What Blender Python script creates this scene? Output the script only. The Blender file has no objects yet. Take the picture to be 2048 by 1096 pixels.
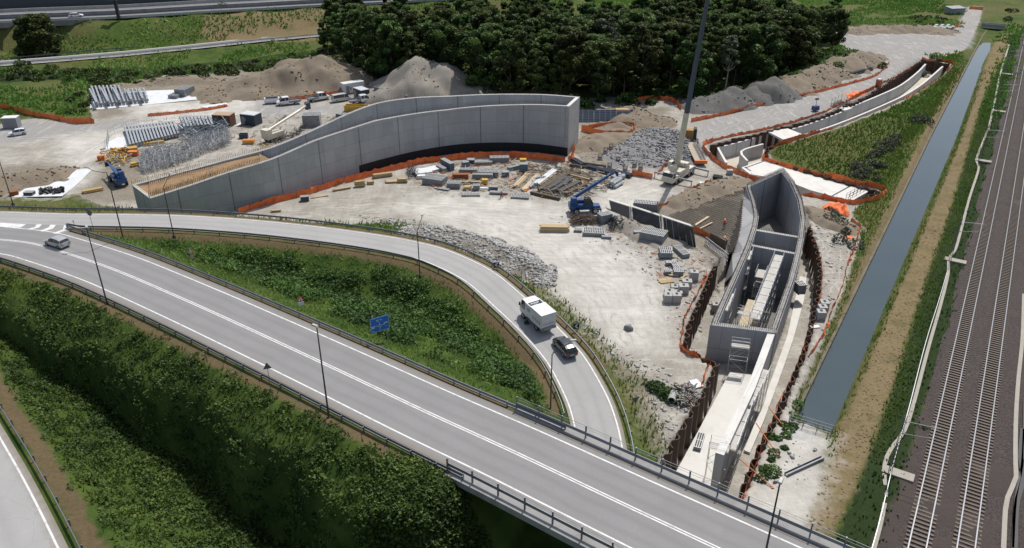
import bpy, math, random
import numpy as np
from mathutils import Vector, Matrix, noise as mnoise
sc = bpy.context.scene
COL = sc.collection
R = math.radians
PI = math.pi
random.seed(7); rng = np.random.default_rng(7)

# ---------------- camera, sky, sun, exposure ----------------
CAM_H = 60.0; PITCH = R(27.9); FPX = 1592.0
cam_d = bpy.data.cameras.new('camera'); cam = bpy.data.objects.new('camera', cam_d); COL.objects.link(cam)
cam.location = (0, 0, CAM_H); cam.rotation_euler = (R(90) - PITCH, 0, 0)
cam_d.sensor_width = 36.0; cam_d.lens = FPX / 2048 * 36.0; cam_d.clip_start = 0.5; cam_d.clip_end = 9000
sc.camera = cam
SUN_AZ = R(27.0)      # clockwise from +Y
SUN_EL = R(59.0)
world = bpy.data.worlds.new('World'); sc.world = world; world.use_nodes = True
wn = world.node_tree; bg = wn.nodes['Background']; sky = wn.nodes.new('ShaderNodeTexSky')
sky.sky_type = 'NISHITA'; sky.sun_disc = False; sky.sun_elevation = SUN_EL; sky.sun_rotation = SUN_AZ
sky.air_density = 1.0; sky.dust_density = 2.0; sky.ozone_density = 1.2
hs0 = wn.nodes.new('ShaderNodeHueSaturation'); hs0.inputs['Saturation'].default_value = .72; wn.links.new(sky.outputs[0], hs0.inputs['Color']); wn.links.new(hs0.outputs[0], bg.inputs[0]); bg.inputs[1].default_value = 0.12
sl = bpy.data.lights.new('sun', 'SUN'); sl.energy = 4.0; sl.angle = R(0.6); sl.color = (1.0, 0.955, 0.89)
sun = bpy.data.objects.new('sun', sl); COL.objects.link(sun)
sd = Vector((math.sin(SUN_AZ)*math.cos(SUN_EL), math.cos(SUN_AZ)*math.cos(SUN_EL), math.sin(SUN_EL)))
sun.rotation_euler = (-sd).to_track_quat('-Z', 'Y').to_euler(); sun.location = (0, 0, 150)
sc.view_settings.view_transform = 'Standard'; sc.view_settings.look = 'None'
sc.view_settings.exposure = 0.05; sc.view_settings.gamma = 1.0

# ---------------- ground coordinates ----------------
_f = np.array([0, math.cos(PITCH), -math.sin(PITCH)]); _u = np.array([0, math.sin(PITCH), math.cos(PITCH)])
def G(u, v, z=0.0):
    """surveyed point: the place at height z seen in that direction from the drone"""
    d = _f + np.array([(u-1024)/FPX, 0, 0]) - (v-548)/FPX*_u
    t = (z-CAM_H)/d[2]
    return Vector((t*d[0], t*d[1], z))
def GL(pts, z=0.0):
    return [G(p[0], p[1], p[2] if len(p) > 2 else z) for p in pts]
def smooth_line(P, step=1.0):
    P = [Vector(p) for p in P]; P = [P[0]*2-P[1]] + P + [P[-1]*2-P[-2]]; out = []
    for i in range(1, len(P)-2):
        a, b, c, d = P[i-1:i+3]; n = max(1, int((c-b).length/step))
        for k in range(n):
            t = k/n
            out.append(0.5*((2*b)+(c-a)*t+(2*a-5*b+4*c-d)*t*t+(3*b-a-3*c+d)*t**3))
    out.append(P[-2]); return out
def resample(P, step):
    L = [0]
    for a, b in zip(P[:-1], P[1:]): L.append(L[-1]+(b-a).length)
    n = max(1, round(L[-1]/step)); out = []; j = 0
    for k in range(n+1):
        s = L[-1]*k/n
        while j < len(L)-2 and L[j+1] < s: j += 1
        t = (s-L[j])/max(1e-6, L[j+1]-L[j]); out.append(P[j].lerp(P[j+1], min(1, max(0, t))))
    return out
def side(P):
    """left-hand horizontal unit normals of a polyline"""
    out = []
    for i in range(len(P)):
        d = P[min(i+1, len(P)-1)]-P[max(i-1, 0)]; d = Vector((d.x, d.y, 0)).normalized(); out.append(Vector((-d.y, d.x, 0)))
    return out
def offset(P, d, dz=0.0):
    return [p+n*d+Vector((0, 0, dz)) for p, n in zip(P, side(P))]

# ---------------- mesh builder ----------------
class MB:
    def __init__(s): s.v = []; s.f = []; s.m = []; s.uv = {}
    def face(s, idx, mi=0, uv=None):
        if uv: s.uv[len(s.f)] = uv
        s.f.append(tuple(idx)); s.m.append(mi)
    def quad(s, a, b, c, d, mi=0, uv=None):
        n = len(s.v); s.v += [tuple(a), tuple(b), tuple(c), tuple(d)]; s.face((n, n+1, n+2, n+3), mi, uv); return s
    def poly(s, P, mi=0):
        n = len(s.v); s.v += [tuple(p) for p in P]; s.face(range(n, n+len(P)), mi); return s
    def prism(s, P, z0, z1, mi=0):
        """counterclockwise outline, extruded"""
        A = sum(P[i][0]*P[(i+1) % len(P)][1]-P[(i+1) % len(P)][0]*P[i][1] for i in range(len(P)))
        if A < 0: P = list(P)[::-1]
        k = len(P); n = len(s.v); s.v += [(p[0], p[1], z0) for p in P]+[(p[0], p[1], z1) for p in P]
        s.face(range(n+k, n+2*k), mi); s.face(range(n+k-1, n-1, -1), mi)
        for i in range(k): j = (i+1) % k; s.face((n+i, n+j, n+k+j, n+k+i), mi)
        return s
    def box(s, c, size, rz=0.0, mi=0, rx=0.0, ry=0.0, top=(1, 1)):
        """c = centre of the base"""
        x, y, z = size[0]/2, size[1]/2, size[2]; tx, ty = top
        Q = [(-x, -y, 0), (x, -y, 0), (x, y, 0), (-x, y, 0), (-x*tx, -y*ty, z), (x*tx, -y*ty, z), (x*tx, y*ty, z), (-x*tx, y*ty, z)]
        M = Matrix.Rotation(rz, 3, 'Z') @ Matrix.Rotation(ry, 3, 'Y') @ Matrix.Rotation(rx, 3, 'X'); n = len(s.v); c = Vector(c)
        s.v += [tuple(M @ Vector(q)+c) for q in Q]
        for f in ((0, 3, 2, 1), (4, 5, 6, 7), (0, 1, 5, 4), (1, 2, 6, 5), (2, 3, 7, 6), (3, 0, 4, 7)): s.face([n+i for i in f], mi)
        return s
    def tube(s, P, r, n=6, mi=0, r2=None, cap=True):
        P = [Vector(p) for p in P]; b = len(s.v); m = len(P)
        for i, p in enumerate(P):
            d = (P[min(i+1, m-1)]-P[max(i-1, 0)]).normalized(); a = d.cross(Vector((0, 0, 1)))
            if a.length < 1e-3: a = d.cross(Vector((0, 1, 0)))
            a.normalize(); c = a.cross(d); rr = r if r2 is None else r+(r2-r)*i/(m-1)
            for k in range(n):
                t = 2*PI*(k+.5)/n; s.v.append(tuple(p+a*rr*math.cos(t)+c*rr*math.sin(t)))
        for i in range(m-1):
            for k in range(n):
                l = (k+1) % n; s.face((b+i*n+k, b+(i+1)*n+k, b+(i+1)*n+l, b+i*n+l), mi)
        if cap:
            s.face(range(b, b+n), mi); s.face(range(b+m*n-1, b+(m-1)*n-1, -1), mi)
        return s
    def strip(s, A, B, mi=0, uvs=None):
        """quads between two polylines of equal length; A is the right-hand one seen from above"""
        n = len(s.v); k = len(A); s.v += [tuple(p) for p in A]+[tuple(p) for p in B]
        for i in range(k-1):
            uv = None
            if uvs: uv = [(uvs[i], 0), (uvs[i+1], 0), (uvs[i+1], 1), (uvs[i], 1)]
            s.face((n+i, n+i+1, n+k+i+1, n+k+i), mi, uv)
        return s
    def lathe(s, prof, c=(0, 0, 0), n=16, mi=0):
        b = len(s.v); m = len(prof)
        for r, z in prof:
            for k in range(n): t = 2*PI*k/n; s.v.append((c[0]+r*math.cos(t), c[1]+r*math.sin(t), c[2]+z))
        for i in range(m-1):
            for k in range(n): l = (k+1) % n; s.face((b+i*n+k, b+i*n+l, b+(i+1)*n+l, b+(i+1)*n+k), mi)
        s.face(range(b+(m-1)*n, b+m*n), mi); s.face(range(b+n-1, b-1, -1), mi); return s
    def build(s, name, mats, parent=None, origin=None, smooth=False, uvname='UVMap'):
        me = bpy.data.meshes.new(name)
        o = Vector(origin) if origin is not None else Vector((0, 0, 0))
        me.from_pydata([(a[0]-o.x, a[1]-o.y, a[2]-o.z) for a in s.v], [], s.f)
        for m in (mats if isinstance(mats, (list, tuple)) else [mats]): me.materials.append(m)
        if any(s.m): me.polygons.foreach_set('material_index', s.m)
        if s.uv:
            ul = me.uv_layers.new(name=uvname)
            for p in me.polygons:
                q = s.uv.get(p.index)
                if q:
                    for j, li in enumerate(p.loop_indices): ul.data[li].uv = q[j]
        if smooth: me.polygons.foreach_set('use_smooth', [True]*len(me.polygons))
        me.update()
        ob = bpy.data.objects.new(name, me); COL.objects.link(ob); ob.location = o
        if parent is not None: ob.parent = parent
        return ob
def fast_mesh(name, V, F, mats, fcol=None, origin=(0, 0, 0), smooth=False, parent=None):
    """V (n,3), F (m,3|4) numpy; fcol (m,) float attribute 'tone' per face"""
    me = bpy.data.meshes.new(name); V = np.asarray(V, np.float32)-np.array(origin, np.float32); k = F.shape[1]
    me.vertices.add(len(V)); me.vertices.foreach_set('co', V.ravel())
    me.loops.add(F.size); me.loops.foreach_set('vertex_index', F.astype(np.int32).ravel())
    me.polygons.add(len(F)); me.polygons.foreach_set('loop_start', np.arange(len(F), dtype=np.int32)*k)
    me.polygons.foreach_set('loop_total', np.full(len(F), k, np.int32))
    for m in (mats if isinstance(mats, (list, tuple)) else [mats]): me.materials.append(m)
    if smooth: me.polygons.foreach_set('use_smooth', np.ones(len(F), bool))
    me.update(calc_edges=True)
    if fcol is not None:
        a = me.attributes.new('tone', 'FLOAT', 'FACE'); a.data.foreach_set('value', np.asarray(fcol, np.float32))
    ob = bpy.data.objects.new(name, me); COL.objects.link(ob); ob.location = origin
    if parent is not None: ob.parent = parent
    return ob
def tag(o, label=None, cat=None, group=None, kind=None):
    if label: o['label'] = label
    if cat: o['category'] = cat
    if group: o['group'] = group
    if kind: o['kind'] = kind
    elif cat: o['kind'] = 'thing'
    return o
def struct(o): o['kind'] = 'structure'; return o
def thing(name, label, cat, loc=(0, 0, 0), rz=0.0, group=None):
    o = bpy.data.objects.new(name, None); o.empty_display_size = .2; COL.objects.link(o)
    o.location = loc; o.rotation_euler = (0, 0, rz); return tag(o, label, cat, group)
def dup(root, loc, rz=0.0, label=None, group=None, scale=None):
    r = root.copy(); COL.objects.link(r); r.location = loc; r.rotation_euler = (0, 0, rz)
    if scale is not None: r.scale = scale if hasattr(scale, '__len__') else (scale,)*3
    if label: r['label'] = label
    if group: r['group'] = group
    for ch in list(root.children):
        c = ch.copy(); COL.objects.link(c); c.parent = r
        for g in ch.children:
            d = g.copy(); COL.objects.link(d); d.parent = c
    return r
def heading(a, b):
    d = b-a; return math.atan2(d.y, d.x)

# ---------------- materials ----------------
MATS = {}
def nodes(name):
    m = bpy.data.materials.new(name); m.use_nodes = True; nt = m.node_tree; b = nt.nodes['Principled BSDF']
    return m, nt, b
def N(nt, t, **kw):
    n = nt.nodes.new(t)
    for k, v in kw.items():
        if k in n.inputs: n.inputs[k].default_value = v
        else: setattr(n, k, v)
    return n
def mixc(nt, fac, a, b, blend='MIX'):
    m = nt.nodes.new('ShaderNodeMix'); m.data_type = 'RGBA'; m.blend_type = blend
    for s, v in ((0, fac), (6, a), (7, b)):
        if hasattr(v, 'links') or isinstance(v, bpy.types.NodeSocket): nt.links.new(v, m.inputs[s])
        elif s == 0: m.inputs[0].default_value = v
        else: m.inputs[s].default_value = (*v[:3], 1)
    return m.outputs[2]
def math_(nt, op, a, b=None, c=None, clamp=False):
    m = nt.nodes.new('ShaderNodeMath'); m.operation = op; m.use_clamp = clamp
    for i, v in enumerate((a, b, c)):
        if v is None: continue
        if isinstance(v, bpy.types.NodeSocket): nt.links.new(v, m.inputs[i])
        else: m.inputs[i].default_value = v
    return m.outputs[0]
def ramp(nt, fac, stops):
    r = nt.nodes.new('ShaderNodeValToRGB'); nt.links.new(fac, r.inputs[0]); e = r.color_ramp.elements
    while len(e) < len(stops): e.new(.5)
    for k, (p, c) in enumerate(stops):
        e[k].position = p; e[k].color = (*(c if hasattr(c, '__len__') else (c,)*3)[:3], 1)
    return r.outputs[0]
def noise(nt, co, scale, detail=4, rough=.55, vec=None):
    if vec:
        mp = nt.nodes.new('ShaderNodeMapping'); mp.inputs['Scale'].default_value = vec; nt.links.new(co, mp.inputs[0]); co = mp.outputs[0]
    n = nt.nodes.new('ShaderNodeTexNoise'); n.inputs['Scale'].default_value = scale; n.inputs['Detail'].default_value = detail
    n.inputs['Roughness'].default_value = rough; nt.links.new(co, n.inputs['Vector']); return n.outputs[0]
def mat(name, col, rough=.7, var=.18, scale=1.5, metal=0.0, bump=0.0, dirt=None, dirt_amt=.5, spec=.4, streak=False):
    """painted or plain surface with uneven tone and optional dirt"""
    if name in MATS: return MATS[name]
    m, nt, b = nodes(name); co = N(nt, 'ShaderNodeTexCoord').outputs['Object']
    n = noise(nt, co, scale, 5, .6, (1, 1, .25) if streak else None)
    c = mixc(nt, n, tuple(x*(1-var) for x in col), tuple(min(1, x*(1+var)) for x in col))
    if dirt:
        n2 = noise(nt, co, scale*.45+.2, 6, .7, (1, 1, .3) if streak else None)
        f = ramp(nt, n2, [(.48, 0), (.68, dirt_amt)])
        c = mixc(nt, f, c, dirt)
    nt.links.new(c, b.inputs['Base Color']); b.inputs['Roughness'].default_value = rough; b.inputs['Metallic'].default_value = metal
    b.inputs['Specular IOR Level'].default_value = spec
    if bump:
        bp = N(nt, 'ShaderNodeBump', Strength=bump, Distance=.05); nt.links.new(noise(nt, co, scale*6, 4), bp.inputs['Height']); nt.links.new(bp.outputs[0], b.inputs['Normal'])
    MATS[name] = m; return m

CONC = mat('pale concrete', (.42, .415, .40), .85, .16, .6, dirt=(.27, .26, .24), dirt_amt=.6, bump=.1)
CONC_D = mat('weathered concrete', (.26, .26, .255), .85, .25, .5, dirt=(.15, .145, .135), dirt_amt=.6, streak=True)
CONC_W = mat('fresh white concrete', (.60, .59, .56), .8, .1, .3, dirt=(.46, .44, .39), dirt_amt=.6)
GALV = mat('galvanised steel', (.42, .44, .46), .42, .25, 2, metal=.55)
GALV_D = mat('weathered guardrail steel', (.17, .18, .20), .5, .3, .6, metal=.4, dirt=(.10, .10, .11))
STEEL_D = mat('dark steel', (.045, .048, .055), .5, .3, 3, metal=.5)
RUST = mat('rusty sheet pile steel', (.085, .052, .036), .85, .35, 1.2, dirt=(.045, .03, .024), dirt_amt=.8, streak=True)
REBAR = mat('rebar', (.10, .075, .06), .8, .4, 5)
BLACK = mat('black membrane', (.018, .018, .02), .5, .3, 2)
RUBBER = mat('rubber', (.02, .02, .02), .8, .2, 5)
GLASS = mat('dark glass', (.02, .025, .03), .08, .1, 1, spec=.8)
WHITE = mat('white paint', (.72, .73, .73), .35, .05, 2, dirt=(.5, .48, .44), dirt_amt=.4)
WOOD = mat('timber', (.42, .31, .17), .8, .3, 2.5, dirt=(.25, .19, .12))
WOOD_Y = mat('yellow formwork beam', (.46, .31, .08), .7, .25, 2)
PLY = mat('plywood deck', (.27, .17, .085), .75, .3, .6, dirt=(.14, .09, .05), dirt_amt=.7)
ORANGE = mat('orange paint', (.62, .17, .04), .6, .2, 2)
YELLOW = mat('yellow paint', (.60, .38, .05), .5, .2, 2, dirt=(.25, .15, .06))
BLUE = mat('blue machine paint', (.02, .075, .22), .4, .15, 1.5, dirt=(.10, .13, .18), dirt_amt=.4)
CREAM = mat('cream crane paint', (.60, .56, .46), .4, .08, 1.5, dirt=(.35, .31, .24), dirt_amt=.4)
GREY_D = mat('dark grey paint', (.05, .06, .075), .5, .15, 1.5)
GREYM = mat('mid grey paint', (.24, .25, .27), .5, .15, 1.5)
ALU = mat('grey aluminium boom', (.19, .20, .22), .45, .12, .5, metal=.3)
TARP = mat('white sheeting', (.62, .64, .66), .6, .12, .6, dirt=(.45, .44, .42))
def net_material():
    m, nt, b = nodes('orange safety netting'); co = N(nt, 'ShaderNodeTexCoord').outputs['Object']
    c = ramp(nt, noise(nt, co, .8, 4), [(.3, (.62, .11, .025)), (.7, (.90, .22, .05))])
    nt.links.new(c, b.inputs['Base Color']); b.inputs['Roughness'].default_value = .7
    tr = N(nt, 'ShaderNodeBsdfTransparent'); mx = N(nt, 'ShaderNodeMixShader'); out = nt.nodes['Material Output']
    a = ramp(nt, noise(nt, co, 7, 2), [(.30, .6), (.42, .0)])
    nt.links.new(a, mx.inputs[0]); nt.links.new(b.outputs[0], mx.inputs[1]); nt.links.new(tr.outputs[0], mx.inputs[2]); nt.links.new(mx.outputs[0], out.inputs[0])
    return m
NET = net_material()
# ---------------- survey lines ----------------
ZM = 7.5
main_c = smooth_line(GL([(-420, 468), (-250, 465), (-100, 470), (0, 479), (62, 486), (125, 504), (175, 520), (246, 546), (380, 604), (512, 664), (680, 742), (849, 822),
                         (1024, 902), (1230, 1000), (1434, 1096), (1640, 1193), (1800, 1268), (2050, 1386)], ZM), 2.0)
main_c = resample(main_c, 2.0)
SB = min(range(len(main_c)), key=lambda i: (main_c[i]-G(972, 878, ZM)).length)      # first point on the bridge
ramp_o = smooth_line(GL([(-420, 436, 7.5), (-250, 428, 7.5), (-100, 424, 7.5), (0, 424, 7.5), (125, 428, 7.45), (250, 429, 7.3), (375, 432, 7.0), (510, 441, 6.5), (637, 454, 5.9), (762, 471, 5.2), (837, 485, 4.75),
                         (899, 502, 4.3), (982, 541, 3.6), (1050, 596, 2.9), (1110, 650, 2.3), (1164, 708, 1.8), (1204, 773, 1.35), (1226, 822, 1.05), (1243, 887, .8), (1248, 960, .7), (1230, 1080, .6)]), 1.5)
ramp_o = resample(ramp_o, 1.5)
RW = 5.0                                                                            # line to line
low_e = [G(-140, 640, 3.0), G(0, 876, 3.0), G(57, 977, 3.0), G(116, 1096, 3.0), G(180, 1235, 3.0)]
low_e = resample(smooth_line(low_e, 2), 2.0)
can_l = GL([(2030, -20), (2003, 20), (1966, 75), (1863, 274), (1732, 548), (1601, 822), (1594, 842)], -1.2)
can_r = GL([(2040, -20), (2022, 20), (1984, 76), (1913, 274), (1796, 548), (1681, 822), (1662, 866)], -1.2)
can_ln = resample(can_l, 3.0); can_rn = resample(can_r, 3.0)
TD = Vector((math.sin(R(31.65)), math.cos(R(31.65)), 0)); TN = Vector((TD.y, -TD.x, 0))
TR0 = G(1833.5, 1096); TR1 = G(1930.5, 1096)
OUTER_TRENCH = [(1420, 291), (1480, 276), (1540, 262), (1600, 246), (1660, 226), (1730, 194), (1800, 151), (1845, 120), (1900, 128), (1893, 140), (1840, 182), (1780, 210), (1720, 235), (1660, 258), (1600, 274),
                (1548, 291), (1532, 304), (1535, 318), (1575, 332), (1650, 355), (1715, 373), (1757, 385), (1708, 407), (1640, 396), (1600, 390), (1560, 366), (1500, 352), (1460, 336), (1430, 312)]
BOX_TRENCH = [(1455, 510), (1432, 530), (1405, 592), (1380, 650), (1369, 697), (1434, 733), (1407, 790), (1370, 852), (1328, 922), (1300, 990), (1440, 1040), (1485, 985), (1512, 915), (1545, 850), (1572, 790), (1598, 730),
              (1618, 670), (1632, 610), (1639, 550), (1632, 500), (1616, 455), (1610, 430), (1566, 360), (1520, 372), (1488, 400), (1475, 450)]
TF1, TF2 = -4.0, -4.3

# ---------------- terrain ----------------
def axis(lo, hi, step, far, g=1.16):
    a = list(np.arange(lo, hi+1e-6, step)); s = step; x = hi
    while x < far: s = min(s*g, 260); x += s; a.append(x)
    s = step; x = lo
    while x > -far: s = min(s*g, 260); x -= s; a.insert(0, x)
    return np.array(a)
xs = axis(-104, 124, .55, 3500, 1.07); ys = axis(50, 216, .55, 3500, 1.07)
GX, GY = np.meshgrid(xs, ys); PX = GX.ravel(); PY = GY.ravel()
def dist_line(P, X, Y):
    """distance to polyline, its height there, its parameter, signed side (+ left)"""
    best = np.full(X.shape, 1e9); zz = np.zeros(X.shape); ss = np.zeros(X.shape); sg = np.zeros(X.shape); acc = 0
    for a, b in zip(P[:-1], P[1:]):
        dx, dy = b.x-a.x, b.y-a.y; L = math.hypot(dx, dy)
        if L < 1e-6: continue
        t = np.clip(((X-a.x)*dx+(Y-a.y)*dy)/(L*L), 0, 1); ex = X-a.x-t*dx; ey = Y-a.y-t*dy; d = ex*ex+ey*ey
        k = d < best; best[k] = d[k]; zz[k] = (a.z+(b.z-a.z)*t)[k]; ss[k] = (acc+t*L)[k]; sg[k] = np.sign(dx*ey-dy*ex)[k]; acc += L
    return np.sqrt(best), zz, ss, sg
def sdf(poly, X, Y):
    """signed distance, positive inside"""
    best = np.full(X.shape, 1e9); ins = np.zeros(X.shape, bool); n = len(poly)
    for i in range(n):
        a, b = poly[i], poly[(i+1) % n]; dx, dy = b[0]-a[0], b[1]-a[1]; L2 = dx*dx+dy*dy+1e-9
        t = np.clip(((X-a[0])*dx+(Y-a[1])*dy)/L2, 0, 1); d = (X-a[0]-t*dx)**2+(Y-a[1]-t*dy)**2; best = np.minimum(best, d)
        c = ((a[1] > Y) != (b[1] > Y)) & (X < (b[0]-a[0])*(Y-a[1])/((b[1]-a[1]) if abs(b[1]-a[1]) > 1e-9 else 1e-9)+a[0]); ins ^= c
    d = np.sqrt(best); return np.where(ins, d, -d)
def vnoise(X, Y, s, seed=0):
    """cheap value noise, numpy"""
    x = X/s+seed*17.3; y = Y/s+seed*9.1; xi = np.floor(x); yi = np.floor(y); fx = x-xi; fy = y-yi
    fx = fx*fx*(3-2*fx); fy = fy*fy*(3-2*fy)
    def h(a, b): v = np.sin(a*127.1+b*311.7+seed*74.7)*43758.5453; return v-np.floor(v)
    return (h(xi, yi)*(1-fx)+h(xi+1, yi)*fx)*(1-fy)+(h(xi, yi+1)*(1-fx)+h(xi+1, yi+1)*fx)*fy
WP = {}
def zone(name, pts, z=0.0): WP.setdefault(name, []).append([(p.x, p.y) for p in GL(pts, z)])
zone('yard', [(-60, 262), (60, 236), (150, 246), (186, 244), (176, 200), (182, 185), (280, 172), (330, 150), (520, 150), (600, 128), (700, 130), (760, 150), (830, 130), (990, 190), (1160, 196), (1290, 190), (1400, 190), (1500, 190), (1600, 160),
              (1660, 140), (1700, 130), (1740, 118), (1700, 100), (1672, 84), (1680, 66), (1730, 60), (1900, 66), (1925, 40), (1938, 8), (1966, 8), (1960, 40), (1945, 75), (1935, 95), (1905, 112), (1850, 112), (1908, 130), (1850, 180), (1760, 225), (1660, 262),
              (1600, 280), (1550, 292), (1535, 305), (1545, 318), (1600, 338), (1680, 358), (1768, 380), (1720, 412), (1702, 425), (1722, 452), (1718, 490), (1700, 540), (1680, 600), (1655, 660), (1625, 730), (1595, 790), (1590, 830), (1655, 872), (1640, 950), (1620, 1030), (1560, 1100),
              (1400, 1060), (1290, 960), (1330, 900), (1290, 800), (1290, 760), (1250, 735), (1180, 655), (1115, 596), (1060, 552), (1000, 515), (950, 488), (880, 462), (800, 445), (700, 448), (512, 440), (270, 420), (205, 412), (150, 388), (60, 388), (-60, 388)])
zone('white', [(770, 410), (900, 385), (1040, 400), (1190, 425), (1210, 375), (1310, 350), (1330, 395), (1240, 430), (1200, 455), (1230, 490), (1290, 530), (1330, 590), (1335, 640), (1310, 700), (1250, 700), (1190, 650), (1120, 580), (1040, 520), (960, 475), (860, 440)])
zone('white', [(1500, 1050), (1530, 930), (1570, 850), (1655, 880), (1640, 960), (1600, 1050)])
zone('white', [(25, 392), (60, 365), (130, 338), (184, 337), (160, 370), (125, 392)])
zone('white', [(120, 272), (230, 258), (300, 240), (250, 215), (330, 200), (440, 205), (520, 190), (500, 225), (300, 290), (150, 330), (120, 300)])
zone('gravel', [(-60, 262), (60, 236), (120, 245), (190, 246), (300, 236), (420, 216), (520, 196), (620, 212), (760, 205), (760, 228), (600, 225), (480, 245), (340, 250), (200, 268), (120, 278), (-60, 292)])
zone('gravel', [(1400, 292), (1380, 262), (1420, 240), (1540, 206), (1640, 182), (1740, 140), (1690, 100), (1680, 68), (1900, 68), (1940, 10), (1965, 10), (1940, 95), (1850, 114), (1740, 185), (1620, 240), (1500, 268)])
zone('soil', [(170, 205), (180, 172), (400, 150), (600, 125), (720, 130), (790, 190), (640, 196), (520, 190), (440, 200), (300, 218), (200, 240)])
zone('soil', [(-30, 395), (-30, 340), (60, 325), (140, 335), (60, 375), (30, 400)])
zone('soil', [(185, 300), (270, 300), (300, 400), (200, 410), (150, 390), (200, 350)])
zone('soil', [(1170, 215), (1340, 215), (1330, 260), (1280, 300), (1230, 350), (1160, 330), (1160, 240)])
zone('soil', [(1200, 430), (1330, 400), (1480, 372), (1470, 470), (1430, 540), (1380, 490), (1330, 470), (1240, 445)])
zone('soil', [(1060, 575), (1130, 620), (1200, 690), (1300, 760), (1330, 900), (1300, 880), (1270, 780), (1180, 680), (1100, 600)])
zone('straw', [(1690, 822), (1745, 700), (1804, 560), (1920, 280), (1985, 90), (2010, 60), (2018, 90), (1965, 200), (1935, 300), (1900, 420), (1853, 552), (1810, 690), (1766, 826), (1730, 920), (1696, 1000), (1660, 1080), (1600, 1130), (1600, 1060), (1650, 950)])
zone('straw', [(1960, 80), (1866, 262), (1735, 535), (1690, 625), (1672, 640), (1722, 520), (1780, 400), (1840, 275), (1900, 170)])
zone('straw', [(425, 32), (640, 22), (660, 60), (520, 70), (400, 66), (420, 48)], 4)
zone('ballast', [(1700, 1170), (1790, 1000), (1832, 860), (1850, 800), (1920, 600), (1948, 480), (1996, 270), (2034, 130), (2060, 0), (2700, 0), (2700, 1170)])
zone('dark', [(1660, 1100), (1700, 1000), (1768, 826), (1812, 690), (1855, 552), (1902, 420), (1937, 300), (1967, 200), (2018, 70), (2050, 70), (2036, 130), (2000, 270), (1952, 480), (1924, 600), (1855, 800), (1825, 900), (1780, 1100)])
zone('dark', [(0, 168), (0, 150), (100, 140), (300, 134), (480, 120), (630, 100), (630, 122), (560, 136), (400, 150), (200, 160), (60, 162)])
d_m, z_m, s_m, g_m = dist_line(main_c[:SB+1], PX, PY)
dirb = (main_c[SB]-main_c[SB-1]).normalized()
t_b = (PX-main_c[SB].x)*dirb.x+(PY-main_c[SB].y)*dirb.y
d_all, _, _, g_all = dist_line(main_c, PX, PY)
near = g_all < 0
ramp_ctr = offset(ramp_o, -RW/2)
d_r, z_r, s_r, g_r = dist_line(ramp_ctr, PX, PY)
low_ctr = offset(low_e, -3.8)
d_l, z_l, _, g_l = dist_line(low_ctr, PX, PY)
def terrain_height(X=None):
    base = np.zeros_like(PX)
    infield = (~near) & (g_r < 0) & (PX < 14)
    base = np.where(infield, .8, base)
    base = np.where(near, -6.0*np.clip((22-PX)/18, 0, 1), base)
    dn = d_m-8.0; ex = np.clip(t_b-1.0, 0, None)*1.6
    brk = 5.0+1.6*(vnoise(PX, PY, 7, 31)-.5)
    hn = 7.38-np.clip(dn, 0, None)*.48; hn = np.where(hn < brk, brk-(brk-hn)*9, hn)
    hf = 7.38-np.clip(d_m-6.6, 0, None)*.42
    hM = np.where(near, hn, hf)-ex
    hM = np.where((~near) & (t_b > -12), np.minimum(hM, z_r-.2+np.clip(d_r-4.2, 0, None)*1.1), hM)
    hM = np.where(near & (t_b > -1), np.minimum(hM, np.where(d_r < 6, z_r-.2, 99)), hM)
    hR = z_r-.14-np.clip(d_r-4.1, 0, None)*np.where(g_r > 0, .8, .42)
    hL = z_l-.1-np.clip(d_l-7.4, 0, None)*.5; hL = np.where(g_l > 0, hL, z_l-.1-np.clip(d_l-5.4, 0, None)*.3)
    h = np.maximum(np.maximum(base, hM), np.maximum(hR, np.where(near, hL, -9)))
    return h
H0 = terrain_height()
rough = (vnoise(PX, PY, 9)-.5)*.5+(vnoise(PX, PY, 2.7, 3)-.5)*.3+(vnoise(PX, PY, 1.1, 5)-.5)*.14
onroad = np.clip(np.minimum(np.minimum(np.where(d_m < 90, d_m-6.4, 9), d_r-3.8), np.where(near, d_l-5.2, 9))/2.0, 0, 1)
yard_s = np.maximum.reduce([sdf(p, PX, PY) for p in WP['yard']])
H0 = H0+rough*onroad*np.where(yard_s > 0, .35, 1.0)
# upper left: motorway embankment
ZW = 8.5
mw = GL([(-400, 70, ZW), (-200, 58, ZW), (0, 47, ZW), (110, 42.5, ZW), (200, 39, ZW), (300, 33.5, ZW), (420, 26, ZW), (512, 21, ZW), (640, 14, ZW), (785, 7, ZW), (1000, -6, ZW)])
d_w, z_w, s_w, g_w = dist_line(mw[4:], PX, PY)
d_w = np.where(g_w > 0, np.clip(d_w-28, 0, None), d_w)
H0 = np.maximum(H0, ZW-.25-np.clip(d_w-1.2, 0, None)*.5)
sr = GL([(-300, 146, 1.6), (0, 127, 1.6), (130, 117, 1.6), (250, 107, 1.6), (380, 94, 1.6), (520, 79, 1.6), (640, 68, 1.6), (800, 55, 1.6)])
d_sr, z_sr, _, _ = dist_line(sr, PX, PY)
H0 = np.maximum(H0, 1.45-np.clip(d_sr-4, 0, None)*.3)
can_poly = [(p.x, p.y) for p in can_l]+[(p.x, p.y) for p in reversed(can_r)]
s_c = sdf(can_poly, PX, PY)
H0 = np.where(s_c > -2.2, np.minimum(H0, np.where(s_c > 0, -1.2-np.minimum(s_c*1.5, 1.2), -1.2-s_c*.75)), H0)
t1 = sdf([(p.x, p.y) for p in GL(OUTER_TRENCH)], PX, PY); t2 = sdf([(p.x, p.y) for p in GL(BOX_TRENCH)], PX, PY)
H0 = np.where(t1 > -0.22, TF1+rough*.3, H0); H0 = np.where(t2 > -0.22, TF2+rough*.3, H0)
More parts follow.
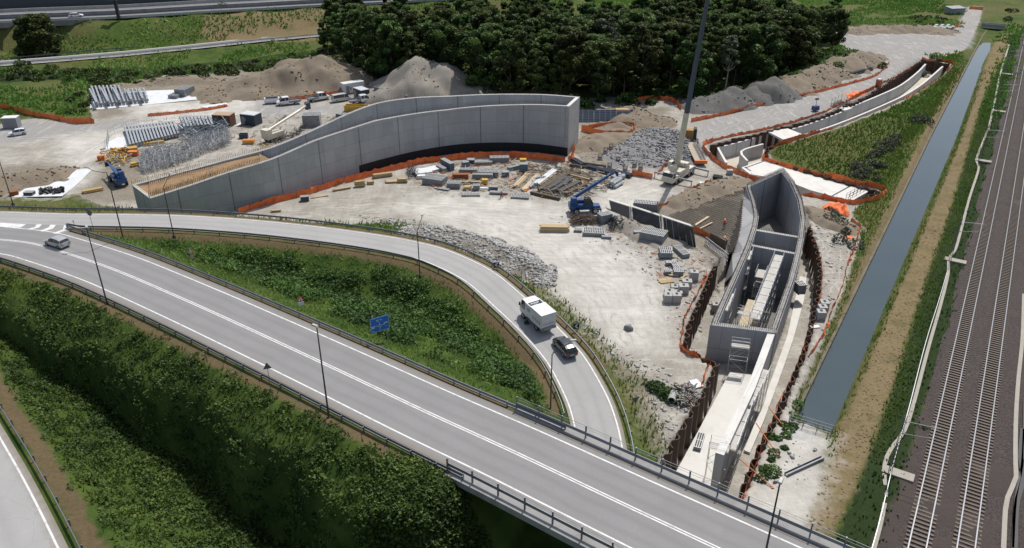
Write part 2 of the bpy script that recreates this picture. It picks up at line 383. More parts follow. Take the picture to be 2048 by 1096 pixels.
BOX_RING = [(1420, 650), (1443, 597), (1466, 547), (1488, 498), (1502, 458), (1507, 432), (1501, 402), (1491, 371), (1566, 337), (1589, 366), (1605, 401), (1612, 440), (1608, 478), (1600, 518), (1589, 562), (1570, 617), (1553, 666)]
t3 = sdf([(q.x, q.y) for q in GL(BOX_RING, 1.5)], PX, PY); H0 = np.where(t3 > .32, -9.0, H0)
HG = H0.reshape(GX.shape)
def hz(x, y):
    """terrain height at a point"""
    i = min(max(int(np.searchsorted(xs, x))-1, 0), len(xs)-2); j = min(max(int(np.searchsorted(ys, y))-1, 0), len(ys)-2)
    tx = (x-xs[i])/(xs[i+1]-xs[i]); ty = (y-ys[j])/(ys[j+1]-ys[j])
    return float((HG[j, i]*(1-tx)+HG[j, i+1]*tx)*(1-ty)+(HG[j+1, i]*(1-tx)+HG[j+1, i+1]*tx)*ty)
def hz_arr(X, Y):
    i = np.clip(np.searchsorted(xs, X)-1, 0, len(xs)-2); j = np.clip(np.searchsorted(ys, Y)-1, 0, len(ys)-2)
    tx = (X-xs[i])/(xs[i+1]-xs[i]); ty = (Y-ys[j])/(ys[j+1]-ys[j])
    return (HG[j, i]*(1-tx)+HG[j, i+1]*tx)*(1-ty)+(HG[j+1, i]*(1-tx)+HG[j+1, i+1]*tx)*ty
nx, ny = len(xs), len(ys)
ii = (np.arange(ny-1)[:, None]*nx+np.arange(nx-1)[None, :]).ravel()
FQ = np.stack([ii, ii+1, ii+nx+1, ii+nx], 1)
m, nt, b = nodes('ground cover'); gco = N(nt, 'ShaderNodeTexCoord').outputs['Object']
def zmask(nm, soft=.6, amp=2.2, off=0.0):
    a = nt.nodes.new('ShaderNodeAttribute'); a.attribute_name = nm
    v = math_(nt, 'ADD', a.outputs['Fac'], math_(nt, 'MULTIPLY', math_(nt, 'SUBTRACT', n_edge, .5), amp))
    return math_(nt, 'ADD', math_(nt, 'DIVIDE', math_(nt, 'ADD', v, off), soft), .5, clamp=True)
n_edge = noise(nt, gco, .45, 6, .65); n_big = noise(nt, gco, .035, 5, .55); n_mid = noise(nt, gco, .22, 6, .6); n_fine = noise(nt, gco, 2.2, 5, .65); n_grit = noise(nt, gco, 7, 4, .7)
grass = mixc(nt, ramp(nt, n_mid, [(.38, 0), (.62, 1)]), (.045, .085, .016), (.085, .125, .028))
grass = mixc(nt, ramp(nt, n_big, [(.40, 0), (.58, .8)]), grass, (.14, .13, .05)); grass = mixc(nt, ramp(nt, noise(nt, gco, .11, 5, .6), [(.54, 0), (.68, .5)]), grass, (.16, .135, .065))
grass = mixc(nt, ramp(nt, n_fine, [(.40, .55), (.6, 0)]), grass, (.022, .034, .010))
trk = noise(nt, gco, .5, 5, .6, (1.6, .28, 1))
yard = mixc(nt, ramp(nt, n_mid, [(.35, 0), (.65, 1)]), (.28, .26, .222), (.44, .42, .375))
yard = mixc(nt, ramp(nt, n_fine, [(.36, .5), (.55, 0)]), yard, (.22, .20, .175))
yard = mixc(nt, ramp(nt, trk, [(.40, .5), (.58, 0)]), yard, (.25, .235, .21))
yard = mixc(nt, ramp(nt, n_grit, [(.62, 0), (.72, .5)]), yard, (.62, .61, .59))
rut = noise(nt, gco, .42, 4, .6, (.35, 2.4, 1)); yard = mixc(nt, ramp(nt, rut, [(.57, 0), (.62, .5), (.70, 0)]), yard, (.52, .50, .46)); yard = mixc(nt, ramp(nt, noise(nt, gco, .09, 6, .6), [(.52, 0), (.66, .45)]), yard, (.27, .245, .21))
grav = mixc(nt, n_mid, (.25, .245, .235), (.36, .35, .335)); grav = mixc(nt, ramp(nt, n_grit, [(.35, .5), (.6, 0)]), grav, (.18, .175, .17)); grav = mixc(nt, ramp(nt, trk, [(.52, 0), (.68, .6)]), grav, (.44, .43, .41))
white = mixc(nt, ramp(nt, n_mid, [(.35, 0), (.65, 1)]), (.41, .392, .352), (.55, .532, .487)); white = mixc(nt, ramp(nt, rut, [(.52, 0), (.60, .5), (.68, 0)]), white, (.36, .345, .315)); white = mixc(nt, ramp(nt, trk, [(.36, .6), (.5, 0)]), white, (.42, .40, .37))
soil = mixc(nt, n_mid, (.17, .145, .115), (.33, .30, .25)); soil = mixc(nt, ramp(nt, n_fine, [(.38, .6), (.6, 0)]), soil, (.13, .11, .085))
straw = mixc(nt, n_fine, (.12, .09, .045), (.25, .195, .11)); straw = mixc(nt, ramp(nt, n_mid, [(.5, 0), (.7, .6)]), straw, (.08, .085, .03))
ball = mixc(nt, n_grit, (.03, .024, .022), (.11, .09, .084)); ball = mixc(nt, ramp(nt, n_mid, [(.45, 0), (.7, .35)]), ball, (.06, .055, .045))
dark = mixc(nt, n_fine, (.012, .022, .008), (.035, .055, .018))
dry = mixc(nt, n_fine, (.06, .05, .026), (.17, .125, .07))
dr = nt.nodes.new('ShaderNodeAttribute'); dr.attribute_name = 'drive'; dd_ = math_(nt, 'ADD', dr.outputs['Fac'], math_(nt, 'MULTIPLY', math_(nt, 'SUBTRACT', noise(nt, gco, .1, 4, .6), .5), 5.0))
sw = math_(nt, 'SINE', math_(nt, 'MULTIPLY', dd_, 4.4)); fade = math_(nt, 'MULTIPLY', math_(nt, 'SUBTRACT', 1.0, math_(nt, 'DIVIDE', dr.outputs['Fac'], 6.5), clamp=True), ramp(nt, noise(nt, gco, .3, 5, .6), [(.42, 0), (.60, 1)]))
rd_ = math_(nt, 'MULTIPLY', ramp(nt, sw, [(.60, 0), (.97, .5)]), fade); rl_ = math_(nt, 'MULTIPLY', ramp(nt, math_(nt, 'MULTIPLY', sw, -1.0), [(.75, 0), (.98, .35)]), fade)
def rutted(c_): return mixc(nt, rl_, mixc(nt, rd_, c_, (.24, .22, .19)), (.60, .585, .55))
yard = rutted(yard); grav = rutted(grav); white = rutted(white)
c = grass
c = mixc(nt, zmask('lush', 2, 3), c, mixc(nt, ramp(nt, n_mid, [(.38, 0), (.62, 1)]), (.026, .052, .011), (.062, .095, .020)))
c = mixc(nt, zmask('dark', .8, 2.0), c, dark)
c = mixc(nt, zmask('ballast', .6, 2.5), c, ball)
c = mixc(nt, zmask('straw', .8, 2.2), c, straw)
c = mixc(nt, zmask('yard', .5, 2.0), c, yard)
c = mixc(nt, zmask('soil', 3, 7), c, soil)
c = mixc(nt, zmask('gravel', 2.5, 4), c, grav)
c = mixc(nt, zmask('white', 5, 9), c, white)
c = mixc(nt, zmask('dry', .7, 2.6), c, dry)
nt.links.new(c, b.inputs['Base Color']); b.inputs['Roughness'].default_value = .95; b.inputs['Specular IOR Level'].default_value = .1
bp = N(nt, 'ShaderNodeBump', Strength=.7, Distance=.12); nt.links.new(math_(nt, 'ADD', n_fine, math_(nt, 'MULTIPLY', n_grit, .5)), bp.inputs['Height']); nt.links.new(bp.outputs[0], b.inputs['Normal'])
GROUND_MAT = m
DRIVES = [[(1260, 690), (1200, 580), (1090, 500), (980, 450), (900, 425), (760, 405), (640, 420)], [(1330, 650), (1290, 560), (1210, 500), (1160, 445), (1230, 395), (1320, 365)], [(700, 430), (850, 415), (1000, 425), (1130, 440)], [(-40, 285), (150, 272), (260, 250), (420, 225), (600, 214), (720, 222)],
          [(1400, 280), (1540, 228), (1700, 162), (1850, 90), (1950, 20)], [(100, 350), (180, 295), (300, 245)], [(1160, 230), (1300, 245), (1400, 262)], [(1700, 80), (1800, 90), (1900, 80)], [(1660, 450), (1670, 500), (1650, 580)]]
drive = np.minimum.reduce([dist_line(resample(GL(q), 4), PX, PY)[0] for q in DRIVES])
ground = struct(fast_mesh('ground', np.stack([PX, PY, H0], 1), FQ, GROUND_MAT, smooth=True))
dry_s = np.maximum.reduce([np.where(near, .75-np.abs(d_m-6.9), -4), np.where(~near, .5-np.abs(d_m-5.7), -4), 1.0-np.abs(d_r-4.3), np.where(near & (g_l > 0), .9-np.abs(d_l-6.3), -4)])
dry_s = np.where(t_b > 0, -4, dry_s)
a = ground.data.attributes.new('lush', 'FLOAT', 'POINT'); a.data.foreach_set('value', np.where((PY < 135) & (PX < 14) & ((g_r < 0) | near), 5, -5).astype(np.float32))
a = ground.data.attributes.new('drive', 'FLOAT', 'POINT'); a.data.foreach_set('value', np.clip(drive, 0, 12).astype(np.float32))
for nm in list(WP)+['dry']:
    val = dry_s if nm == 'dry' else (yard_s if nm == 'yard' else np.maximum.reduce([sdf(p, PX, PY) for p in WP[nm]]))
    if nm != 'dry': WP[nm+'_s'] = val
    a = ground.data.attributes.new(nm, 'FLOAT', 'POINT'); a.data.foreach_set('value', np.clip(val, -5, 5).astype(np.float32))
# ---------------- road surfaces ----------------
def asphalt(name, base, sc_=.5, crack=True, width=None, centre=0, tracks=()):
    m, nt, b = nodes(name); co = N(nt, 'ShaderNodeTexCoord').outputs['Object']
    c = mixc(nt, noise(nt, co, .25, 5, .6), tuple(x*.88 for x in base), tuple(x*1.12 for x in base))
    c = mixc(nt, ramp(nt, noise(nt, co, 9, 4, .7), [(.35, .35), (.6, 0)]), c, tuple(x*.72 for x in base))
    c = mixc(nt, ramp(nt, noise(nt, co, .9, 6, .7), [(.62, 0), (.78, .35)]), c, tuple(x*1.25 for x in base))
    if width:
        uv = N(nt, 'ShaderNodeUVMap', uv_map='UVMap').outputs[0]; sp = N(nt, 'ShaderNodeSeparateXYZ'); nt.links.new(uv, sp.inputs[0])
        a_ = math_(nt, 'ABSOLUTE', math_(nt, 'SUBTRACT', math_(nt, 'MULTIPLY', sp.outputs[1], width), centre)); wob = math_(nt, 'MULTIPLY', math_(nt, 'SUBTRACT', noise(nt, co, .12, 4), .5), 1.2)
        for t_ in tracks:
            d_ = math_(nt, 'ABSOLUTE', math_(nt, 'SUBTRACT', math_(nt, 'ADD', a_, wob), t_)); c = mixc(nt, math_(nt, 'MULTIPLY', math_(nt, 'SUBTRACT', .55, d_, clamp=True), .42), c, tuple(x*.55 for x in base))
        e_ = math_(nt, 'SUBTRACT', math_(nt, 'ADD', a_, math_(nt, 'MULTIPLY', noise(nt, co, .9, 5), .9)), width/2-.35, clamp=True); c = mixc(nt, math_(nt, 'MULTIPLY', e_, 1.0, clamp=True), c, (.20, .17, .13))
        c = mixc(nt, ramp(nt, noise(nt, co, .07, 3, .5), [(.56, 0), (.60, .22)]), c, tuple(x*.8 for x in base)); c = mixc(nt, ramp(nt, noise(nt, co, 1.6, 6, .8), [(.66, 0), (.74, .5)]), c, tuple(x*.45 for x in base))
    if crack:
        v = N(nt, 'ShaderNodeTexVoronoi', feature='DISTANCE_TO_EDGE', Scale=.22); w = N(nt, 'ShaderNodeVectorMath', operation='ADD')
        nn = nt.nodes.new('ShaderNodeTexNoise'); nn.inputs['Scale'].default_value = .6; nt.links.new(co, nn.inputs['Vector']); nt.links.new(nn.outputs[1], w.inputs[0]); nt.links.new(co, w.inputs[1]); nt.links.new(w.outputs[0], v.inputs['Vector'])
        c = mixc(nt, ramp(nt, v.outputs[0], [(.0, .28), (.009, 0)]), c, tuple(x*.5 for x in base))
    nt.links.new(c, b.inputs['Base Color']); b.inputs['Roughness'].default_value = .85; b.inputs['Specular IOR Level'].default_value = .3
    return m
ASPH = asphalt('worn grey asphalt', (.235, .232, .232), crack=False, width=10.6, centre=5.35, tracks=(1.2, 3.0)); ASPH_L = asphalt('light grey ramp asphalt', (.34, .337, .33), width=6.0, centre=2.95, tracks=(.9,)); ASPH_N = asphalt('nose asphalt', (.26, .258, .255), crack=False)
ASPH_M = asphalt('motorway asphalt', (.16, .16, .165), crack=False)
PAINT = mat('road paint', (.66, .66, .64), .6, .12, 2.5, dirt=(.34, .34, .33), dirt_amt=.75)
def arclen0(P):
    L = [0]
    for a, b in zip(P[:-1], P[1:]): L.append(L[-1]+(b-a).length)
    return L
def lift(P, dz): return [p+Vector((0, 0, dz)) for p in P]
def band(m, P, a, b, dz):
    A = offset(P, a, dz); B = offset(P, b, dz); m.strip(A, B, uvs=arclen0(P))
mr = MB(); band(mr, main_c, -5.35, 5.25, 0); road = struct(mr.build('main_road', ASPH))
mk = MB()
band(mk, main_c, -.21, -.07, .006); band(mk, main_c, .07, .21, .006)
band(mk, main_c, -4.32, -4.14, .006)
band(mk, main_c[:], 4.06, 4.24, .006)
struct(mk.build('road_markings', PAINT))
rr = MB()
inner = offset(ramp_o, -RW-.45, -.012); outer = offset(ramp_o, .55, -.012)
rr.strip(inner, outer, uvs=arclen0(ramp_o)); struct(rr.build('ramp_road', ASPH_L))
mk = MB(); band(mk, ramp_o, -.09, .09, .006)
NOSE = min(range(len(ramp_o)), key=lambda i: (ramp_o[i]-G(150, 430, 7.4)).length)
band(mk, ramp_o[NOSE-6:], -RW-.09, -RW+.09, .006)
# hatched nose between the two roads
struct(mk.build('ramp_markings', PAINT))
gore = MB(); gp = GL([(-60, 436), (0, 446), (60, 448), (137, 451), (140, 462), (120, 468), (60, 459), (0, 452), (-60, 448)], 7.5)
gore.poly([p+Vector((0, 0, .0025)) for p in gp]); g_o = struct(gore.build('road_nose', ASPH_N))
hb = MB()
def poly_px(mb, P, z, dz=0): mb.poly([p+Vector((0, 0, dz)) for p in GL(P, z)])
poly_px(hb, [(-40, 445), (0, 445.5), (52, 448.5), (40, 456), (0, 453.5), (-40, 452)], 7.5, .012)
poly_px(hb, [(73, 448.7), (84, 449), (78, 455), (62, 459), (56, 457.5), (70, 454)], 7.5, .012)
poly_px(hb, [(101, 449.5), (112, 450), (106, 457), (86, 463.5), (79, 461.5), (97, 455)], 7.5, .012)
poly_px(hb, [(128, 450.5), (139, 451.2), (134, 460), (114, 467.5), (105, 466.5), (126, 459)], 7.5, .012)
struct(hb.build('hatch_markings', PAINT))
lr = MB(); band(lr, low_e, -9, .75, 0); struct(lr.build('lower_road', ASPH_L))
mk = MB(); band(mk, low_e, -.1, .1, .006); struct(mk.build('lower_road_markings', PAINT))
wm = MB(); band(wm, sr, -3.3, 3.3, .02); struct(wm.build('service_road', ASPH_M))
wm = MB(); band(wm, sr, -4.0, -3.0, .03); band(wm, sr, 3.0, 4.0, .03); struct(wm.build('service_road_edges', CONC))

# ---------------- bridge deck ----------------
br = thing('road_bridge', 'grey road bridge deck carrying the wide road over the ramp, the canal and the railway', 'bridge', main_c[SB])
bl = main_c[SB:]; o0 = main_c[SB]
mb = MB()
for sgn, ins_, outs in ((-1, 5.35, 6.55), (1, 5.25, 6.45)):
    A = offset(bl, sgn*ins_, .14); B = offset(bl, sgn*outs, .14); Ai = offset(bl, sgn*ins_, -.3); Bo = offset(bl, sgn*outs, -.55)
    if sgn < 0: mb.strip(B, A); mb.strip(A, Ai); mb.strip(Bo, B)
    else: mb.strip(A, B); mb.strip(Ai, A); mb.strip(B, Bo)
mb.build('kerb', CONC_D, br, o0).location = (0, 0, 0)
mb = MB(); A = offset(bl, -6.3, -.5); B = offset(bl, 6.2, -.5); A2 = offset(bl, -5.2, -1.7); B2 = offset(bl, 5.2, -1.7)
mb.strip(A, A2); mb.strip(B2, B); mb.strip(B2[::1], A2[::1]); mb.strip(offset(bl, 5.2, -.06), offset(bl, -5.3, -.06))
mb.quad(A[0], B[0], B2[0], A2[0]); mb.build('deck_girder', CONC_D, br, o0).location = (0, 0, 0)
# pier/abutment face
mb = MB(); d0 = side(bl)[0]; fw = (bl[1]-bl[0]).normalized()
p0 = bl[0]-fw*1.2-d0*6.6; p1 = bl[0]-fw*1.2+d0*6.6; p2 = p1+fw*1.6; p3 = p0+fw*1.6
mb.prism([p0, p3, p2, p1], -2.5, ZM-1.72); mb.build('abutment', CONC_D, br, o0).location = (0, 0, 0)

# ---------------- guardrails ----------------
def guardrail(P, label, h=.75, double=True, step=4.0, mat_=GALV_D, facing=1, group='guardrails along the roads', offs=0, post_out=.18, name='guardrail', beamw=.3):
    """P runs along the rail's foot; facing = +1 beam on the left of P"""
    P = resample(P, 2.0); o = P[0].copy(); r = thing(name, label, 'guardrail', o, 0, group)
    mb = MB(); n = side(P)
    for zz, w in (((h, beamw), (h-.42, .16)) if double else ((h, beamw),)):
        prof = [(0.02, 0), (.07, -w*.22), (.02, -w*.5), (.07, -w*.78), (.02, -w)] if w > .2 else [(0.02, 0), (.08, -w*.5), (.02, -w)]
        for (a, za), (b_, zb) in zip(prof[:-1], prof[1:]):
            mb.strip([p+k*facing*a+Vector((0, 0, zz+za)) for p, k in zip(P, n)], [p+k*facing*b_+Vector((0, 0, zz+zb)) for p, k in zip(P, n)])
        mb.strip([p-k*facing*.03+Vector((0, 0, zz)) for p, k in zip(P, n)], [p+k*facing*.05+Vector((0, 0, zz)) for p, k in zip(P, n)])
        mb.strip([p-k*facing*.03+Vector((0, 0, zz)) for p, k in zip(P, n)], [p-k*facing*.03+Vector((0, 0, zz-w)) for p, k in zip(P, n)])
    b_ = mb.build('beam', mat_, r, o); b_.location = (0, 0, 0)
    pm = MB(); pm.box((0, 0, -.3), (.12, .12, h+.28)); pm.box((0, .09*facing, h-.28), (.08, .2, .12)); proto = None
    Q = resample(P, step)[offs:]; nq = side(Q)
    for p, k in list(zip(Q, nq))[:100]:
        if proto is None: proto = pm.build('post', mat_, r)
        else: c_ = proto.copy(); COL.objects.link(c_); c_.parent = r; proto_ = c_
        ob = proto if p is Q[0] else proto_
        q = p-k*facing*post_out-o; ob.location = q; ob.rotation_euler = (0, 0, math.atan2(-k.x, k.y))
    return r
guardrail(offset(main_c[:SB+2], -6.0, -.1), 'double beam guardrail on the near verge of the wide road, above the overgrown gully', facing=1, step=2.0 if False else 3.2)
gn = min(range(len(main_c)), key=lambda i: (main_c[i]-G(125, 504, ZM)).length)
gr1 = [p for p in offset(main_c[gn:SB+4], 5.65, -.1)]; gr1[0] = G(134, 457, 7.45)
guardrail(gr1, 'double beam guardrail between the wide road and the triangular thicket', facing=-1, step=3.6)
io = offset(ramp_o, -RW-1.0, -.1)
n2 = min(range(len(io)), key=lambda i: (io[i]-G(150, 453, 7.4)).length)
n3 = min(range(len(io)), key=lambda i: (io[i]-G(1150, 858, .8)).length)
gi = io[n2:n3]; gi[0] = G(136, 455, 7.45)
guardrail(gi, 'single beam guardrail on the inside bend of the curving ramp', facing=1, double=False, step=4.0)
oo = offset(ramp_o, 1.15, -.1)
n4 = min(range(len(oo)), key=lambda i: (oo[i]-G(1262, 895, .8)).length)
guardrail(oo[:n4+2], 'single beam guardrail on the outer side of the curving ramp, beside the building site', facing=-1, double=False, step=3.8, mat_=GALV_D)
guardrail(offset(low_e, 1.5, -.05), 'single beam guardrail along the lower road in the bottom left corner', facing=-1, double=False, step=4.0)
# railing on the bridge: guard beam, tall posts and a thin top wire
def bridge_rail(off, label, facing):
    P = resample(offset(bl, off, .14), 2.0); o = P[0].copy(); r = thing('bridge_railing', label, 'railing', o, 0, 'railings on the road bridge'); n = side(P)
    mb = MB()
    for za, zb in ((.85, .5),):
        mb.strip([p+Vector((0, 0, za)) for p in P], [p+k*facing*.09+Vector((0, 0, (za+zb)/2)) for p, k in zip(P, n)])
        mb.strip([p+k*facing*.09+Vector((0, 0, (za+zb)/2)) for p, k in zip(P, n)], [p+Vector((0, 0, zb)) for p in P])
        mb.strip([p+Vector((0, 0, za)) for p in P], [p-k*facing*.1+Vector((0, 0, za)) for p, k in zip(P, n)])
        mb.strip([p-k*facing*.1+Vector((0, 0, za)) for p, k in zip(P, n)], [p-k*facing*.1+Vector((0, 0, zb)) for p, k in zip(P, n)])
    mb.build('beam', GALV_D, r, o).location = (0, 0, 0)
    mb = MB(); mb.tube([p-k*facing*.2+Vector((0, 0, 1.45)) for p, k in zip(P, n)], .025, 4); mb.tube([p-k*facing*.2+Vector((0, 0, 1.15)) for p, k in zip(P, n)], .015, 4); mb.build('top_rail', GALV_D, r, o).location = (0, 0, 0)
    pm = MB(); pm.box((0, 0, 0), (.12, .16, 1.5)); pr = None
    Q = resample(P, 2.9); nq = side(Q)
    for p, k in zip(Q, nq):
        if pr is None: ob = pr = pm.build('post', GALV_D, r)
        else: ob = pr.copy(); COL.objects.link(ob); ob.parent = r
        ob.location = p-k*facing*.2-o; ob.rotation_euler = (0, 0, math.atan2(-k.x, k.y))
bridge_rail(-5.75, 'tall steel railing on the near edge of the road bridge', 1)
bridge_rail(5.65, 'tall steel railing on the far edge of the road bridge, above the concrete wall end', -1)

# ---------------- water ----------------
m, nt, b = nodes('canal water'); co = N(nt, 'ShaderNodeTexCoord').outputs['Object']
nt.links.new(mixc(nt, noise(nt, co, .12, 3), (.016, .036, .046), (.034, .058, .066)), b.inputs['Base Color']); b.inputs['Roughness'].default_value = .12; b.inputs['Specular IOR Level'].default_value = .6
bp = N(nt, 'ShaderNodeBump', Strength=.25, Distance=.04); nt.links.new(noise(nt, co, 3.5, 3), bp.inputs['Height']); nt.links.new(bp.outputs[0], b.inputs['Normal'])
WATER = m
cw = MB(); A = resample(can_l, 8); k = len(A); B = [can_r[0].lerp(can_r[-1], 0)]*0
Bm = resample(can_r, 8); kk = max(len(A), len(Bm))
def rs(P, n):
    L = sum((b_-a).length for a, b_ in zip(P[:-1], P[1:])); return resample(P, L/(n-1))[:n]
A = rs(can_l, 60); B = rs(can_r, 60); n_ = min(len(A), len(B)); A = A[:n_]; B = B[:n_]
A = [p+(p-q).normalized()*1.6 for p, q in zip(A, B)]; B = [q+(q-p).normalized()*1.6 for p, q in zip(A, B)]
cw.strip(A, B); cwo = struct(cw.build('canal_water', WATER))

# ---------------- railway ----------------
RAILC = mat('rail steel', (.21, .225, .25), .4, .2, 2, metal=.5)
RAILS = mat('rail side rust', (.06, .04, .035), .8, .3, 2)
SLEEP = mat('concrete sleeper', (.145, .118, .097), .85, .25, 3)
sl_m = MB(); sl_m.prism([(-1.2, -.12), (1.2, -.12), (1.2, .12), (-1.2, .12)], 0, .14)
SLP = None
trk_ang = math.atan2(TN.y, TN.x)
def track(P0, label):
    global SLP
    r = thing('railway_track', label, 'railway track', P0, 0, 'the two railway tracks')
    a, e = -25.0, 520.0
    for sx in (-.75, .75):
        mb = MB()
        for (w, z0, z1, mi) in ((.15, .29, .31, 1), (.03, .31, .44, 1), (.12, .44, .47, 0)):
            c0 = TN*sx
            q = [c0+TD*a-TN*w/2, c0+TD*a+TN*w/2, c0+TD*e+TN*w/2, c0+TD*e-TN*w/2]; mb.prism([(v.x, v.y) for v in q], z0, z1, mi)
        mb.build('rail', [RAILC, RAILS], r)
    far = MB(); n = 0; s = a
    while s < e:
        c_ = TD*s+Vector((0, 0, .16))
        if s > -6 and n < 100:
            if SLP is None: SLP = sl_m.build('sleeper', SLEEP, r); ob = SLP
            else: ob = SLP.copy(); COL.objects.link(ob); ob.parent = r
            ob.location = c_; ob.rotation_euler = (0, 0, trk_ang); n += 1
        elif s < 330: far.box(c_, (2.4, .24, .14), trk_ang)
        s += .62
    o = far.build('sleeper_row', SLEEP, r); o['kind'] = 'stuff'
    return r
track(TR0, 'railway track nearest the canal, two bright rails on pale sleepers')
track(TR1, 'second railway track, nearer the right edge, beside the white cable trough')
# ballast bed
bm = MB(); L0 = TR0-TN*2.3; Rr = TR1+TN*8.5
q = [L0+TD*-30-TN*1.2, L0+TD*560-TN*1.2, L0+TD*560, L0+TD*-30]
def lin(p, s, z): v = p+TD*s; return Vector((v.x, v.y, z))
for (n0, z0, n1, z1) in ((-2.4, -.08, -1.6, .17), (-1.6, .17, 12.5, .17), (12.5, .17, 14, -.05)):
    A = [lin(TR0+TN*n0, s, z0) for s in range(-30, 560, 10)]; B = [lin(TR0+TN*n1, s, z1) for s in range(-30, 560, 10)]; bm.strip(B, A)
m, nt, b = nodes('ballast stone'); co = N(nt, 'ShaderNodeTexCoord').outputs['Object']
vo = N(nt, 'ShaderNodeTexVoronoi', Scale=7.0); nt.links.new(co, vo.inputs['Vector'])
c = mixc(nt, vo.outputs['Color'], (.020, .015, .014), (.088, .070, .064)); c = mixc(nt, ramp(nt, noise(nt, co, .25, 5), [(.4, 0), (.7, .5)]), c, (.045, .033, .029))
nt.links.new(c, b.inputs['Base Color']); b.inputs['Roughness'].default_value = .95
bp = N(nt, 'ShaderNodeBump', Strength=.8, Distance=.08); nt.links.new(vo.outputs['Distance'], bp.inputs['Height']); nt.links.new(bp.outputs[0], b.inputs['Normal'])
struct(bm.build('railway_ballast', m))
# ---------------- concrete with panel joints (UV in metres) ----------------
def jointed(name, base, pw=2.4, ph=2.75, dark=.5, var=.08):
    m, nt, b = nodes(name); uv = N(nt, 'ShaderNodeUVMap', uv_map='UVMap').outputs[0]; co = N(nt, 'ShaderNodeTexCoord').outputs['Object']
    sp = N(nt, 'ShaderNodeSeparateXYZ'); nt.links.new(uv, sp.inputs[0]); u, v = sp.outputs[0], sp.outputs[1]
    def line(x, p, w):
        f = math_(nt, 'FRACT', math_(nt, 'DIVIDE', x, p)); return math_(nt, 'LESS_THAN', math_(nt, 'ABSOLUTE', math_(nt, 'SUBTRACT', f, .5)), w)
    fu = math_(nt, 'FLOOR', math_(nt, 'ADD', math_(nt, 'DIVIDE', u, pw), .5)); fv = math_(nt, 'FLOOR', math_(nt, 'ADD', math_(nt, 'DIVIDE', v, ph), .5))
    cb = N(nt, 'ShaderNodeCombineXYZ'); nt.links.new(fu, cb.inputs[0]); nt.links.new(fv, cb.inputs[1]); wnz = N(nt, 'ShaderNodeTexWhiteNoise', noise_dimensions='2D'); nt.links.new(cb.outputs[0], wnz.inputs['Vector'])
    c = mixc(nt, wnz.outputs[0], tuple(x*(1-var) for x in base), tuple(x*(1+var) for x in base))
    c = mixc(nt, ramp(nt, noise(nt, co, .35, 6, .65, (1, 1, .35)), [(.35, .4), (.6, 0)]), c, tuple(x*.7 for x in base))
    c = mixc(nt, ramp(nt, noise(nt, co, 1.1, 5, .7, (1, 1, .12)), [(.58, 0), (.75, .45)]), c, tuple(x*.62 for x in base))
    c = mixc(nt, ramp(nt, noise(nt, co, .2, 4, .6), [(.55, 0), (.75, .5)]), c, tuple(min(1, x*1.22) for x in base))
    j1 = line(u, pw, .012); j2 = line(v, ph, .014); j3 = line(u, pw*4, .012)
    j = math_(nt, 'MAXIMUM', math_(nt, 'MAXIMUM', math_(nt, 'MULTIPLY', j1, .45), math_(nt, 'MULTIPLY', j2, .6)), j3)
    jn = math_(nt, 'MULTIPLY', j, math_(nt, 'ADD', math_(nt, 'MULTIPLY', noise(nt, co, .8, 3), .8), .25), clamp=True)
    c = mixc(nt, jn, c, tuple(x*dark*.5 for x in base)); nt.links.new(c, b.inputs['Base Color']); b.inputs['Roughness'].default_value = .85; b.inputs['Specular IOR Level'].default_value = .25
    bp = N(nt, 'ShaderNodeBump', Strength=.15, Distance=.03); nt.links.new(noise(nt, co, 3, 5), bp.inputs['Height']); nt.links.new(bp.outputs[0], b.inputs['Normal']); return m
CJ = jointed('board marked concrete', (.40, .405, .41)); CJW = jointed('pale trench wall concrete', (.50, .50, .49), 3.0, 9, .8, .05)
def arclen(P):
    L = [0]
    for a, b in zip(P[:-1], P[1:]): L.append(L[-1]+math.hypot(b.x-a.x, b.y-a.y))
    return L
def uvquad(mb, a, b, c, d, u0, u1, mi=0):
    mb.quad(a, b, c, d, mi, [(u0, a[2]), (u1, b[2]), (u1, c[2]), (u0, d[2])])
def wall_strip(mb, P, tops, bots, th, mi=0, mtop=1, seed=0):
    """P left to right seen from the face side; wall body lies on the left of P"""
    Q = [p+n*th for p, n in zip(P, side(P))]; L = arclen(P)
    def z(p, h): return (p.x, p.y, h)
    for i in range(len(P)-1):
        uvquad(mb, z(P[i], bots[i]), z(P[i+1], bots[i+1]), z(P[i+1], tops[i+1]), z(P[i], tops[i]), L[i], L[i+1], mi)
        uvquad(mb, z(Q[i+1], bots[i+1]), z(Q[i], bots[i]), z(Q[i], tops[i]), z(Q[i+1], tops[i+1]), L[i+1], L[i], mi)
        mb.quad(z(P[i], tops[i]), z(P[i+1], tops[i+1]), z(Q[i+1], tops[i+1]), z(Q[i], tops[i]), mtop)
    for i, s in ((0, 1), (-1, -1)):
        a, b = (Q[i], P[i]) if s > 0 else (P[i], Q[i])
        uvquad(mb, z(a, bots[i]), z(b, bots[i]), z(b, tops[i]), z(a, tops[i]), 0, th, mi)
def lerp_tab(T, x):
    for (a, ya), (b, yb) in zip(T[:-1], T[1:]):
        if x <= b: return ya+(yb-ya)*max(0, (x-a))/(b-a)
    return T[-1][1]
def starter_bars(P, tops, h=.8, step=.3, w=.03, jit=.12, seed=1):
    r_ = random.Random(seed); mb = MB(); L = arclen(P); s = 0; i = 0
    while s < L[-1]:
        while i < len(L)-2 and L[i+1] < s: i += 1
        t = (s-L[i])/max(1e-6, L[i+1]-L[i]); p = P[i].lerp(P[i+1], t); z = tops[i]+(tops[i+1]-tops[i])*t
        mb.box((p.x, p.y, z-.05), (w, w, h*(1+r_.uniform(-jit, jit))), 0, 0, r_.uniform(-.05, .05), r_.uniform(-.05, .05)); s += step
    return mb

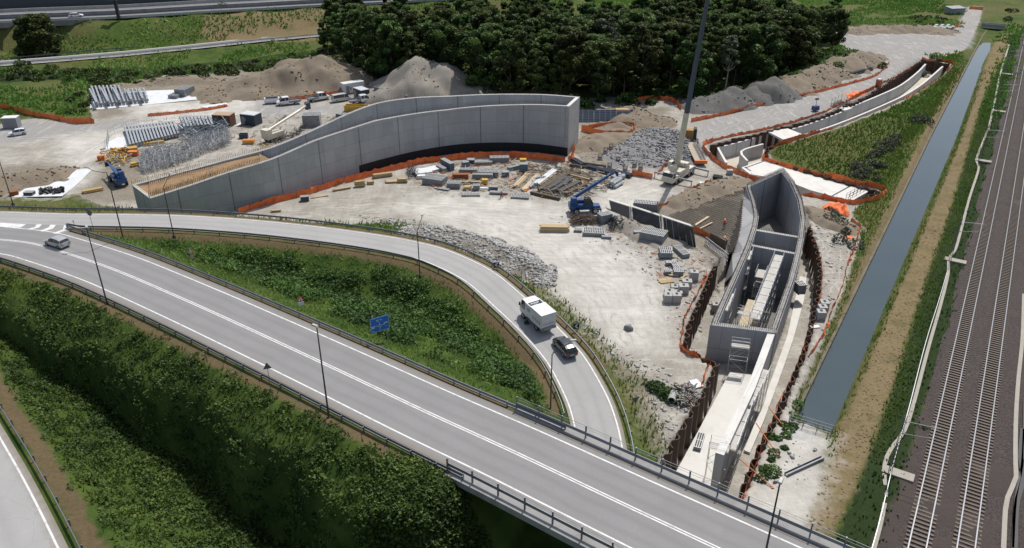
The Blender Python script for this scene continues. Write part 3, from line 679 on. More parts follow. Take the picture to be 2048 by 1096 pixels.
# ---------------- the long curved wall (underpass box under construction) ----------------
FB = smooth_line([G(300, 397, 6.0).xy.to_3d(), G(385, 371, 6.7).xy.to_3d(), G(470, 420), G(556, 401), G(640, 372), G(700, 354), G(760, 337), G(830, 320), G(900, 308), G(960, 303), G(1024, 302), G(1080, 305), G(1135, 312)], 2.0)
LF = arclen(FB); s470 = LF[min(range(len(FB)), key=lambda i: (FB[i]-G(470, 420)).length)]
def s_at(u, v): return LF[min(range(len(FB)), key=lambda i: (FB[i]-G(u, v)).length)]
TT = [(0, 6.0), (s470, 7.5), (s_at(640, 372), 9.5), (s_at(760, 337), 10.5), (s_at(900, 308), 10.1), (s_at(1024, 302), 10.6), (LF[-1], 11.3)]
ft = [lerp_tab(TT, s) for s in LF]
RB_px = [(265, 371, 6.1), (330, 354, 6.6), (400, 335, 7.2), (470, 316, 8.0), (540, 297, 8.9), (600, 273, 9.8), (650, 250, 10.6), (700, 227, 11.4), (760, 206, 12.0), (830, 196, 11.8), (900, 193, 11.4), (960, 190, 11.2), (1024, 189, 11.2), (1090, 190, 11.2), (1158, 195, 11.4)]
RB = smooth_line([G(*p) for p in RB_px], 2.0); rt = [p.z for p in RB]; RB0 = [Vector((p.x, p.y, 0)) for p in RB]
cwall = thing('curved_retaining_wall', 'long curved twin concrete wall with plywood deck at its low left end, enclosing the yard', 'concrete wall', FB[0])
cw0 = FB[0]
def add(mb, name, mats, root, o, smooth=False):
    ob = mb.build(name, mats, root, o, smooth); ob.location = (0, 0, 0); return ob
mb = MB(); wall_strip(mb, FB, ft, [-.5]*len(FB), .7); add(mb, 'front_wall', [CJ, CONC], cwall, cw0)
mb = MB(); wall_strip(mb, RB0, rt, [-.5]*len(RB), .7); add(mb, 'rear_wall', [CJ, CONC], cwall, cw0)
# end walls
def zv(p, z): return Vector((p.x, p.y, z))
e0, e1 = FB[-1], RB0[-1]; E = [zv(e0.lerp(e1, t/6), 0) for t in range(7)]; et = [ft[-1]+(rt[-1]-ft[-1])*t/6 for t in range(7)]
mb = MB(); wall_strip(mb, E, et, [-.5]*7, .8); add(mb, 'end_wall', [CONC, CONC_W], cwall, cw0)
mb = MB(); E2 = [zv(RB0[0].lerp(FB[0], t/4), 0) for t in range(5)]; wall_strip(mb, E2, [rt[0]+(ft[0]-rt[0])*t/4 for t in range(5)], [-.5]*5, .6); add(mb, 'left_end_wall', [CJ, CONC], cwall, cw0)
# deck between the walls
i510 = min(range(len(FB)), key=lambda i: abs(LF[i]-s_at(560, 401))); nf = len(FB); LR = arclen(RB0)
def rear_at(f):
    s = LR[-1]*f; i = max(0, min(len(LR)-2, next((k for k in range(len(LR)-1) if LR[k+1] >= s), len(LR)-2))); return RB0[i].lerp(RB0[i+1], (s-LR[i])/max(1e-6, LR[i+1]-LR[i]))
fr_f = 0; F2 = [FB[i]+side(FB)[i]*.7 for i in range(nf)]
pairs = []
for i in range(nf):
    p = F2[i]; j = min(range(len(RB0)), key=lambda k: (RB0[k]-p).length); pairs.append((p, RB0[j]))
def deck_strip(i0, i1, dz, m_, nm):
    mb = MB(); A = [zv(pairs[i][0], ft[i]+dz) for i in range(i0, i1)]; B = [zv(pairs[i][1], ft[i]+dz) for i in range(i0, i1)]; mb.strip(A, B)
    if i0 == 0: mb.poly([zv(RB0[0], ft[0]+dz), A[0], B[0]])
    return add(mb, nm, m_, cwall, cw0)
deck_strip(0, i510+1, -.12, PLY, 'plywood_deck'); deck_strip(i510+1, nf, -2.2, CONC_D, 'roof_slab')
b1 = starter_bars([p+n*.35 for p, n in zip(FB, side(FB))], ft, .9, .32, .045, .25, 3)
add(b1, 'front_starter_bars', REBAR, cwall, cw0)
b1 = starter_bars([p+n*.35 for p, n in zip(RB0, side(RB0))], rt, .8, .34, .045, .3, 4); add(b1, 'rear_starter_bars', REBAR, cwall, cw0)
b1 = starter_bars([Vector((p[0].x, p[0].y, 0))+(p[1]-p[0])*.12 for p in pairs[:i510]], ft[:i510], .8, .3, .05, .3, 5)
for f in (.05, .16, .8, .9): 
    q = starter_bars([p[0].lerp(p[1], f) for p in pairs[:i510-4]], [t-.25 for t in ft[:i510-4]], .7, .35, .045, .3, int(f*100)); k = len(b1.v); b1.v += q.v; b1.f += [tuple(i+k for i in f_) for f_ in q.f]; b1.m += q.m
add(b1, 'deck_rebar', REBAR, cwall, cw0)
# edge rail at the left deck
mb = MB()
for hh in (.5, 1.05):
    mb.tube([zv(p, t+hh) for p, t in zip(FB[:i510-4], ft)], .03, 4); mb.tube([zv(RB0[0].lerp(FB[0], t/4), 6.05+hh) for t in range(5)], .03, 4); mb.tube([zv(p, t+hh+.2) for p, t in zip(RB0[:i510-4], rt)], .03, 4)
for i in range(0, i510-4, 1): mb.box(zv(FB[i], ft[i]), (.05, .05, 1.1)); mb.box(zv(RB0[i], rt[i]), (.05, .05, 1.3))
add(mb, 'deck_railing', WOOD_Y, cwall, cw0)
# membrane at the foot
i0 = min(range(nf), key=lambda i: abs(LF[i]-s_at(727, 346))); mb = MB(); FO = [p-n*.06 for p, n in zip(FB, side(FB))]
hts = [1.9+1.0*math.sin(PI*min(1, max(0, (LF[i]-LF[i0])/(LF[-1]-LF[i0]))))*.15 for i in range(nf)]
for i in range(i0, nf-1):
    mb.quad(zv(FO[i], -.3), zv(FO[i+1], -.3), zv(FO[i+1], hts[i+1]), zv(FO[i], hts[i])); mb.quad(zv(FO[i], hts[i]), zv(FO[i+1], hts[i+1]), zv(FB[i+1], hts[i+1]), zv(FB[i], hts[i]))
mb.quad(zv(FB[i0], -.3), zv(FO[i0], -.3), zv(FO[i0], hts[i0]), zv(FB[i0], hts[i0])); add(mb, 'waterproof_membrane', BLACK, cwall, cw0)

# ---------------- sheet piles ----------------
def sheet_piles(P, z0, z1, label, group='rusty sheet pile walls', dz=0.0):
    P = resample(P, .6); n = side(P); o = P[0].copy(); o.z = 0; r_ = random.Random(len(P)); mb = MB(); A = []; B = []
    for i, (p, k) in enumerate(zip(P, n)):
        ph = i % 4; off = .28 if ph in (0, 1) else -.28
        q = Vector((p.x, p.y, 0))+k*off; A.append(q)
    for i in range(len(A)-1):
        g = i//4; zt = z1+random.Random(g*7+len(P)).uniform(-.18, .3)
        a, b = A[i], A[i+1]; t = (b-a).normalized(); w = Vector((-t.y, t.x, 0))*.05
        for s in (1, -1):
            q = [zv(a+w*s, z0), zv(b+w*s, z0), zv(b+w*s, zt), zv(a+w*s, zt)]
            mb.quad(*(q if s < 0 else q[::-1]))
        mb.quad(zv(a-w, zt), zv(b-w, zt), zv(b+w, zt), zv(a+w, zt))
    ob = mb.build('sheet_pile_wall', RUST, None, o); ob.location = o; return tag(ob, label, 'sheet piles', group)
sheet_piles(smooth_line(GL([(1422, 294), (1480, 278), (1540, 264), (1600, 248), (1660, 228), (1730, 196), (1800, 153), (1845, 122)]), 2), TF1-.2, .3, 'long dark row of sheet piles along the gravel road side of the upper trench')
sheet_piles(GL([(1847, 121), (1899, 129)]), TF1-.2, .25, 'short rusty sheet piles closing the far end of the upper trench')
sheet_piles(GL([(1600, 274), (1548, 291), (1532, 304), (1535, 318), (1575, 332), (1650, 355), (1715, 373), (1757, 385), (1708, 407)]), TF1-.2, .15, 'dark sheet piles behind the white culvert roof, edging the meadow')
sheet_piles(GL([(1432, 530), (1405, 592), (1380, 650), (1369, 697), (1434, 733)]), TF2-.2, .35, 'sheet piles left of the big concrete box, their tops like a saw edge')
sheet_piles(GL([(1434, 733), (1407, 790), (1370, 852), (1328, 922), (1300, 990)]), TF2-.2, .35, 'rusty sheet piles beside the concrete slab, running under the road bridge')
sheet_piles(smooth_line(GL([(1485, 985), (1512, 915), (1545, 850), (1572, 790), (1598, 730), (1618, 670), (1632, 610), (1639, 550), (1632, 500), (1616, 455)]), 2), TF2-.2, .3, 'long curving sheet pile wall between the concrete box and the canal')

# ---------------- upper trench: walls, slabs ----------------
tr = thing('trench_channel', 'long white concrete channel walls and floor in the upper trench', 'concrete channel', G(1533, 269))
t0 = G(1533, 269)
def twall(px, ztop, zbot, th, name, root, o, mats=None):
    P = resample(smooth_line([zv(p, 0) for p in GL(px, ztop)], 1.5), 2.0); mb = MB(); wall_strip(mb, P, [ztop]*len(P), [zbot]*len(P), th); return add(mb, name, mats or [CJW, CONC_W], root, o)
twall([(1438, 295), (1478, 285), (1533, 269), (1586, 258), (1620, 248), (1683, 225), (1707, 213), (1762, 190), (1802, 171), (1834, 147), (1853, 128)], -.5, TF1-.2, .5, 'left_wall', tr, t0)
twall([(1606, 271), (1660, 254), (1720, 231), (1780, 205), (1815, 188), (1850, 165), (1888, 132)], -.7, TF1-.2, .5, 'right_wall', tr, t0)
twall([(1455, 325), (1438, 295)], -.5, TF1-.2, .5, 'inlet_wall', tr, t0)
twall([(1497, 321), (1485, 302), (1528, 288)], -.6, TF1-.2, .5, 'inner_wall', tr, t0)
mb = MB(); mb.poly(GL([(1440, 318), (1470, 345), (1530, 330), (1545, 315), (1545, 296), (1720, 240), (1835, 190), (1890, 142), (1856, 138), (1800, 180), (1700, 222), (1600, 262), (1530, 280)][::-1], TF1+.35)[::-1]); add(mb, 'floor_slab', mat('dusty slab', (.50, .46, .39), .9, .12, .5, dirt=(.36, .30, .22), dirt_amt=.5), tr, t0)
def slab(px, z, th, name, label, cat='concrete slab', m_=CONC_W):
    P = GL(px, z); o = zv(P[0], z-th); mb = MB(); mb.prism([(p.x, p.y) for p in P], z-th, z); ob = mb.build(name, m_, None, o); return tag(ob, label, cat)
slab([(1533, 262), (1576, 257), (1604, 268), (1567, 279)], .1, .45, 'cover_slab', 'pale slab laid over the upper trench at its bend')
slab([(1668, 212), (1684, 208), (1705, 216), (1690, 221)], .1, .4, 'cover_slab', 'small pale slab over the upper trench beside the scaffold cage')
cs = slab([(1483, 335), (1533, 317), (1572, 325), (1650, 348), (1742, 380), (1703, 402), (1620, 380), (1590, 368), (1560, 358), (1500, 348)], -.3, 3.4, 'culvert_roof', 'broad bright white concrete culvert roof lying between two rows of orange netting')
mb = MB()
for a, b in (((1664, 392), (1706, 369)), ((1490, 336), (1528, 322)), ((1490, 334), (1502, 342))):
    p, q = G(*a, -.29), G(*b, -.29); d = (q-p).normalized(); w = Vector((-d.y, d.x, 0))*.18; mb.quad(p-w, q-w, q+w, p+w)
ob = mb.build('dark_joint', STEEL_D, cs, cs.location); ob.location = (0, 0, 0)
mb = MB()
for k in range(3):
    a = G(1697-k*5, 398-k*2.2, -.3); b = G(1735-k*5, 378-k*2.2, -.3)
    for t in range(6): p = a.lerp(b, t/5); mb.box(p, (.06, .06, 1.1))
    for hh in (.5, 1.0): mb.tube([a+Vector((0, 0, hh)), b+Vector((0, 0, hh))], .03, 4)
    if k == 1: break
ob = mb.build('edge_railing', STEEL_D, cs, cs.location); ob.location = (0, 0, 0)

# ---------------- the big concrete box ----------------
ZB = 1.5
ring = GL([(1420, 650), (1443, 597), (1466, 547), (1488, 498), (1502, 458), (1507, 432), (1501, 402), (1491, 371), (1566, 337), (1589, 366), (1605, 401), (1612, 440), (1608, 478), (1600, 518), (1589, 562), (1570, 617), (1553, 666)], ZB)
bx = thing('concrete_box', 'huge open concrete box with a pointed far end and scaffolds inside, rising from the trench', 'concrete structure', zv(ring[0], TF2)); bo = zv(ring[0], TF2)
def ring_inner(P, t):
    out = []; n = len(P)
    for i in range(n):
        a, b, c = P[i-1], P[i], P[(i+1) % n]; d1 = (b-a).xy.to_3d().normalized(); d2 = (c-b).xy.to_3d().normalized()
        n1 = Vector((-d1.y, d1.x, 0)); n2 = Vector((-d2.y, d2.x, 0)); m_ = (n1+n2); m_ = m_/max(.3, m_.length**2/2); out.append(b+m_*t)
    return out
area = sum(ring[i].x*ring[(i+1) % len(ring)].y-ring[(i+1) % len(ring)].x*ring[i].y for i in range(len(ring)))
sg_ = 1 if area > 0 else -1
inn = ring_inner(ring, sg_*.95)
CB = jointed('box concrete', (.36, .365, .375), 4.5, 4.4, .5, .06)
def ringwall(P, Q, z0, z1):
    mb = MB(); n = len(P); L = 0
    for i in range(n):
        j = (i+1) % n; d = (P[j]-P[i]).length
        f = [zv(P[i], z0), zv(P[j], z0), zv(P[j], z1), zv(P[i], z1)]; g = [zv(Q[j], z0), zv(Q[i], z0), zv(Q[i], z1), zv(Q[j], z1)]; t = [zv(P[i], z1), zv(P[j], z1), zv(Q[j], z1), zv(Q[i], z1)]
        ui, uj = L, L+d
        if sg_ > 0: uvquad(mb, *f, ui, uj); uvquad(mb, *g, uj, ui); mb.quad(*t, 1)
        else: uvquad(mb, *f[::-1], ui, uj); uvquad(mb, *g[::-1], uj, ui); mb.quad(*t[::-1], 1)
        L += d
    return mb
# reversed windings keep the uv order right for both senses
def ringwall2(P, Q, z0, z1):
    mb = MB(); n = len(P); L = 0
    for i in range(n):
        j = (i+1) % n; d = (P[j]-P[i]).length; a, b = (i, j) if sg_ > 0 else (j, i); ua, ub = (L, L+d) if sg_ > 0 else (L+d, L)
        uvquad(mb, zv(P[a], z0), zv(P[b], z0), zv(P[b], z1), zv(P[a], z1), ua, ub); uvquad(mb, zv(Q[b], z0), zv(Q[a], z0), zv(Q[a], z1), zv(Q[b], z1), ub, ua)
        mb.quad(zv(P[a], z1), zv(P[b], z1), zv(Q[b], z1), zv(Q[a], z1), 1); L += d
    return mb
RIM = mat('rough rim concrete', (.30, .30, .295), .9, .35, 2.5, dirt=(.12, .12, .115), dirt_amt=.8)
add(ringwall2(ring, inn, -8.4, ZB), 'outer_wall', [CB, RIM], bx, bo)
mb = starter_bars([p for p in resample(ring_inner(ring, sg_*.12)+[ring_inner(ring, sg_*.12)[0]], 1.5)], [ZB]*400, .55, .28, .04, .2, 11)
q = starter_bars([p for p in resample(ring_inner(ring, sg_*.82)+[ring_inner(ring, sg_*.82)[0]], 1.5)], [ZB]*400, .55, .28, .04, .2, 12)
k = len(mb.v); mb.v += q.v; mb.f += [tuple(i+k for i in f_) for f_ in q.f]; mb.m += q.m
for off in (.2, .5, .78): mb.tube([p+Vector((0, 0, .3)) for p in ring_inner(ring, sg_*off)], .03, 4)
add(mb, 'starter_bars', REBAR, bx, bo)
def cross(a, b, z, th, name, bars=True):
    p, q = G(*a, z), G(*b, z); mb = MB(); wall_strip(mb, resample([p, q], 2), [z]*50, [-8.2]*50, th); add(mb, name, [CB, CONC], bx, bo)
    if bars:
        P = resample([p, q], 1.5); add(starter_bars([x+Vector((0, .3, 0)) for x in P], [z]*60, .9, .28, .04, .2, 13), 'cross_wall_bars', REBAR, bx, bo)
cross((1504, 460), (1600, 476), .9, .7, 'cross_wall'); cross((1498, 491), (1593, 509), .9, .7, 'cross_wall')
mb = MB(); mb.poly([zv(p, -7.9) for p in (inn if sg_ > 0 else inn[::-1])]); add(mb, 'floor', mat('dark floor concrete', (.17, .165, .155), .9, .3, .5), bx, bo)  # floor concrete in a darker tone than the box walls
mb = MB(); tp = [zv(q, 1.42) for q in GL([(1491, 371), (1501, 402), (1507, 432), (1502, 458), (1488, 498), (1466, 547)], 1.5)]; bp2 = GL([(1488, 375, -.1), (1485, 410, -.3), (1481, 450, -.3), (1476, 479, -.4), (1464, 507, -1.6), (1449, 566, TF2)])
Lb_ = arclen(tp)
for i in range(5): uvquad(mb, bp2[i], bp2[i+1], tp[i+1], tp[i], Lb_[i], Lb_[i+1])
add(mb, 'battered_face', jointed('battered concrete', (.42, .42, .42), 3, 9, .7, .05), bx, bo)
mb = MB(); mb.prism([(q.x, q.y) for q in GL([(1476, 652), (1512, 660), (1532, 606), (1496, 598)], -3.0)], -3.2, -3.0); add(mb, 'timber_deck', mat('pale deck boards', (.45, .38, .27), .85, .25, 2), bx, bo)
slab([(1600, 552), (1613, 556), (1608, 600), (1586, 680), (1556, 765), (1528, 840), (1500, 905), (1488, 900), (1520, 820), (1548, 745), (1575, 670)], TF2+.35, .5, 'ledge_slab', 'pale concrete strip at the foot of the box, right side of the trench')
# slab and long wall south of the box
slab([(1460, 744), (1536, 752), (1462, 885), (1440, 935), (1428, 980), (1340, 965), (1352, 944)], TF2+.5, .7, 'floor_slab', 'pale concrete slab strip at the foot of the long wall')
lw = thing('long_wall', 'long straight pale topped concrete wall running from the box to the road bridge', 'concrete wall', zv(G(1433, 908, 1.3), TF2)); lo = zv(G(1433, 908, 1.3), TF2)
P = resample([zv(G(1431, 905, 1.3), 0), zv(G(1496, 770, 1.3), 0), zv(G(1536, 664, 1.3), 0)], 2.0)
P = P[::-1]
P = [p for p in P]; mb = MB(); Pr = [p+n*0 for p, n in zip(P, side(P))]; wall_strip(mb, Pr, [1.3]*len(P), [TF2]*len(P), .95); add(mb, 'wall_body', [jointed('smooth pale concrete', (.46, .465, .47), 5, 20, .7, .04), CONC_W], lw, lo)
mb = MB(); P2 = [G(1431, 905, 1.3), G(1448, 912, 1.3), G(1444, 925, 1.3)]

# ---------------- rebar mat and leaning panels ----------------
rm = slab([(1328, 431), (1488, 374), (1485, 410), (1481, 450), (1476, 478), (1465, 503), (1452, 505), (1425, 487), (1380, 453)], -.35, .4, 'rebar_mat', 'dark triangular mat of reinforcing bars, a worker standing on it', 'rebar mat', mat('dirty blinding concrete', (.055, .05, .045), .9, .3, 1, dirt=(.10, .09, .08)))
mb = MB(); a0, a1 = G(1330, 432, -.3), G(1488, 374, -.3); dd = (a1-a0).normalized(); nn = Vector((dd.y, -dd.x, 0)); matpoly = [(p.x, p.y) for p in GL([(1332, 433), (1486, 378), (1483, 410), (1479, 450), (1474, 476), (1463, 500), (1452, 502), (1425, 485), (1382, 455)])]
def inside(p, poly):
    c = False; n = len(poly)
    for i in range(n):
        a, b = poly[i], poly[(i+1) % n]
        if (a[1] > p[1]) != (b[1] > p[1]) and p[0] < (b[0]-a[0])*(p[1]-a[1])/(b[1]-a[1])+a[0]: c = not c
    return c
def bars_in(mb, d, nrm, step, z, r=.03, L=60):
    s = 0
    while s < 30:
        base_ = a0+nrm*s; t = -20; run = None
        while t < L:
            p = base_+d*t; ok = inside((p.x, p.y), matpoly)
            if ok and run is None: run = p
            if not ok and run is not None: mb.tube([run+Vector((0, 0, z)), p+Vector((0, 0, z))], r, 4, cap=False); run = None
            t += .8
        s += step
bars_in(mb, dd, nn, .38, .12, .05)
bars_in(mb, dd, nn, .38, .42, .045)
s = -5
a0b = a0
for k in range(70):
    base_ = a0+dd*(k*.8-12); t = 0; run = None
    while t < 32:
        p = base_+nn*t; ok = inside((p.x, p.y), matpoly)
        if ok and run is None: run = p
        if not ok and run is not None: mb.tube([run+Vector((0, 0, .45)), p+Vector((0, 0, .45))], .035, 4, cap=False); run = None
        t += .6
add(mb, 'bars', mat('dark mat bars', (.055, .045, .04), .85, .4, 4), rm, rm.location)
mb = MB(); P = [a0, a1]; mb.strip([p+Vector((0, 0, .25)) for p in offset(P, 0)], [p+Vector((0, 0, .25)) for p in offset(P, .35)]); mb.strip([p+Vector((0, 0, -.2)) for p in P], [p+Vector((0, 0, .25)) for p in P]); add(mb, 'kerb', CONC_W, rm, rm.location)
lp_ = thing('leaning_formwork', 'long black leaning formwork panel wall beside the rebar mat', 'formwork', G(1225, 424)); l0 = G(1225, 424)
bot = [G(1225, 423), G(1262, 442), G(1268, 445), G(1325, 470), G(1331, 473), G(1394, 497)]; top_ = [G(1218, 401, 1.5), G(1262, 415, 1.8), G(1264, 415, 1.8), G(1322, 434, 2.6), G(1326, 435, 2.6), G(1386, 455, 3.3)]
PANEL = mat('black coated panel', (.035, .035, .036), .35, .4, .8, dirt=(.12, .115, .11), dirt_amt=.5)
for i in (0, 2, 4):
    mb = MB(); b0, b1, t1, t0_ = bot[i], bot[i+1], top_[i+1], top_[i]; bk = Vector((.12, .3, 0))
    b0 = b0-Vector((0, 0, .8)); b1 = b1-Vector((0, 0, .8))
    mb.quad(b0, b1, t1, t0_); mb.quad(b1+bk, b0+bk, t0_+bk, t1+bk); mb.quad(t0_, t1, t1+bk, t0_+bk); mb.quad(b0+bk, b0, t0_, t0_+bk); mb.quad(b1, b1+bk, t1+bk, t1)
    add(mb, 'panel', PANEL if i else mat('grey plywood panel', (.13, .125, .12), .7, .3, 1), lp_, l0)
mb = MB()
for i in (0, 2, 4):
    p, q = top_[i], top_[i+1]; mb.strip([p+Vector((0, .3, .03)), q+Vector((0, .3, .03))], [p+Vector((-.2, 1.3, .03)), q+Vector((-.2, 1.3, .03))])
add(mb, 'catwalk', CONC_W, lp_, l0)
mb = MB()
for t in (.1, .3, .5, .72, .9):
    p = top_[4].lerp(top_[5], t); q = bot[4].lerp(bot[5], t)+Vector((-.1, -.12, 0)); mb.tube([p, q], .05, 4)
for i, t in ((0, .95), (2, .95)):
    p = top_[i].lerp(top_[i+1], t); q = bot[i].lerp(bot[i+1], t)+Vector((-.1, -1.2, 0)); mb.tube([p, q], .09, 5)
add(mb, 'prop', GALV, lp_, l0)

# ---------------- motorway ----------------
mwd = resample(smooth_line(mw, 4), 4.0); vi = thing('motorway_viaduct', 'distant motorway on a viaduct with dark noise barrier, top left', 'motorway', zv(mwd[0], 0)); vo = zv(mwd[0], 0)
mb = MB(); A = offset(mwd, 0); B = offset(mwd, 26.5); mb.strip(A, B); struct(mb.build('motorway_road', ASPH_M))
mb = MB(); iv = [p for p in mwd if p.x < G(200, 39, ZW).x]; nv = len(iv)
mb.strip([p+Vector((0, 0, -1.6)) for p in iv], [p+Vector((0, 0, .3)) for p in iv]); mb.strip([p+Vector((0, 0, .3)) for p in iv], offset(iv, .4, .3)); mb.strip(offset(iv, 26, -1.6), [p+Vector((0, 0, -1.6)) for p in iv]); add(mb, 'deck', CONC_D, vi, vo)
bar = lambda off, z0, z1, w: (lambda mb: (mb.strip(offset(mwd, off, z0), offset(mwd, off, z1)), mb.strip(offset(mwd, off, z1), offset(mwd, off+w, z1)), mb))(MB())[-1]
add(bar(26, 0, 4.2, .3), 'noise_barrier', GREY_D, vi, vo); add(bar(12.2, 0, .9, .3), 'median_barrier', CONC_D, vi, vo); add(bar(23.5, 0, 1.1, .3), 'far_barrier', CONC, vi, vo); add(bar(8.6, 0, .75, .1), 'guardrail', GALV_D, vi, vo); add(bar(.5, 0, .8, .1), 'near_guardrail', GALV, vi, vo)
mk = MB()
for off in (1.9, 5.6, 15.0, 19): band(mk, mwd, off-.1, off+.1, .015)
struct(mk.build('motorway_markings', PAINT))
for u, v in ((45, 102), (-60, 110)):
    p = G(u, v); mb = MB(); mb.box((p.x, p.y, -.3), (1.6, 1.6, 7.3), 0, 0, 0, 0, (.85, .85)); add(mb, 'pier', CONC, vi, vo); mb = MB(); mb.box((p.x-2, p.y+20, -.3), (1.6, 1.6, 7.3)); add(mb, 'pier', CONC, vi, vo)
gt = thing('sign_gantry', 'dark steel gantry mast standing over the motorway edge', 'gantry', zv(G(238, 38, ZW), ZW)); mb = MB(); mb.box((0, 0, 0), (.9, .9, 6.5)); mb.build('mast', STEEL_D, gt); mb = MB(); mb.box((-.6, 0, 6.4), (3, 1.0, .8)); mb.build('mast_head', GREYM, gt)
for (px, dz, lab) in (([(-60, 128), (0, 121), (130, 110), (200, 103), (280, 97)], 0, 'grey guardrail on the far side of the distant service road'),):
    guardrail([zv(p, 1.5) for p in GL(px, 1.5)], lab, facing=-1, double=False, step=6, group='far guardrails')
guardrail([p+Vector((0, 0, 0)) for p in offset(sr, -3.2, .02)], 'pale parapet rail on the near side of the distant service road', facing=1, double=False, step=7, group='far guardrails', mat_=GALV)
# canal bridge at the far end
cbr = thing('canal_bridge', 'small dark concrete bridge across the far end of the canal', 'bridge', G(1985, 60)); c0 = G(1985, 60)
a, b_ = G(1962, 52, .3), G(2010, 56, .3); d = (b_-a).normalized(); w = Vector((-d.y, d.x, 0))
mb = MB(); mb.prism([(p.x, p.y) for p in (a, b_, b_+w*4, a+w*4)], -.4, .3); add(mb, 'deck', CONC, cbr, c0)
mb = MB(); mb.prism([(p.x, p.y) for p in (a-w*.05, b_-w*.05, b_+w*.1, a+w*.1)], .3, 1.2); mb.prism([(p.x, p.y) for p in (a+w*3.8, b_+w*3.8, b_+w*4, a+w*4)], .3, 1.2); add(mb, 'parapet', CONC_D, cbr, c0)
# weir railing at the near end of the canal
def railing(P, label, h=1.1, step=2.0, bars=3, m_=GALV, group=None, name='railing'):
    o = P[0].copy(); r = thing(name, label, 'railing', o, 0, group); mb = MB()
    for k in range(bars): mb.tube([p+Vector((0, 0, h*(k+1)/bars)) for p in P], .03, 4)
    add(mb, 'rails', m_, r, o); pm = MB(); pm.box((0, 0, -.1), (.07, .07, h+.12)); pr = None
    for p in resample(P, step):
        if pr is None: ob = pr = pm.build('post', m_, r)
        else: ob = pr.copy(); COL.objects.link(ob); ob.parent = r
        ob.location = p-o
    return r
railing([G(1577, 846, .1), G(1661, 872, .1)], 'steel railing across the near end of the canal', 1.1, 1.6, 3, GREYM)
railing([G(1577, 846, .1)+TD*.9, G(1661, 872, .1)+TD*.9], 'second steel railing row at the near end of the canal, closer to the water', .9, 1.6, 2, GREYM)
slab([(1574, 846), (1660, 872), (1652, 893), (1562, 868)], .05, 1.6, 'weir_slab', 'grey concrete edge slab where the canal goes underground', 'concrete slab', CONC)
mb = MB()
L_ = offset(can_ln[:-2], -.15, .35); L2 = offset(can_ln[:-2], -.75, .38); L3 = offset(can_ln[:-2], -.15, -.4)
mb.strip(L2, L_); mb.strip(L_, L3); L_l = mb
mb = MB(); nrm = side(can_ln)
A = [p-n*-.0 for p, n in zip(can_ln, nrm)]
ed = MB(); I = [p+n*(-.1 if False else .0) for p, n in zip(can_ln, nrm)]
# the bank lies on the outer side of the left line
sgc = 1 if (can_ln[5]+nrm[5]-can_rn[5]).length > (can_ln[5]-nrm[5]-can_rn[5]).length else -1
W0 = [zv(p+n*sgc*.1, -1.6) for p, n in zip(can_ln, nrm)]; W1 = [zv(p+n*sgc*.1, -.75) for p, n in zip(can_ln, nrm)]; W2 = [zv(p+n*sgc*.5, -.75) for p, n in zip(can_ln, nrm)]
if sgc > 0: ed.strip(W0, W1); ed.strip(W1, W2)
else: ed.strip(W1, W0); ed.strip(W2, W1)
tag(ed.build('canal_edge', mat('mossy concrete', (.14, .12, .085), .9, .4, .8, dirt=(.05, .055, .025))), 'thin weathered concrete edge along the left side of the canal', 'canal edge')
# ---------------- foliage ----------------
def leaf_mat(name, stops, rough=.6, trans=.25):
    m, nt, b = nodes(name); a = nt.nodes.new('ShaderNodeAttribute'); a.attribute_name = 'tone'
    co = N(nt, 'ShaderNodeTexCoord').outputs['Object']; oi = nt.nodes.new('ShaderNodeObjectInfo')
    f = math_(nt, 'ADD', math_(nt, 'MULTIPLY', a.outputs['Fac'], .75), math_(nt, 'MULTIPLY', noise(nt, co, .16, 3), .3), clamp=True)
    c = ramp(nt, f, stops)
    hs = N(nt, 'ShaderNodeHueSaturation'); nt.links.new(c, hs.inputs['Color']); nt.links.new(math_(nt, 'ADD', math_(nt, 'MULTIPLY', oi.outputs['Random'], .06), .468), hs.inputs['Hue'])
    nt.links.new(math_(nt, 'ADD', math_(nt, 'MULTIPLY', oi.outputs['Random'], .95), .68), hs.inputs['Value'])
    nt.links.new(hs.outputs[0], b.inputs['Base Color']); b.inputs['Roughness'].default_value = rough; b.inputs['Specular IOR Level'].default_value = .25
    if trans:
        tl = N(nt, 'ShaderNodeBsdfTranslucent'); nt.links.new(hs.outputs[0], tl.inputs[0]); mx = N(nt, 'ShaderNodeMixShader'); mx.inputs[0].default_value = trans
        nt.links.new(b.outputs[0], mx.inputs[1]); nt.links.new(tl.outputs[0], mx.inputs[2]); nt.links.new(mx.outputs[0], nt.nodes['Material Output'].inputs[0])
    return m
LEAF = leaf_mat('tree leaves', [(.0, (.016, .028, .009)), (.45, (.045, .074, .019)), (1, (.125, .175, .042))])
LEAF_G = leaf_mat('grey green leaves', [(.0, (.03, .045, .025)), (.5, (.07, .09, .055)), (1, (.16, .18, .13))])
SCRUB = leaf_mat('scrub leaves', [(.0, (.013, .027, .007)), (.35, (.036, .070, .015)), (.7, (.078, .135, .026)), (1, (.16, .22, .05))])
BLADE = leaf_mat('grass blades', [(.0, (.045, .085, .014)), (.5, (.10, .165, .028)), (.8, (.19, .23, .06)), (1, (.30, .27, .12))])
DRYG = leaf_mat('dry grass blades', [(.0, (.10, .075, .035)), (.5, (.19, .145, .075)), (1, (.31, .25, .14))])
BARK = mat('bark', (.11, .09, .07), .9, .3, 3)
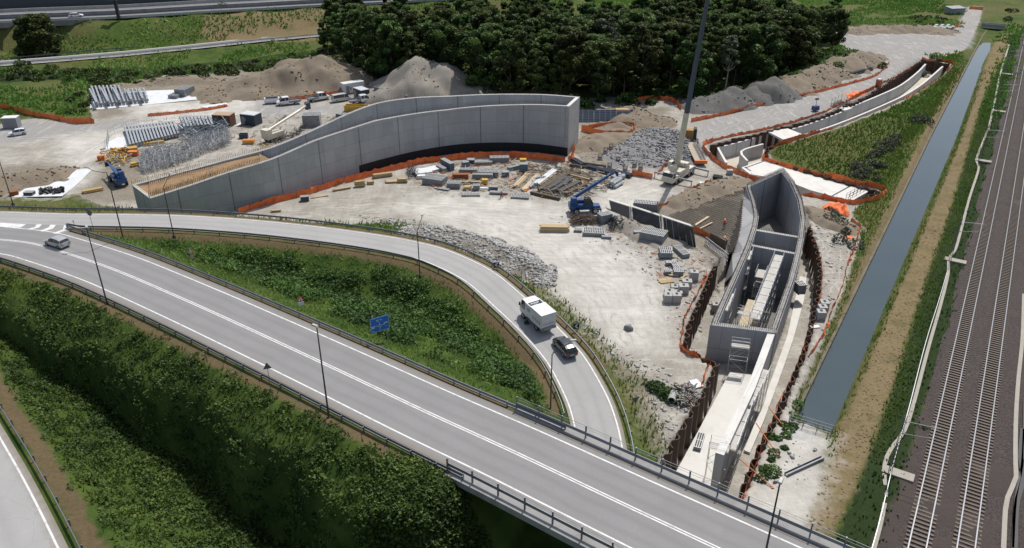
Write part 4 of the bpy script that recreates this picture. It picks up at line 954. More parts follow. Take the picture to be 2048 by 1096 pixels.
def leaf_tris(C, size, up=.35, flat=.6, rg=rng):
    """random leaf-clump triangles at points C"""
    n = len(C); a = rg.normal(size=(n, 3)); a[:, 2] *= flat; a /= np.linalg.norm(a, axis=1)[:, None]+1e-9
    nn = rg.normal(size=(n, 3)); nn[:, 2] = np.abs(nn[:, 2])+up; b = np.cross(nn, a); b /= np.linalg.norm(b, axis=1)[:, None]+1e-9
    s = (size*(.6+.8*rg.random(n)))[:, None]
    V = np.empty((n, 3, 3)); V[:, 0] = C-a*s*.6-b*s*.4; V[:, 1] = C+a*s*.6-b*s*.4; V[:, 2] = C+b*s*.75
    return V.reshape(-1, 3), np.arange(3*n).reshape(-1, 3)
def blade_tris(C, h, w, rg=rng):
    n = len(C); t = rg.random(n)*2*PI; d = np.stack([np.cos(t), np.sin(t), np.zeros(n)], 1); hh = (h*(.5+rg.random(n)))[:, None]; ww = (w*(.7+.6*rg.random(n)))[:, None]
    ln = rg.normal(size=(n, 3))*.35; ln[:, 2] = 1; V = np.empty((n, 3, 3)); V[:, 0] = C-d*ww; V[:, 1] = C+d*ww; V[:, 2] = C+ln*hh
    return V.reshape(-1, 3), np.arange(3*n).reshape(-1, 3)

# ---------------- trees ----------------
def make_crown(seed, H, Rr, low, n_puff, n_leaf, size, droop=0.0):
    rg = np.random.default_rng(seed); P = []; T = []
    for k in range(n_puff):
        u = rg.random(); z = low+(1-low)*(u**.8); rad = Rr*(1-abs((z-low)/(1-low)-.42)**1.6*1.15); ang = k*2.4+rg.random()*1.2; rr = rad*(.25+.75*rg.random()**.5)
        c = np.array([rr*math.cos(ang), rr*math.sin(ang), z*H]); pr = Rr*(.24+.2*rg.random())*(1.15-.45*z)
        n = int(n_leaf*pr/(Rr*.34)); d = rg.normal(size=(n, 3)); d /= np.linalg.norm(d, axis=1)[:, None]; q = d*pr*(.72+.34*rg.random(n))[:, None]*np.array([1, 1, .72])
        P.append(c+q); T.append(np.clip(.36+.34*d[:, 2]+rg.normal(size=n)*.08+rg.normal()*.15, 0, 1))  # upper leaves of each puff toned lighter: sunlit tops painted into the colour
    P = np.concatenate(P); T = np.concatenate(T); P[:, 2] = np.minimum(P[:, 2], H*1.03); return P, T
def tree_kind(seed, H, Rr, low, n_puff, n_leaf, size, m_=LEAF, name='tree', bark=BARK, lean=0):
    r = thing(name, 'tree', 'tree'); P, T = make_crown(seed, H, Rr, low, n_puff, n_leaf, size); rg = np.random.default_rng(seed+50)
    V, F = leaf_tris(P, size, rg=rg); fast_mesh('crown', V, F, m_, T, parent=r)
    mb = MB(); rd = random.Random(seed); top = H*(.8 if low > .3 else .7); pts = [Vector((0, 0, -.4))]
    for i in range(1, 6): pts.append(Vector((rd.uniform(-.3, .3)*i*.4+lean*i*.2, rd.uniform(-.3, .3)*i*.4, top*i/5)))
    mb.tube(pts, H*.014+.05, 7, r2=.05)
    for k in range(9):
        z = rd.uniform(low*.7, .7); i = min(4, int(z*H/top*5)); b = pts[i].lerp(pts[i+1], .5); a = rd.uniform(0, 2*PI); L = Rr*rd.uniform(.5, .85)
        mb.tube([b, b+Vector((math.cos(a)*L*.5, math.sin(a)*L*.5, L*.35)), b+Vector((math.cos(a)*L, math.sin(a)*L, L*.9))], H*.005+.03, 5, r2=.02)
    mb.build('trunk', bark, r); return r
KINDS = [tree_kind(1, 18, 5.0, .20, 38, 270, .46, name='broadleaf_tree'), tree_kind(2, 20, 4.2, .24, 34, 250, .45, name='broadleaf_tree'), tree_kind(3, 15, 5.2, .14, 34, 260, .45, name='broadleaf_tree'),
         tree_kind(4, 17, 3.3, .22, 28, 230, .42, name='broadleaf_tree'), tree_kind(5, 13, 4.4, .10, 32, 240, .42, name='broadleaf_tree')]
SLIM = tree_kind(6, 20, 3.4, .42, 24, 75, .5, LEAF_G, 'slender_tree', mat('pale bark', (.30, .28, .25), .9, .2, 3))
KH = [18, 20, 15, 17, 13]
wood = [(p.x, p.y) for p in GL([(645, 128), (700, 152), (762, 166), (830, 178), (900, 180), (985, 194), (1060, 204), (1160, 210), (1230, 203), (1290, 194), (1345, 196), (1400, 190), (1450, 184), (1520, 172), (1570, 152), (1610, 138), (1664, 112), (1668, 84), (1640, 70), (1560, 58), (1420, 58), (1300, 62), (1180, 66), (1060, 74), (950, 80), (850, 84), (740, 88), (660, 90)])]
rt_ = random.Random(11); pts_ = []
bb = (min(p[0] for p in wood), max(p[0] for p in wood), min(p[1] for p in wood), max(p[1] for p in wood))
for _ in range(9000):
    x, y = rt_.uniform(bb[0], bb[1]), rt_.uniform(bb[2], bb[3]); s = 5.2 if y < 250 else 6.6
    if inside((x, y), wood) and all((x-a)**2+(y-b)**2 > s*s for a, b in pts_): pts_.append((x, y))
wpx = [Vector((a, b, 0)) for a, b in wood]; front_line = GL([(645, 128), (700, 152), (762, 166), (830, 178), (900, 180), (985, 194), (1060, 204), (1160, 210), (1230, 203), (1290, 194), (1345, 196), (1400, 190), (1450, 184), (1520, 172), (1570, 152), (1610, 138), (1664, 112)])
def line_d(p, L): return min(((p-a)-(b-a)*max(0, min(1, (p-a).dot(b-a)/(b-a).length_squared))).length for a, b in zip(L[:-1], L[1:]))
ZN = [(-56, 'at its left end'), (-40, 'behind the left mound'), (-26, 'left of the tall mound'), (-12, 'behind the tall mound'), (2, 'behind the curved wall'), (16, 'above the wall end'), (29, 'behind the blue formwork'), (42, 'left of the crane boom'), (54, 'behind the crane boom'), (68, 'right of the boom'), (82, 'behind the gravel heaps'), (96, 'above the long ridge'), (300, 'at its right end')]
LOOK = ['round dark tree', 'tall dark tree', 'broad green tree', 'narrow dark tree', 'low bushy tree']; TREES = []
used = set()
for x, y in pts_:
    d = line_d(Vector((x, y, 0)), front_line); zn = next(n for lim, n in ZN if x < lim); row = 'front row' if d < 6 else ('second row' if d < 13 else ('middle' if d < 24 else ('back' if d < 40 else 'far back')))
    k = rt_.choice([0, 1, 2, 3, 1, 0]) if d > 5 else rt_.choice([0, 1, 3, 2, 4]); want = rt_.uniform(12.5, 19.5) if d < 30 else rt_.uniform(10, 16)
    if x > 88 or x < -62: want *= .82
    sc_ = want/KH[k]; lab = f'{LOOK[k]}, {row} of the wood, {zn}'; grp = 'trees of the dark wood'
    src = KINDS[k]
    if k not in used: used.add(k); o = src; o.location = (x, y, -.2); o.rotation_euler = (0, 0, rt_.uniform(0, 6.28)); o.scale = (sc_,)*3; o['label'] = lab; o['group'] = grp
    else: o = dup(src, (x, y, -.2), rt_.uniform(0, 6.28), lab, grp, (sc_*rt_.uniform(.85, 1.2), sc_*rt_.uniform(.85, 1.2), sc_))
    TREES.append(o)
ORD = ['first', 'second', 'third', 'fourth', 'fifth', 'sixth', 'seventh', 'eighth', 'ninth']
for lb in {o['label'] for o in TREES}:
    same = sorted([o for o in TREES if o['label'] == lb], key=lambda o: o.location.x)
    if len(same) > 1:
        for i, o in enumerate(same): o['label'] = f'{lb}, {ORD[min(i, 8)]} from left'
p = G(1206, 172); SLIM.location = p; tag(SLIM, 'slender pale trunked tree with thin grey green crown at the front of the wood'); SLIM.scale = (1, 1, .98)
p = G(1450, 188); dup(SLIM, p, 2, 'thin grey tree right of the crane boom, at the wood edge', None, .8)
st = KINDS[2]; LONE = tree_kind(9, 12.6, 6.3, .04, 60, 330, .5, name='broadleaf_tree'); LONE.location = G(84, 112); tag(LONE, 'single round tree growing beside the motorway viaduct'); dup(KINDS[4], G(-30, 96), 2.0, 'tree at the left frame edge under the viaduct', None, 1.0)

# ---------------- scrub, bushes and grass: nobody could count them ----------------
def area_pts(n, box, cond):
    X = rng.uniform(box[0], box[1], n); Y = rng.uniform(box[2], box[3], n); k = cond(X, Y); return X[k], Y[k]
fields = {}
def fld(name): return fields[name]
def grid_lookup(A, X, Y):
    A2 = A.reshape(GX.shape); i = np.clip(np.searchsorted(xs, X)-1, 0, len(xs)-2); j = np.clip(np.searchsorted(ys, Y)-1, 0, len(ys)-2); return A2[j, i]
def domes(X, Y, rad, nper, size, tone=.0, hs=.75):
    n = len(X); r_ = rad*(.6+.8*rng.random(n)); Z = hz_arr(X, Y); idx = np.repeat(np.arange(n), nper); m_ = len(idx)
    d = rng.normal(size=(m_, 3)); d[:, 2] = np.abs(d[:, 2])*.9+.05; d /= np.linalg.norm(d, axis=1)[:, None]; rr = r_[idx]*(.75+.3*rng.random(m_))
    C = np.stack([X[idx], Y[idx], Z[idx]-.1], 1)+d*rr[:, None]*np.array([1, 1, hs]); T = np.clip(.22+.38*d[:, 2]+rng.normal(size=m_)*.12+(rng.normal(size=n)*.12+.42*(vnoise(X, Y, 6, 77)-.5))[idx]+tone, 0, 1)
    V, F = leaf_tris(C, size); return V, F, T
def merge(parts):
    V = []; F = []; T = []; k = 0
    for v, f, t in parts: V.append(v); F.append(f+k); T.append(t); k += len(v)
    return np.concatenate(V), np.concatenate(F), np.concatenate(T)
def stuff(name, parts, mt, label, cat):
    V, F, T = merge(parts); o = fast_mesh(name, V, F, mt, T); return tag(o, label, cat, None, 'stuff')
gully = lambda X, Y: (grid_lookup(near, X, Y) > 0) & (grid_lookup(d_all, X, Y) > 7.8) & (grid_lookup(g_l, X, Y) > 0) & (grid_lookup(d_l, X, Y) > 7.3) & (Y > 48)
X, Y = area_pts(11000, (-105, 25, 48, 135), gully); vz = vnoise(X, Y, 6, 21)
k = (vz > .18); A1 = domes(X[k], Y[k], .85, 40, .22, .0); X3, Y3 = area_pts(16000, (-105, 25, 48, 135), lambda X, Y: gully(X, Y) & (hz_arr(X, Y) < 4.9) & (hz_arr(X, Y) > -5.9) & (grid_lookup(d_l, X, Y) > 12)); A3 = domes(X3, Y3, .7, 30, .24, -.12); X2, Y2 = area_pts(60000, (-105, 25, 48, 135), gully)
C = np.stack([X2, Y2, hz_arr(X2, Y2)], 1); V, F = blade_tris(C, .55, .10); t = np.clip(.35+.35*vnoise(X2, Y2, 5, 9)+rng.normal(size=len(X2))*.12, 0, 1)
X4, Y4 = area_pts(30000, (-30, 20, 50, 100), lambda X, Y: (grid_lookup(near, X, Y) > 0) & (grid_lookup(d_all, X, Y) > 6.9) & (grid_lookup(t_b, X, Y) > -5) & (grid_lookup(t_b, X, Y) < 9) & (grid_lookup(d_all, X, Y) < 16) & (hz_arr(X, Y) > -5.9)); A4 = domes(X4[:1500], Y4[:1500], .7, 40, .24, .02)
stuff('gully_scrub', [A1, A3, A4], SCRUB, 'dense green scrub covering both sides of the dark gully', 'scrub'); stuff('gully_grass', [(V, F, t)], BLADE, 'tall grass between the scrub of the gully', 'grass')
infl = lambda X, Y: (grid_lookup(near, X, Y) < 1) & (grid_lookup(g_r, X, Y) < 0) & (grid_lookup(d_r, X, Y) > 5.2) & (grid_lookup(d_m, X, Y) > 6.3) & (X < 10) & (Y > 72) & ~((grid_lookup(t_b, X, Y) > 2) & (grid_lookup(d_all, X, Y) < 8))
X, Y = area_pts(9000, (-75, 12, 72, 132), lambda X, Y: infl(X, Y) & (grid_lookup(d_m, X, Y) > 9.8) & (grid_lookup(d_r, X, Y) > 7.0)); vz = vnoise(X, Y, 5, 4)
k = vz > .22; A1 = domes(X[k], Y[k], 1.15, 46, .25, -.08, .95); X2, Y2 = area_pts(36000, (-75, 12, 72, 132), infl)
C = np.stack([X2, Y2, hz_arr(X2, Y2)], 1); V, F = blade_tris(C, .45, .10); t = np.clip(.50+.35*vnoise(X2, Y2, 4, 3)+rng.normal(size=len(X2))*.12, 0, 1)
stuff('thicket', [A1], SCRUB, 'dark green thicket filling the triangle between the wide road and the ramp', 'thicket'); stuff('verge_grass', [(V, F, t)], BLADE, 'bright green grass strips around the triangular thicket', 'grass')
def not_yard(X, Y, m_=.2): return grid_lookup(yard_s, X, Y) < -m_
X, Y = area_pts(42000, (-100, 30, 66, 150), lambda X, Y: (grid_lookup(g_r, X, Y) > 0) & (grid_lookup(d_r, X, Y) > 4.6) & (grid_lookup(d_r, X, Y) < 22) & not_yard(X, Y, -.6) & ((grid_lookup(d_all, X, Y) > 7.5)))
C = np.stack([X, Y, hz_arr(X, Y)], 1); V, F = blade_tris(C, .6, .11); t = np.clip(.3+.4*vnoise(X, Y, 3, 8)+rng.normal(size=len(X))*.12, 0, 1)
stuff('slope_grass', [(V, F, t)], BLADE, 'strip of long grass on the outer bank of the ramp', 'grass')
canb = lambda X, Y: (grid_lookup(s_c, X, Y) < -.35) & (grid_lookup(s_c, X, Y) > -6.5) & not_yard(X, Y, 0) & (grid_lookup(d_all, X, Y) > 6.8)
X, Y = area_pts(200000, (20, 150, 55, 290), canb)
k = rng.random(len(X)) < np.where(grid_lookup(WP['straw_s'], X, Y) > .1, 0, 1.0); X, Y = X[k], Y[k]
C = np.stack([X, Y, hz_arr(X, Y)], 1); V, F = blade_tris(C, .55, .11); t = np.clip(.3+.35*vnoise(X, Y, 4, 8)+.2*(grid_lookup(WP['straw_s'], X, Y) > .3)+rng.normal(size=len(X))*.12, 0, 1)
stuff('canal_bank_grass', [(V, F, t)], BLADE, 'green and yellowing grass along both canal banks', 'grass')
X, Y = area_pts(90000, (25, 190, 55, 330), lambda X, Y: (grid_lookup(WP['dark_s'], X, Y) > 0) & (grid_lookup(s_c, X, Y) < -6) & ((X*TN.x+Y*TN.y-TR0.x*TN.x-TR0.y*TN.y) < -1.8) & (grid_lookup(d_all, X, Y) > 7))
C = np.stack([X, Y, hz_arr(X, Y)], 1); V, F = blade_tris(C, .4, .13); t = np.clip(.0+.22*vnoise(X, Y, 4, 8)+rng.normal(size=len(X))*.06, 0, 1)
stuff('lineside_grass', [(V, F, t)], SCRUB, 'dark low weeds between the straw path and the railway', 'weeds')
X, Y = area_pts(60000, (25, 150, 55, 290), lambda X, Y: (grid_lookup(WP['straw_s'], X, Y) > 0) & (grid_lookup(s_c, X, Y) < -1) & (grid_lookup(d_all, X, Y) > 7))
C = np.stack([X, Y, hz_arr(X, Y)+.06], 1); V, F = leaf_tris(C, .22, 6.0, .08); t = np.clip(.3+.4*vnoise(X, Y, 3, 2)+rng.normal(size=len(X))*.15, 0, 1)
stuff('mown_straw', [(V, F, t)], DRYG, 'mown straw coloured grass on the path right of the canal', 'dry grass')
mead = [(p.x, p.y) for p in GL([(1540, 310), (1560, 292), (1680, 260), (1760, 228), (1850, 184), (1905, 140), (1935, 130), (1880, 220), (1830, 270), (1760, 400), (1745, 375), (1650, 350)])]
X, Y = area_pts(70000, (40, 160, 120, 270), lambda X, Y: (sdf(mead, X, Y) > 0) & not_yard(X, Y, -.3))
C = np.stack([X, Y, hz_arr(X, Y)], 1); V, F = blade_tris(C, .6, .16); t = np.clip(.08+.38*vnoise(X, Y, 7, 8)+rng.normal(size=len(X))*.12, 0, 1)
stuff('meadow_grass', [(V, F, t)], BLADE, 'green meadow between the upper trench and the canal', 'grass')
gw = [G(1655, 432), G(1668, 445), G(1690, 395), G(1722, 350), G(1745, 330), G(1752, 310), G(1770, 292), G(1690, 470), G(1700, 330), G(1832, 240), G(1845, 245), G(1865, 120), G(1850, 130), G(1780, 278), G(1715, 372), G(1735, 345), G(1760, 300)]
X = np.array([p.x+rng.normal()*.8 for p in gw for _ in range(3)]); Y = np.array([p.y+rng.normal()*2 for p in gw for _ in range(3)])
stuff('willow_shrubs', [domes(X, Y, 1.3, 150, .3, .05, 1.1)], LEAF_G, 'grey green willow shrubs along the left canal bank', 'shrubs')
# far fields: tufts and bushes
far = lambda X, Y: not_yard(X, Y, .3) & (grid_lookup(d_all, X, Y) > 9) & (grid_lookup(s_c, X, Y) < -3) & (grid_lookup(WP['ballast_s'], X, Y) < 0) & (grid_lookup(d_sr, X, Y) > 5) & (grid_lookup(d_w, X, Y) > 2) & (sdf(wood, X, Y) < 1)
X, Y = area_pts(150000, (-260, 200, 200, 430), far); k = (vnoise(X, Y, 12, 5)+.4*vnoise(X, Y, 4, 6)) > .55; X, Y = X[k], Y[k]
C = np.stack([X, Y, hz_arr(X, Y)], 1); V, F = blade_tris(C, .8, .35); t = np.clip(.15+.65*vnoise(X, Y, 20, 7)+rng.normal(size=len(X))*.1, 0, 1)
stuff('field_grass', [(V, F, t)], BLADE, 'rough grass of the far fields and motorway bank', 'grass')
hedge = GL([(0, 150), (60, 152), (140, 148), (175, 146), (215, 170), (235, 160), (300, 158), (350, 150), (400, 146), (450, 142), (520, 135), (580, 128), (630, 120), (640, 108)])
hl = resample(hedge, 1.6); X = np.array([p.x+rng.normal()*1.5 for p in hl for _ in range(2)]); Y = np.array([p.y+rng.normal()*4 for p in hl for _ in range(2)])
b2 = GL([(1830, 40), (1850, 35), (1865, 42), (1840, 50), (1880, 38), (1818, 52), (1890, 22), (2010, 35), (2020, 20), (1760, 130), (1740, 128), (1720, 120), (150, 205), (146, 190), (158, 225), (155, 215), (465, 62), (1240, 200), (1300, 196), (1170, 206)]); X = np.append(X, [p.x+rng.normal()*1.5 for p in b2 for _ in range(2)]); Y = np.append(Y, [p.y+rng.normal()*2.5 for p in b2 for _ in range(2)])
stuff('field_bushes', [domes(X, Y, 1.6, 110, .5, -.05)], SCRUB, 'dark bushes in hedgerows across the far fields', 'bushes')
X = np.array([p.x+rng.normal()*2 for p in resample(front_line, 2.2)]); Y = np.array([p.y-1+rng.normal()*1.8 for p in resample(front_line, 2.2)])
stuff('undergrowth', [domes(X, Y, 2.0, 150, .5, -.12, 1.2)], SCRUB, 'dark undergrowth along the front edge of the wood', 'undergrowth')
bs = [G(1312, 778), G(1325, 786), G(1335, 792), G(1303, 772), G(1345, 798), G(1270, 850), G(1290, 840), G(1380, 880), G(1405, 905)]
X = np.array([p.x for p in bs[:5]]); Y = np.array([p.y for p in bs[:5]]); stuff('dark_bush', [domes(X, Y, 1.2, 300, .25, -.08)], SCRUB, 'dark green bush beside the scrap heap, left of the slab trench', 'bush')
bl_ = [G(1562, 848), G(1555, 880), G(1575, 838), G(1545, 905), G(1535, 940), G(1528, 960), G(1552, 870), G(1590, 820), G(1600, 800)]
X = np.array([p.x+rng.normal()*.5 for p in bl_ for _ in range(2)]); Y = np.array([p.y+rng.normal()*.9 for p in bl_ for _ in range(2)]); stuff('bank_shrubs', [domes(X, Y, .8, 120, .22, .0)], SCRUB, 'green shrubs at the edge of the sheet pile trench near the canal end', 'shrubs')
# heaps of plants on the gully's retaining wall

lat = lambda X, Y: (X-TR0.x)*TN.x+(Y-TR0.y)*TN.y
X, Y = area_pts(1500, (30, 200, 50, 300), lambda X, Y: (lat(X, Y) > -2.6) & (lat(X, Y) < 11) & (grid_lookup(d_all, X, Y) > 7)); k = (rng.random(len(X)) < np.where(lat(X, Y) < -1.4, .9, .06)); X, Y = X[k], Y[k]
V, F, T = domes(X, Y, .35, 26, .14, -.1, .6); V[:, 2] += .2; tag(fast_mesh('track_weeds', V, F, SCRUB, T), 'small weeds growing on the ballast edge', 'weeds', None, 'stuff')
# ---------------- mounds and rubble ----------------
SOILM = mat('dug earth', (.20, .163, .12), .95, .3, .35, dirt=(.14, .12, .09), dirt_amt=.7, bump=.6)
PALEM = mat('pale spoil', (.24, .22, .19), .95, .25, .4, dirt=(.19, .17, .14), dirt_amt=.6, bump=.6)
GREYS = mat('grey gravel heap', (.12, .118, .112), .95, .25, .6, dirt=(.10, .10, .10), bump=.6)
ROCK = mat('broken concrete', (.36, .355, .345), .9, .35, 2, dirt=(.20, .195, .185), dirt_amt=.6)
ROCKD = mat('dark broken rock', (.22, .22, .225), .9, .35, 2, dirt=(.12, .12, .12), dirt_amt=.6)
CLODS = []
def mound(label, pk, m_=SOILM, cell=.8, pw=1.15, nz=.6, name='earth_mound', cat='mound', seed=1):
    """pk: (u, v, height, radius) ridge and peak points on the ground"""
    Q = [(G(u, v).x, G(u, v).y, h, r) for u, v, h, r in pk]; x0 = min(q[0]-q[3] for q in Q); x1 = max(q[0]+q[3] for q in Q); y0 = min(q[1]-q[3] for q in Q); y1 = max(q[1]+q[3] for q in Q)
    ax = np.arange(x0-1, x1+1.1, cell); ay = np.arange(y0-1, y1+1.1, cell); X, Y = np.meshgrid(ax, ay); Z = np.full(X.shape, -2.0)
    for a, b in zip(Q[:-1] or Q, Q[1:] or Q):
        dx, dy = b[0]-a[0], b[1]-a[1]; L2 = dx*dx+dy*dy+1e-6; t = np.clip(((X-a[0])*dx+(Y-a[1])*dy)/L2, 0, 1); d = np.hypot(X-a[0]-t*dx, Y-a[1]-t*dy)
        h = a[2]+(b[2]-a[2])*t; r = a[3]+(b[3]-a[3])*t; d = d+(vnoise(X, Y, 5, seed+3)-.5)*r*.35; Z = np.maximum(Z, h*(1-np.clip(d/r, 0, None)**pw))
    Z += (vnoise(X, Y, 3, seed)-.5)*nz*1.3+(vnoise(X, Y, 1.3, seed+1)-.5)*nz*.8+(vnoise(X*1.0+Y*.4, Y*.35, 1.6, seed+7)-.5)*nz*.9; Z = np.maximum(Z, -1.0); base = hz_arr(X, Y); Z = Z+np.minimum(base, .4)
    n = len(ax); k = len(ay); ii = (np.arange(k-1)[:, None]*n+np.arange(n-1)[None, :]).ravel(); F = np.stack([ii, ii+1, ii+n+1, ii+n], 1); zf = (Z-base).ravel(); keep = (zf[F] > -.25).any(1); F = F[keep]
    o = (Q[0][0], Q[0][1], 0); V = np.stack([X.ravel(), Y.ravel(), Z.ravel()], 1); us, inv = np.unique(F, return_inverse=True); F = inv.reshape(F.shape); V = V[us]
    ob = fast_mesh(name, V, F, m_, origin=o, smooth=True); CLODS.append((ax, ay, Z, Z-base, m_)); return tag(ob, label, cat), (ax, ay, Z)
def rocks(name, label, X, Y, Z, size, m_, kind='stuff', cat='rubble'):
    n = len(X); cube = np.array([(-1, -1, -1), (1, -1, -1), (1, 1, -1), (-1, 1, -1), (-1, -1, 1), (1, -1, 1), (1, 1, 1), (-1, 1, 1)])*.5
    s = size*(.35+rng.random(n)**2.2*1.5); V = cube[None]*(1+.35*rng.normal(size=(n, 8, 3)))*(s[:, None, None]*np.stack([1+.4*rng.random(n), .7+.4*rng.random(n), .5+.4*rng.random(n)], 1)[:, None, :])
    a = rng.random(n)*2*PI; b = rng.normal(size=n)*.5; ca, sa, cb, sb = np.cos(a), np.sin(a), np.cos(b), np.sin(b)
    x, y, z = V[..., 0].copy(), V[..., 1].copy(), V[..., 2].copy(); y2 = y*cb[:, None]-z*sb[:, None]; z2 = y*sb[:, None]+z*cb[:, None]; V[..., 0] = x*ca[:, None]-y2*sa[:, None]+X[:, None]; V[..., 1] = x*sa[:, None]+y2*ca[:, None]+Y[:, None]; V[..., 2] = z2+Z[:, None]
    F = np.array([(0, 3, 2, 1), (4, 5, 6, 7), (0, 1, 5, 4), (1, 2, 6, 5), (2, 3, 7, 6), (3, 0, 4, 7)]); F = (F[None]+8*np.arange(n)[:, None, None]).reshape(-1, 4)
    return tag(fast_mesh(name, V.reshape(-1, 3), F, m_), label, cat, None, kind)
mound('tall pale earth mound with a sharp peak behind the curved wall', [(785, 180, 4.0, 9), (838, 184, 9.6, 17), (872, 186, 8.2, 17), (920, 191, 5.2, 15), (960, 197, 2.8, 11), (990, 200, 1.2, 7)], PALEM, seed=2)
mound('broad brown earth mound behind the parked pickups, tyre tracks up its left side', [(440, 186, 1.5, 10), (520, 178, 4.0, 13), (590, 168, 7.0, 15), (640, 166, 8.3, 15), (690, 168, 6.0, 13), (745, 172, 2.0, 9)], SOILM, seed=3)
mound('small grey heap nearest the orange fence by the wood', [(1398, 214, 2.4, 6.5), (1425, 213, 2.6, 6.5), (1464, 206, 4.6, 7.5)], GREYS, seed=4)
mound('grey gravel heap between two others below the wood', [(1507, 196, 3.9, 7)], GREYS, seed=5)
mound('tallest grey gravel heap, at the left end of the long grassy ridge', [(1543, 192, 5.8, 8.5)], GREYS, seed=6)
mound('long grassy earth ridge above the gravel road', [(1585, 176, 3.2, 8), (1625, 158, 3.6, 8), (1670, 142, 4.0, 8), (1720, 124, 3.6, 8), (1738, 116, 2, 6)], SOILM, seed=7)
mound('brown earth heap right of the blue formwork panels', [(1235, 232, 1.6, 7), (1262, 236, 2.8, 8), (1300, 243, 1.4, 6)], SOILM, seed=8)
mound('low soil heap at the left frame edge above the white sheeting', [(-20, 380, 2.2, 6), (30, 368, 2.4, 6), (75, 360, 2.2, 6), (110, 352, 1.3, 5)], SOILM, seed=9, cell=.6)
mound('low dark earth bank on the far left of the gravel lot', [(1690, 62, 1.3, 8), (1760, 58, 1.5, 8)], SOILM, seed=10); mound('low dark earth bank on the far right of the gravel lot', [(1800, 60, 2.2, 9), (1870, 62, 1.4, 8)], SOILM, seed=11)
mound('earth bank behind the rows of steel columns', [(215, 176, .7, 4), (290, 166, 1.0, 5), (380, 162, 1.2, 5), (430, 168, .8, 5)], SOILM, seed=12)
mound('small soil lump beside the crumpled orange netting, right of the concrete box', [(1622, 428, 1.0, 3.5), (1650, 436, 1.2, 4), (1690, 455, .8, 3)], SOILM, seed=13, cell=.5)
mound('loose earth bank above the triangular rebar mat', [(1350, 408, .8, 3), (1400, 392, 1.5, 4), (1450, 372, 1.4, 4), (1475, 362, .8, 3)], SOILM, seed=14, cell=.5)
mound('low earth hump inside the orange net enclosure', [(1215, 254, .8, 3.5), (1250, 256, .9, 3.5)], SOILM, seed=15, cell=.6)
mound('sand hump at the foot of the leaning formwork', [(1240, 448, .9, 3), (1300, 470, .9, 3.5), (1340, 488, .5, 2.5)], PALEM, seed=16, cell=.5)
mound('brown heap at the edge of the net enclosure, left of the rubble', [(1195, 292, 1.4, 6), (1230, 278, 1.6, 6), (1262, 268, 1.0, 4)], SOILM, seed=17, cell=.6)
mo, (ax, ay, ZZ) = mound('heap of dark broken rock beside the crane', [(1272, 318, 1.2, 6), (1310, 300, 2.6, 9), (1325, 282, 2.6, 8)], ROCKD, seed=18, name='rubble_mound')
def over(grid, n, zmin=.15):
    ax, ay, Z = grid; X = rng.uniform(ax[0], ax[-1], n); Y = rng.uniform(ay[0], ay[-1], n); i = np.clip(np.searchsorted(ax, X)-1, 0, len(ax)-2); j = np.clip(np.searchsorted(ay, Y)-1, 0, len(ay)-2); z = Z[j, i]; k = z > zmin; return X[k], Y[k], z[k]
X, Y, Z = over((ax, ay, ZZ), 11000); rocks('broken_rock', 'angular dark rocks covering the heap beside the crane', X, Y, Z, .25, ROCKD)
mo, g_ = mound('long ridge of broken pale concrete along the ramp bank', [(838, 468, .9, 3.2), (880, 474, 1.4, 4), (940, 488, 1.6, 4.2), (1000, 508, 1.5, 4), (1050, 535, 1.2, 3.6), (1085, 560, .7, 2.6)], PALEM, seed=19, name='rubble_mound', cell=.5)
X, Y, Z = over(g_, 14000, .1); rocks('concrete_rubble', 'broken concrete lumps covering the ridge along the ramp', X, Y, Z, .26, ROCK)
for m_, nm in ((SOILM, 'brown'), (PALEM, 'pale'), (GREYS, 'grey')):
    XX, YY, ZZ_ = [], [], []
    for ax, ay, Zg, Zr, mm in CLODS:
        if mm is not m_: continue
        n = int((ax[-1]-ax[0])*(ay[-1]-ay[0])*1.6); x = rng.uniform(ax[0], ax[-1], n); y = rng.uniform(ay[0], ay[-1], n); i = np.clip(np.searchsorted(ax, x)-1, 0, len(ax)-2); j = np.clip(np.searchsorted(ay, y)-1, 0, len(ay)-2)
        k = (Zr[j, i] > .2) & (vnoise(x, y, 3.5, 13) > .45); XX.append(x[k]); YY.append(y[k]); ZZ_.append(Zg[j, i][k]-.03)
    rocks('earth_clods', nm+' clods and stones lying over the heaps', np.concatenate(XX), np.concatenate(YY), np.concatenate(ZZ_), .28, m_, cat='clods')
def scatter_px(poly, n, z=0.0):
    P = [(p.x, p.y) for p in GL(poly)]; X = rng.uniform(min(p[0] for p in P), max(p[0] for p in P), n); Y = rng.uniform(min(p[1] for p in P), max(p[1] for p in P), n); k = sdf(P, X, Y) > 0; X, Y = X[k], Y[k]; return X, Y, hz_arr(X, Y)+z
parts = [scatter_px(p, n, .02) for p, n in (([(1050, 560), (1110, 600), (1200, 690), (1290, 770), (1330, 890), (1390, 830), (1340, 740), (1240, 700), (1120, 610)], 2500), ([(700, 430), (830, 440), (840, 470), (760, 450)], 500), ([(1150, 300), (1260, 250), (1300, 360), (1180, 350)], 800), ([(1610, 440), (1710, 460), (1640, 680), (1620, 560)], 900), ([(1400, 500), (1450, 520), (1380, 680), (1330, 640)], 700), ([(1560, 870), (1640, 890), (1600, 1000), (1520, 960)], 90), ([(1090, 430), (1240, 440), (1420, 560), (1300, 560)], 500))]
X, Y, Z = [np.concatenate([p[i] for p in parts]) for i in range(3)]; rocks('loose_stones', 'loose stones scattered over the edges of the building site', X, Y, Z, .2, ROCK)
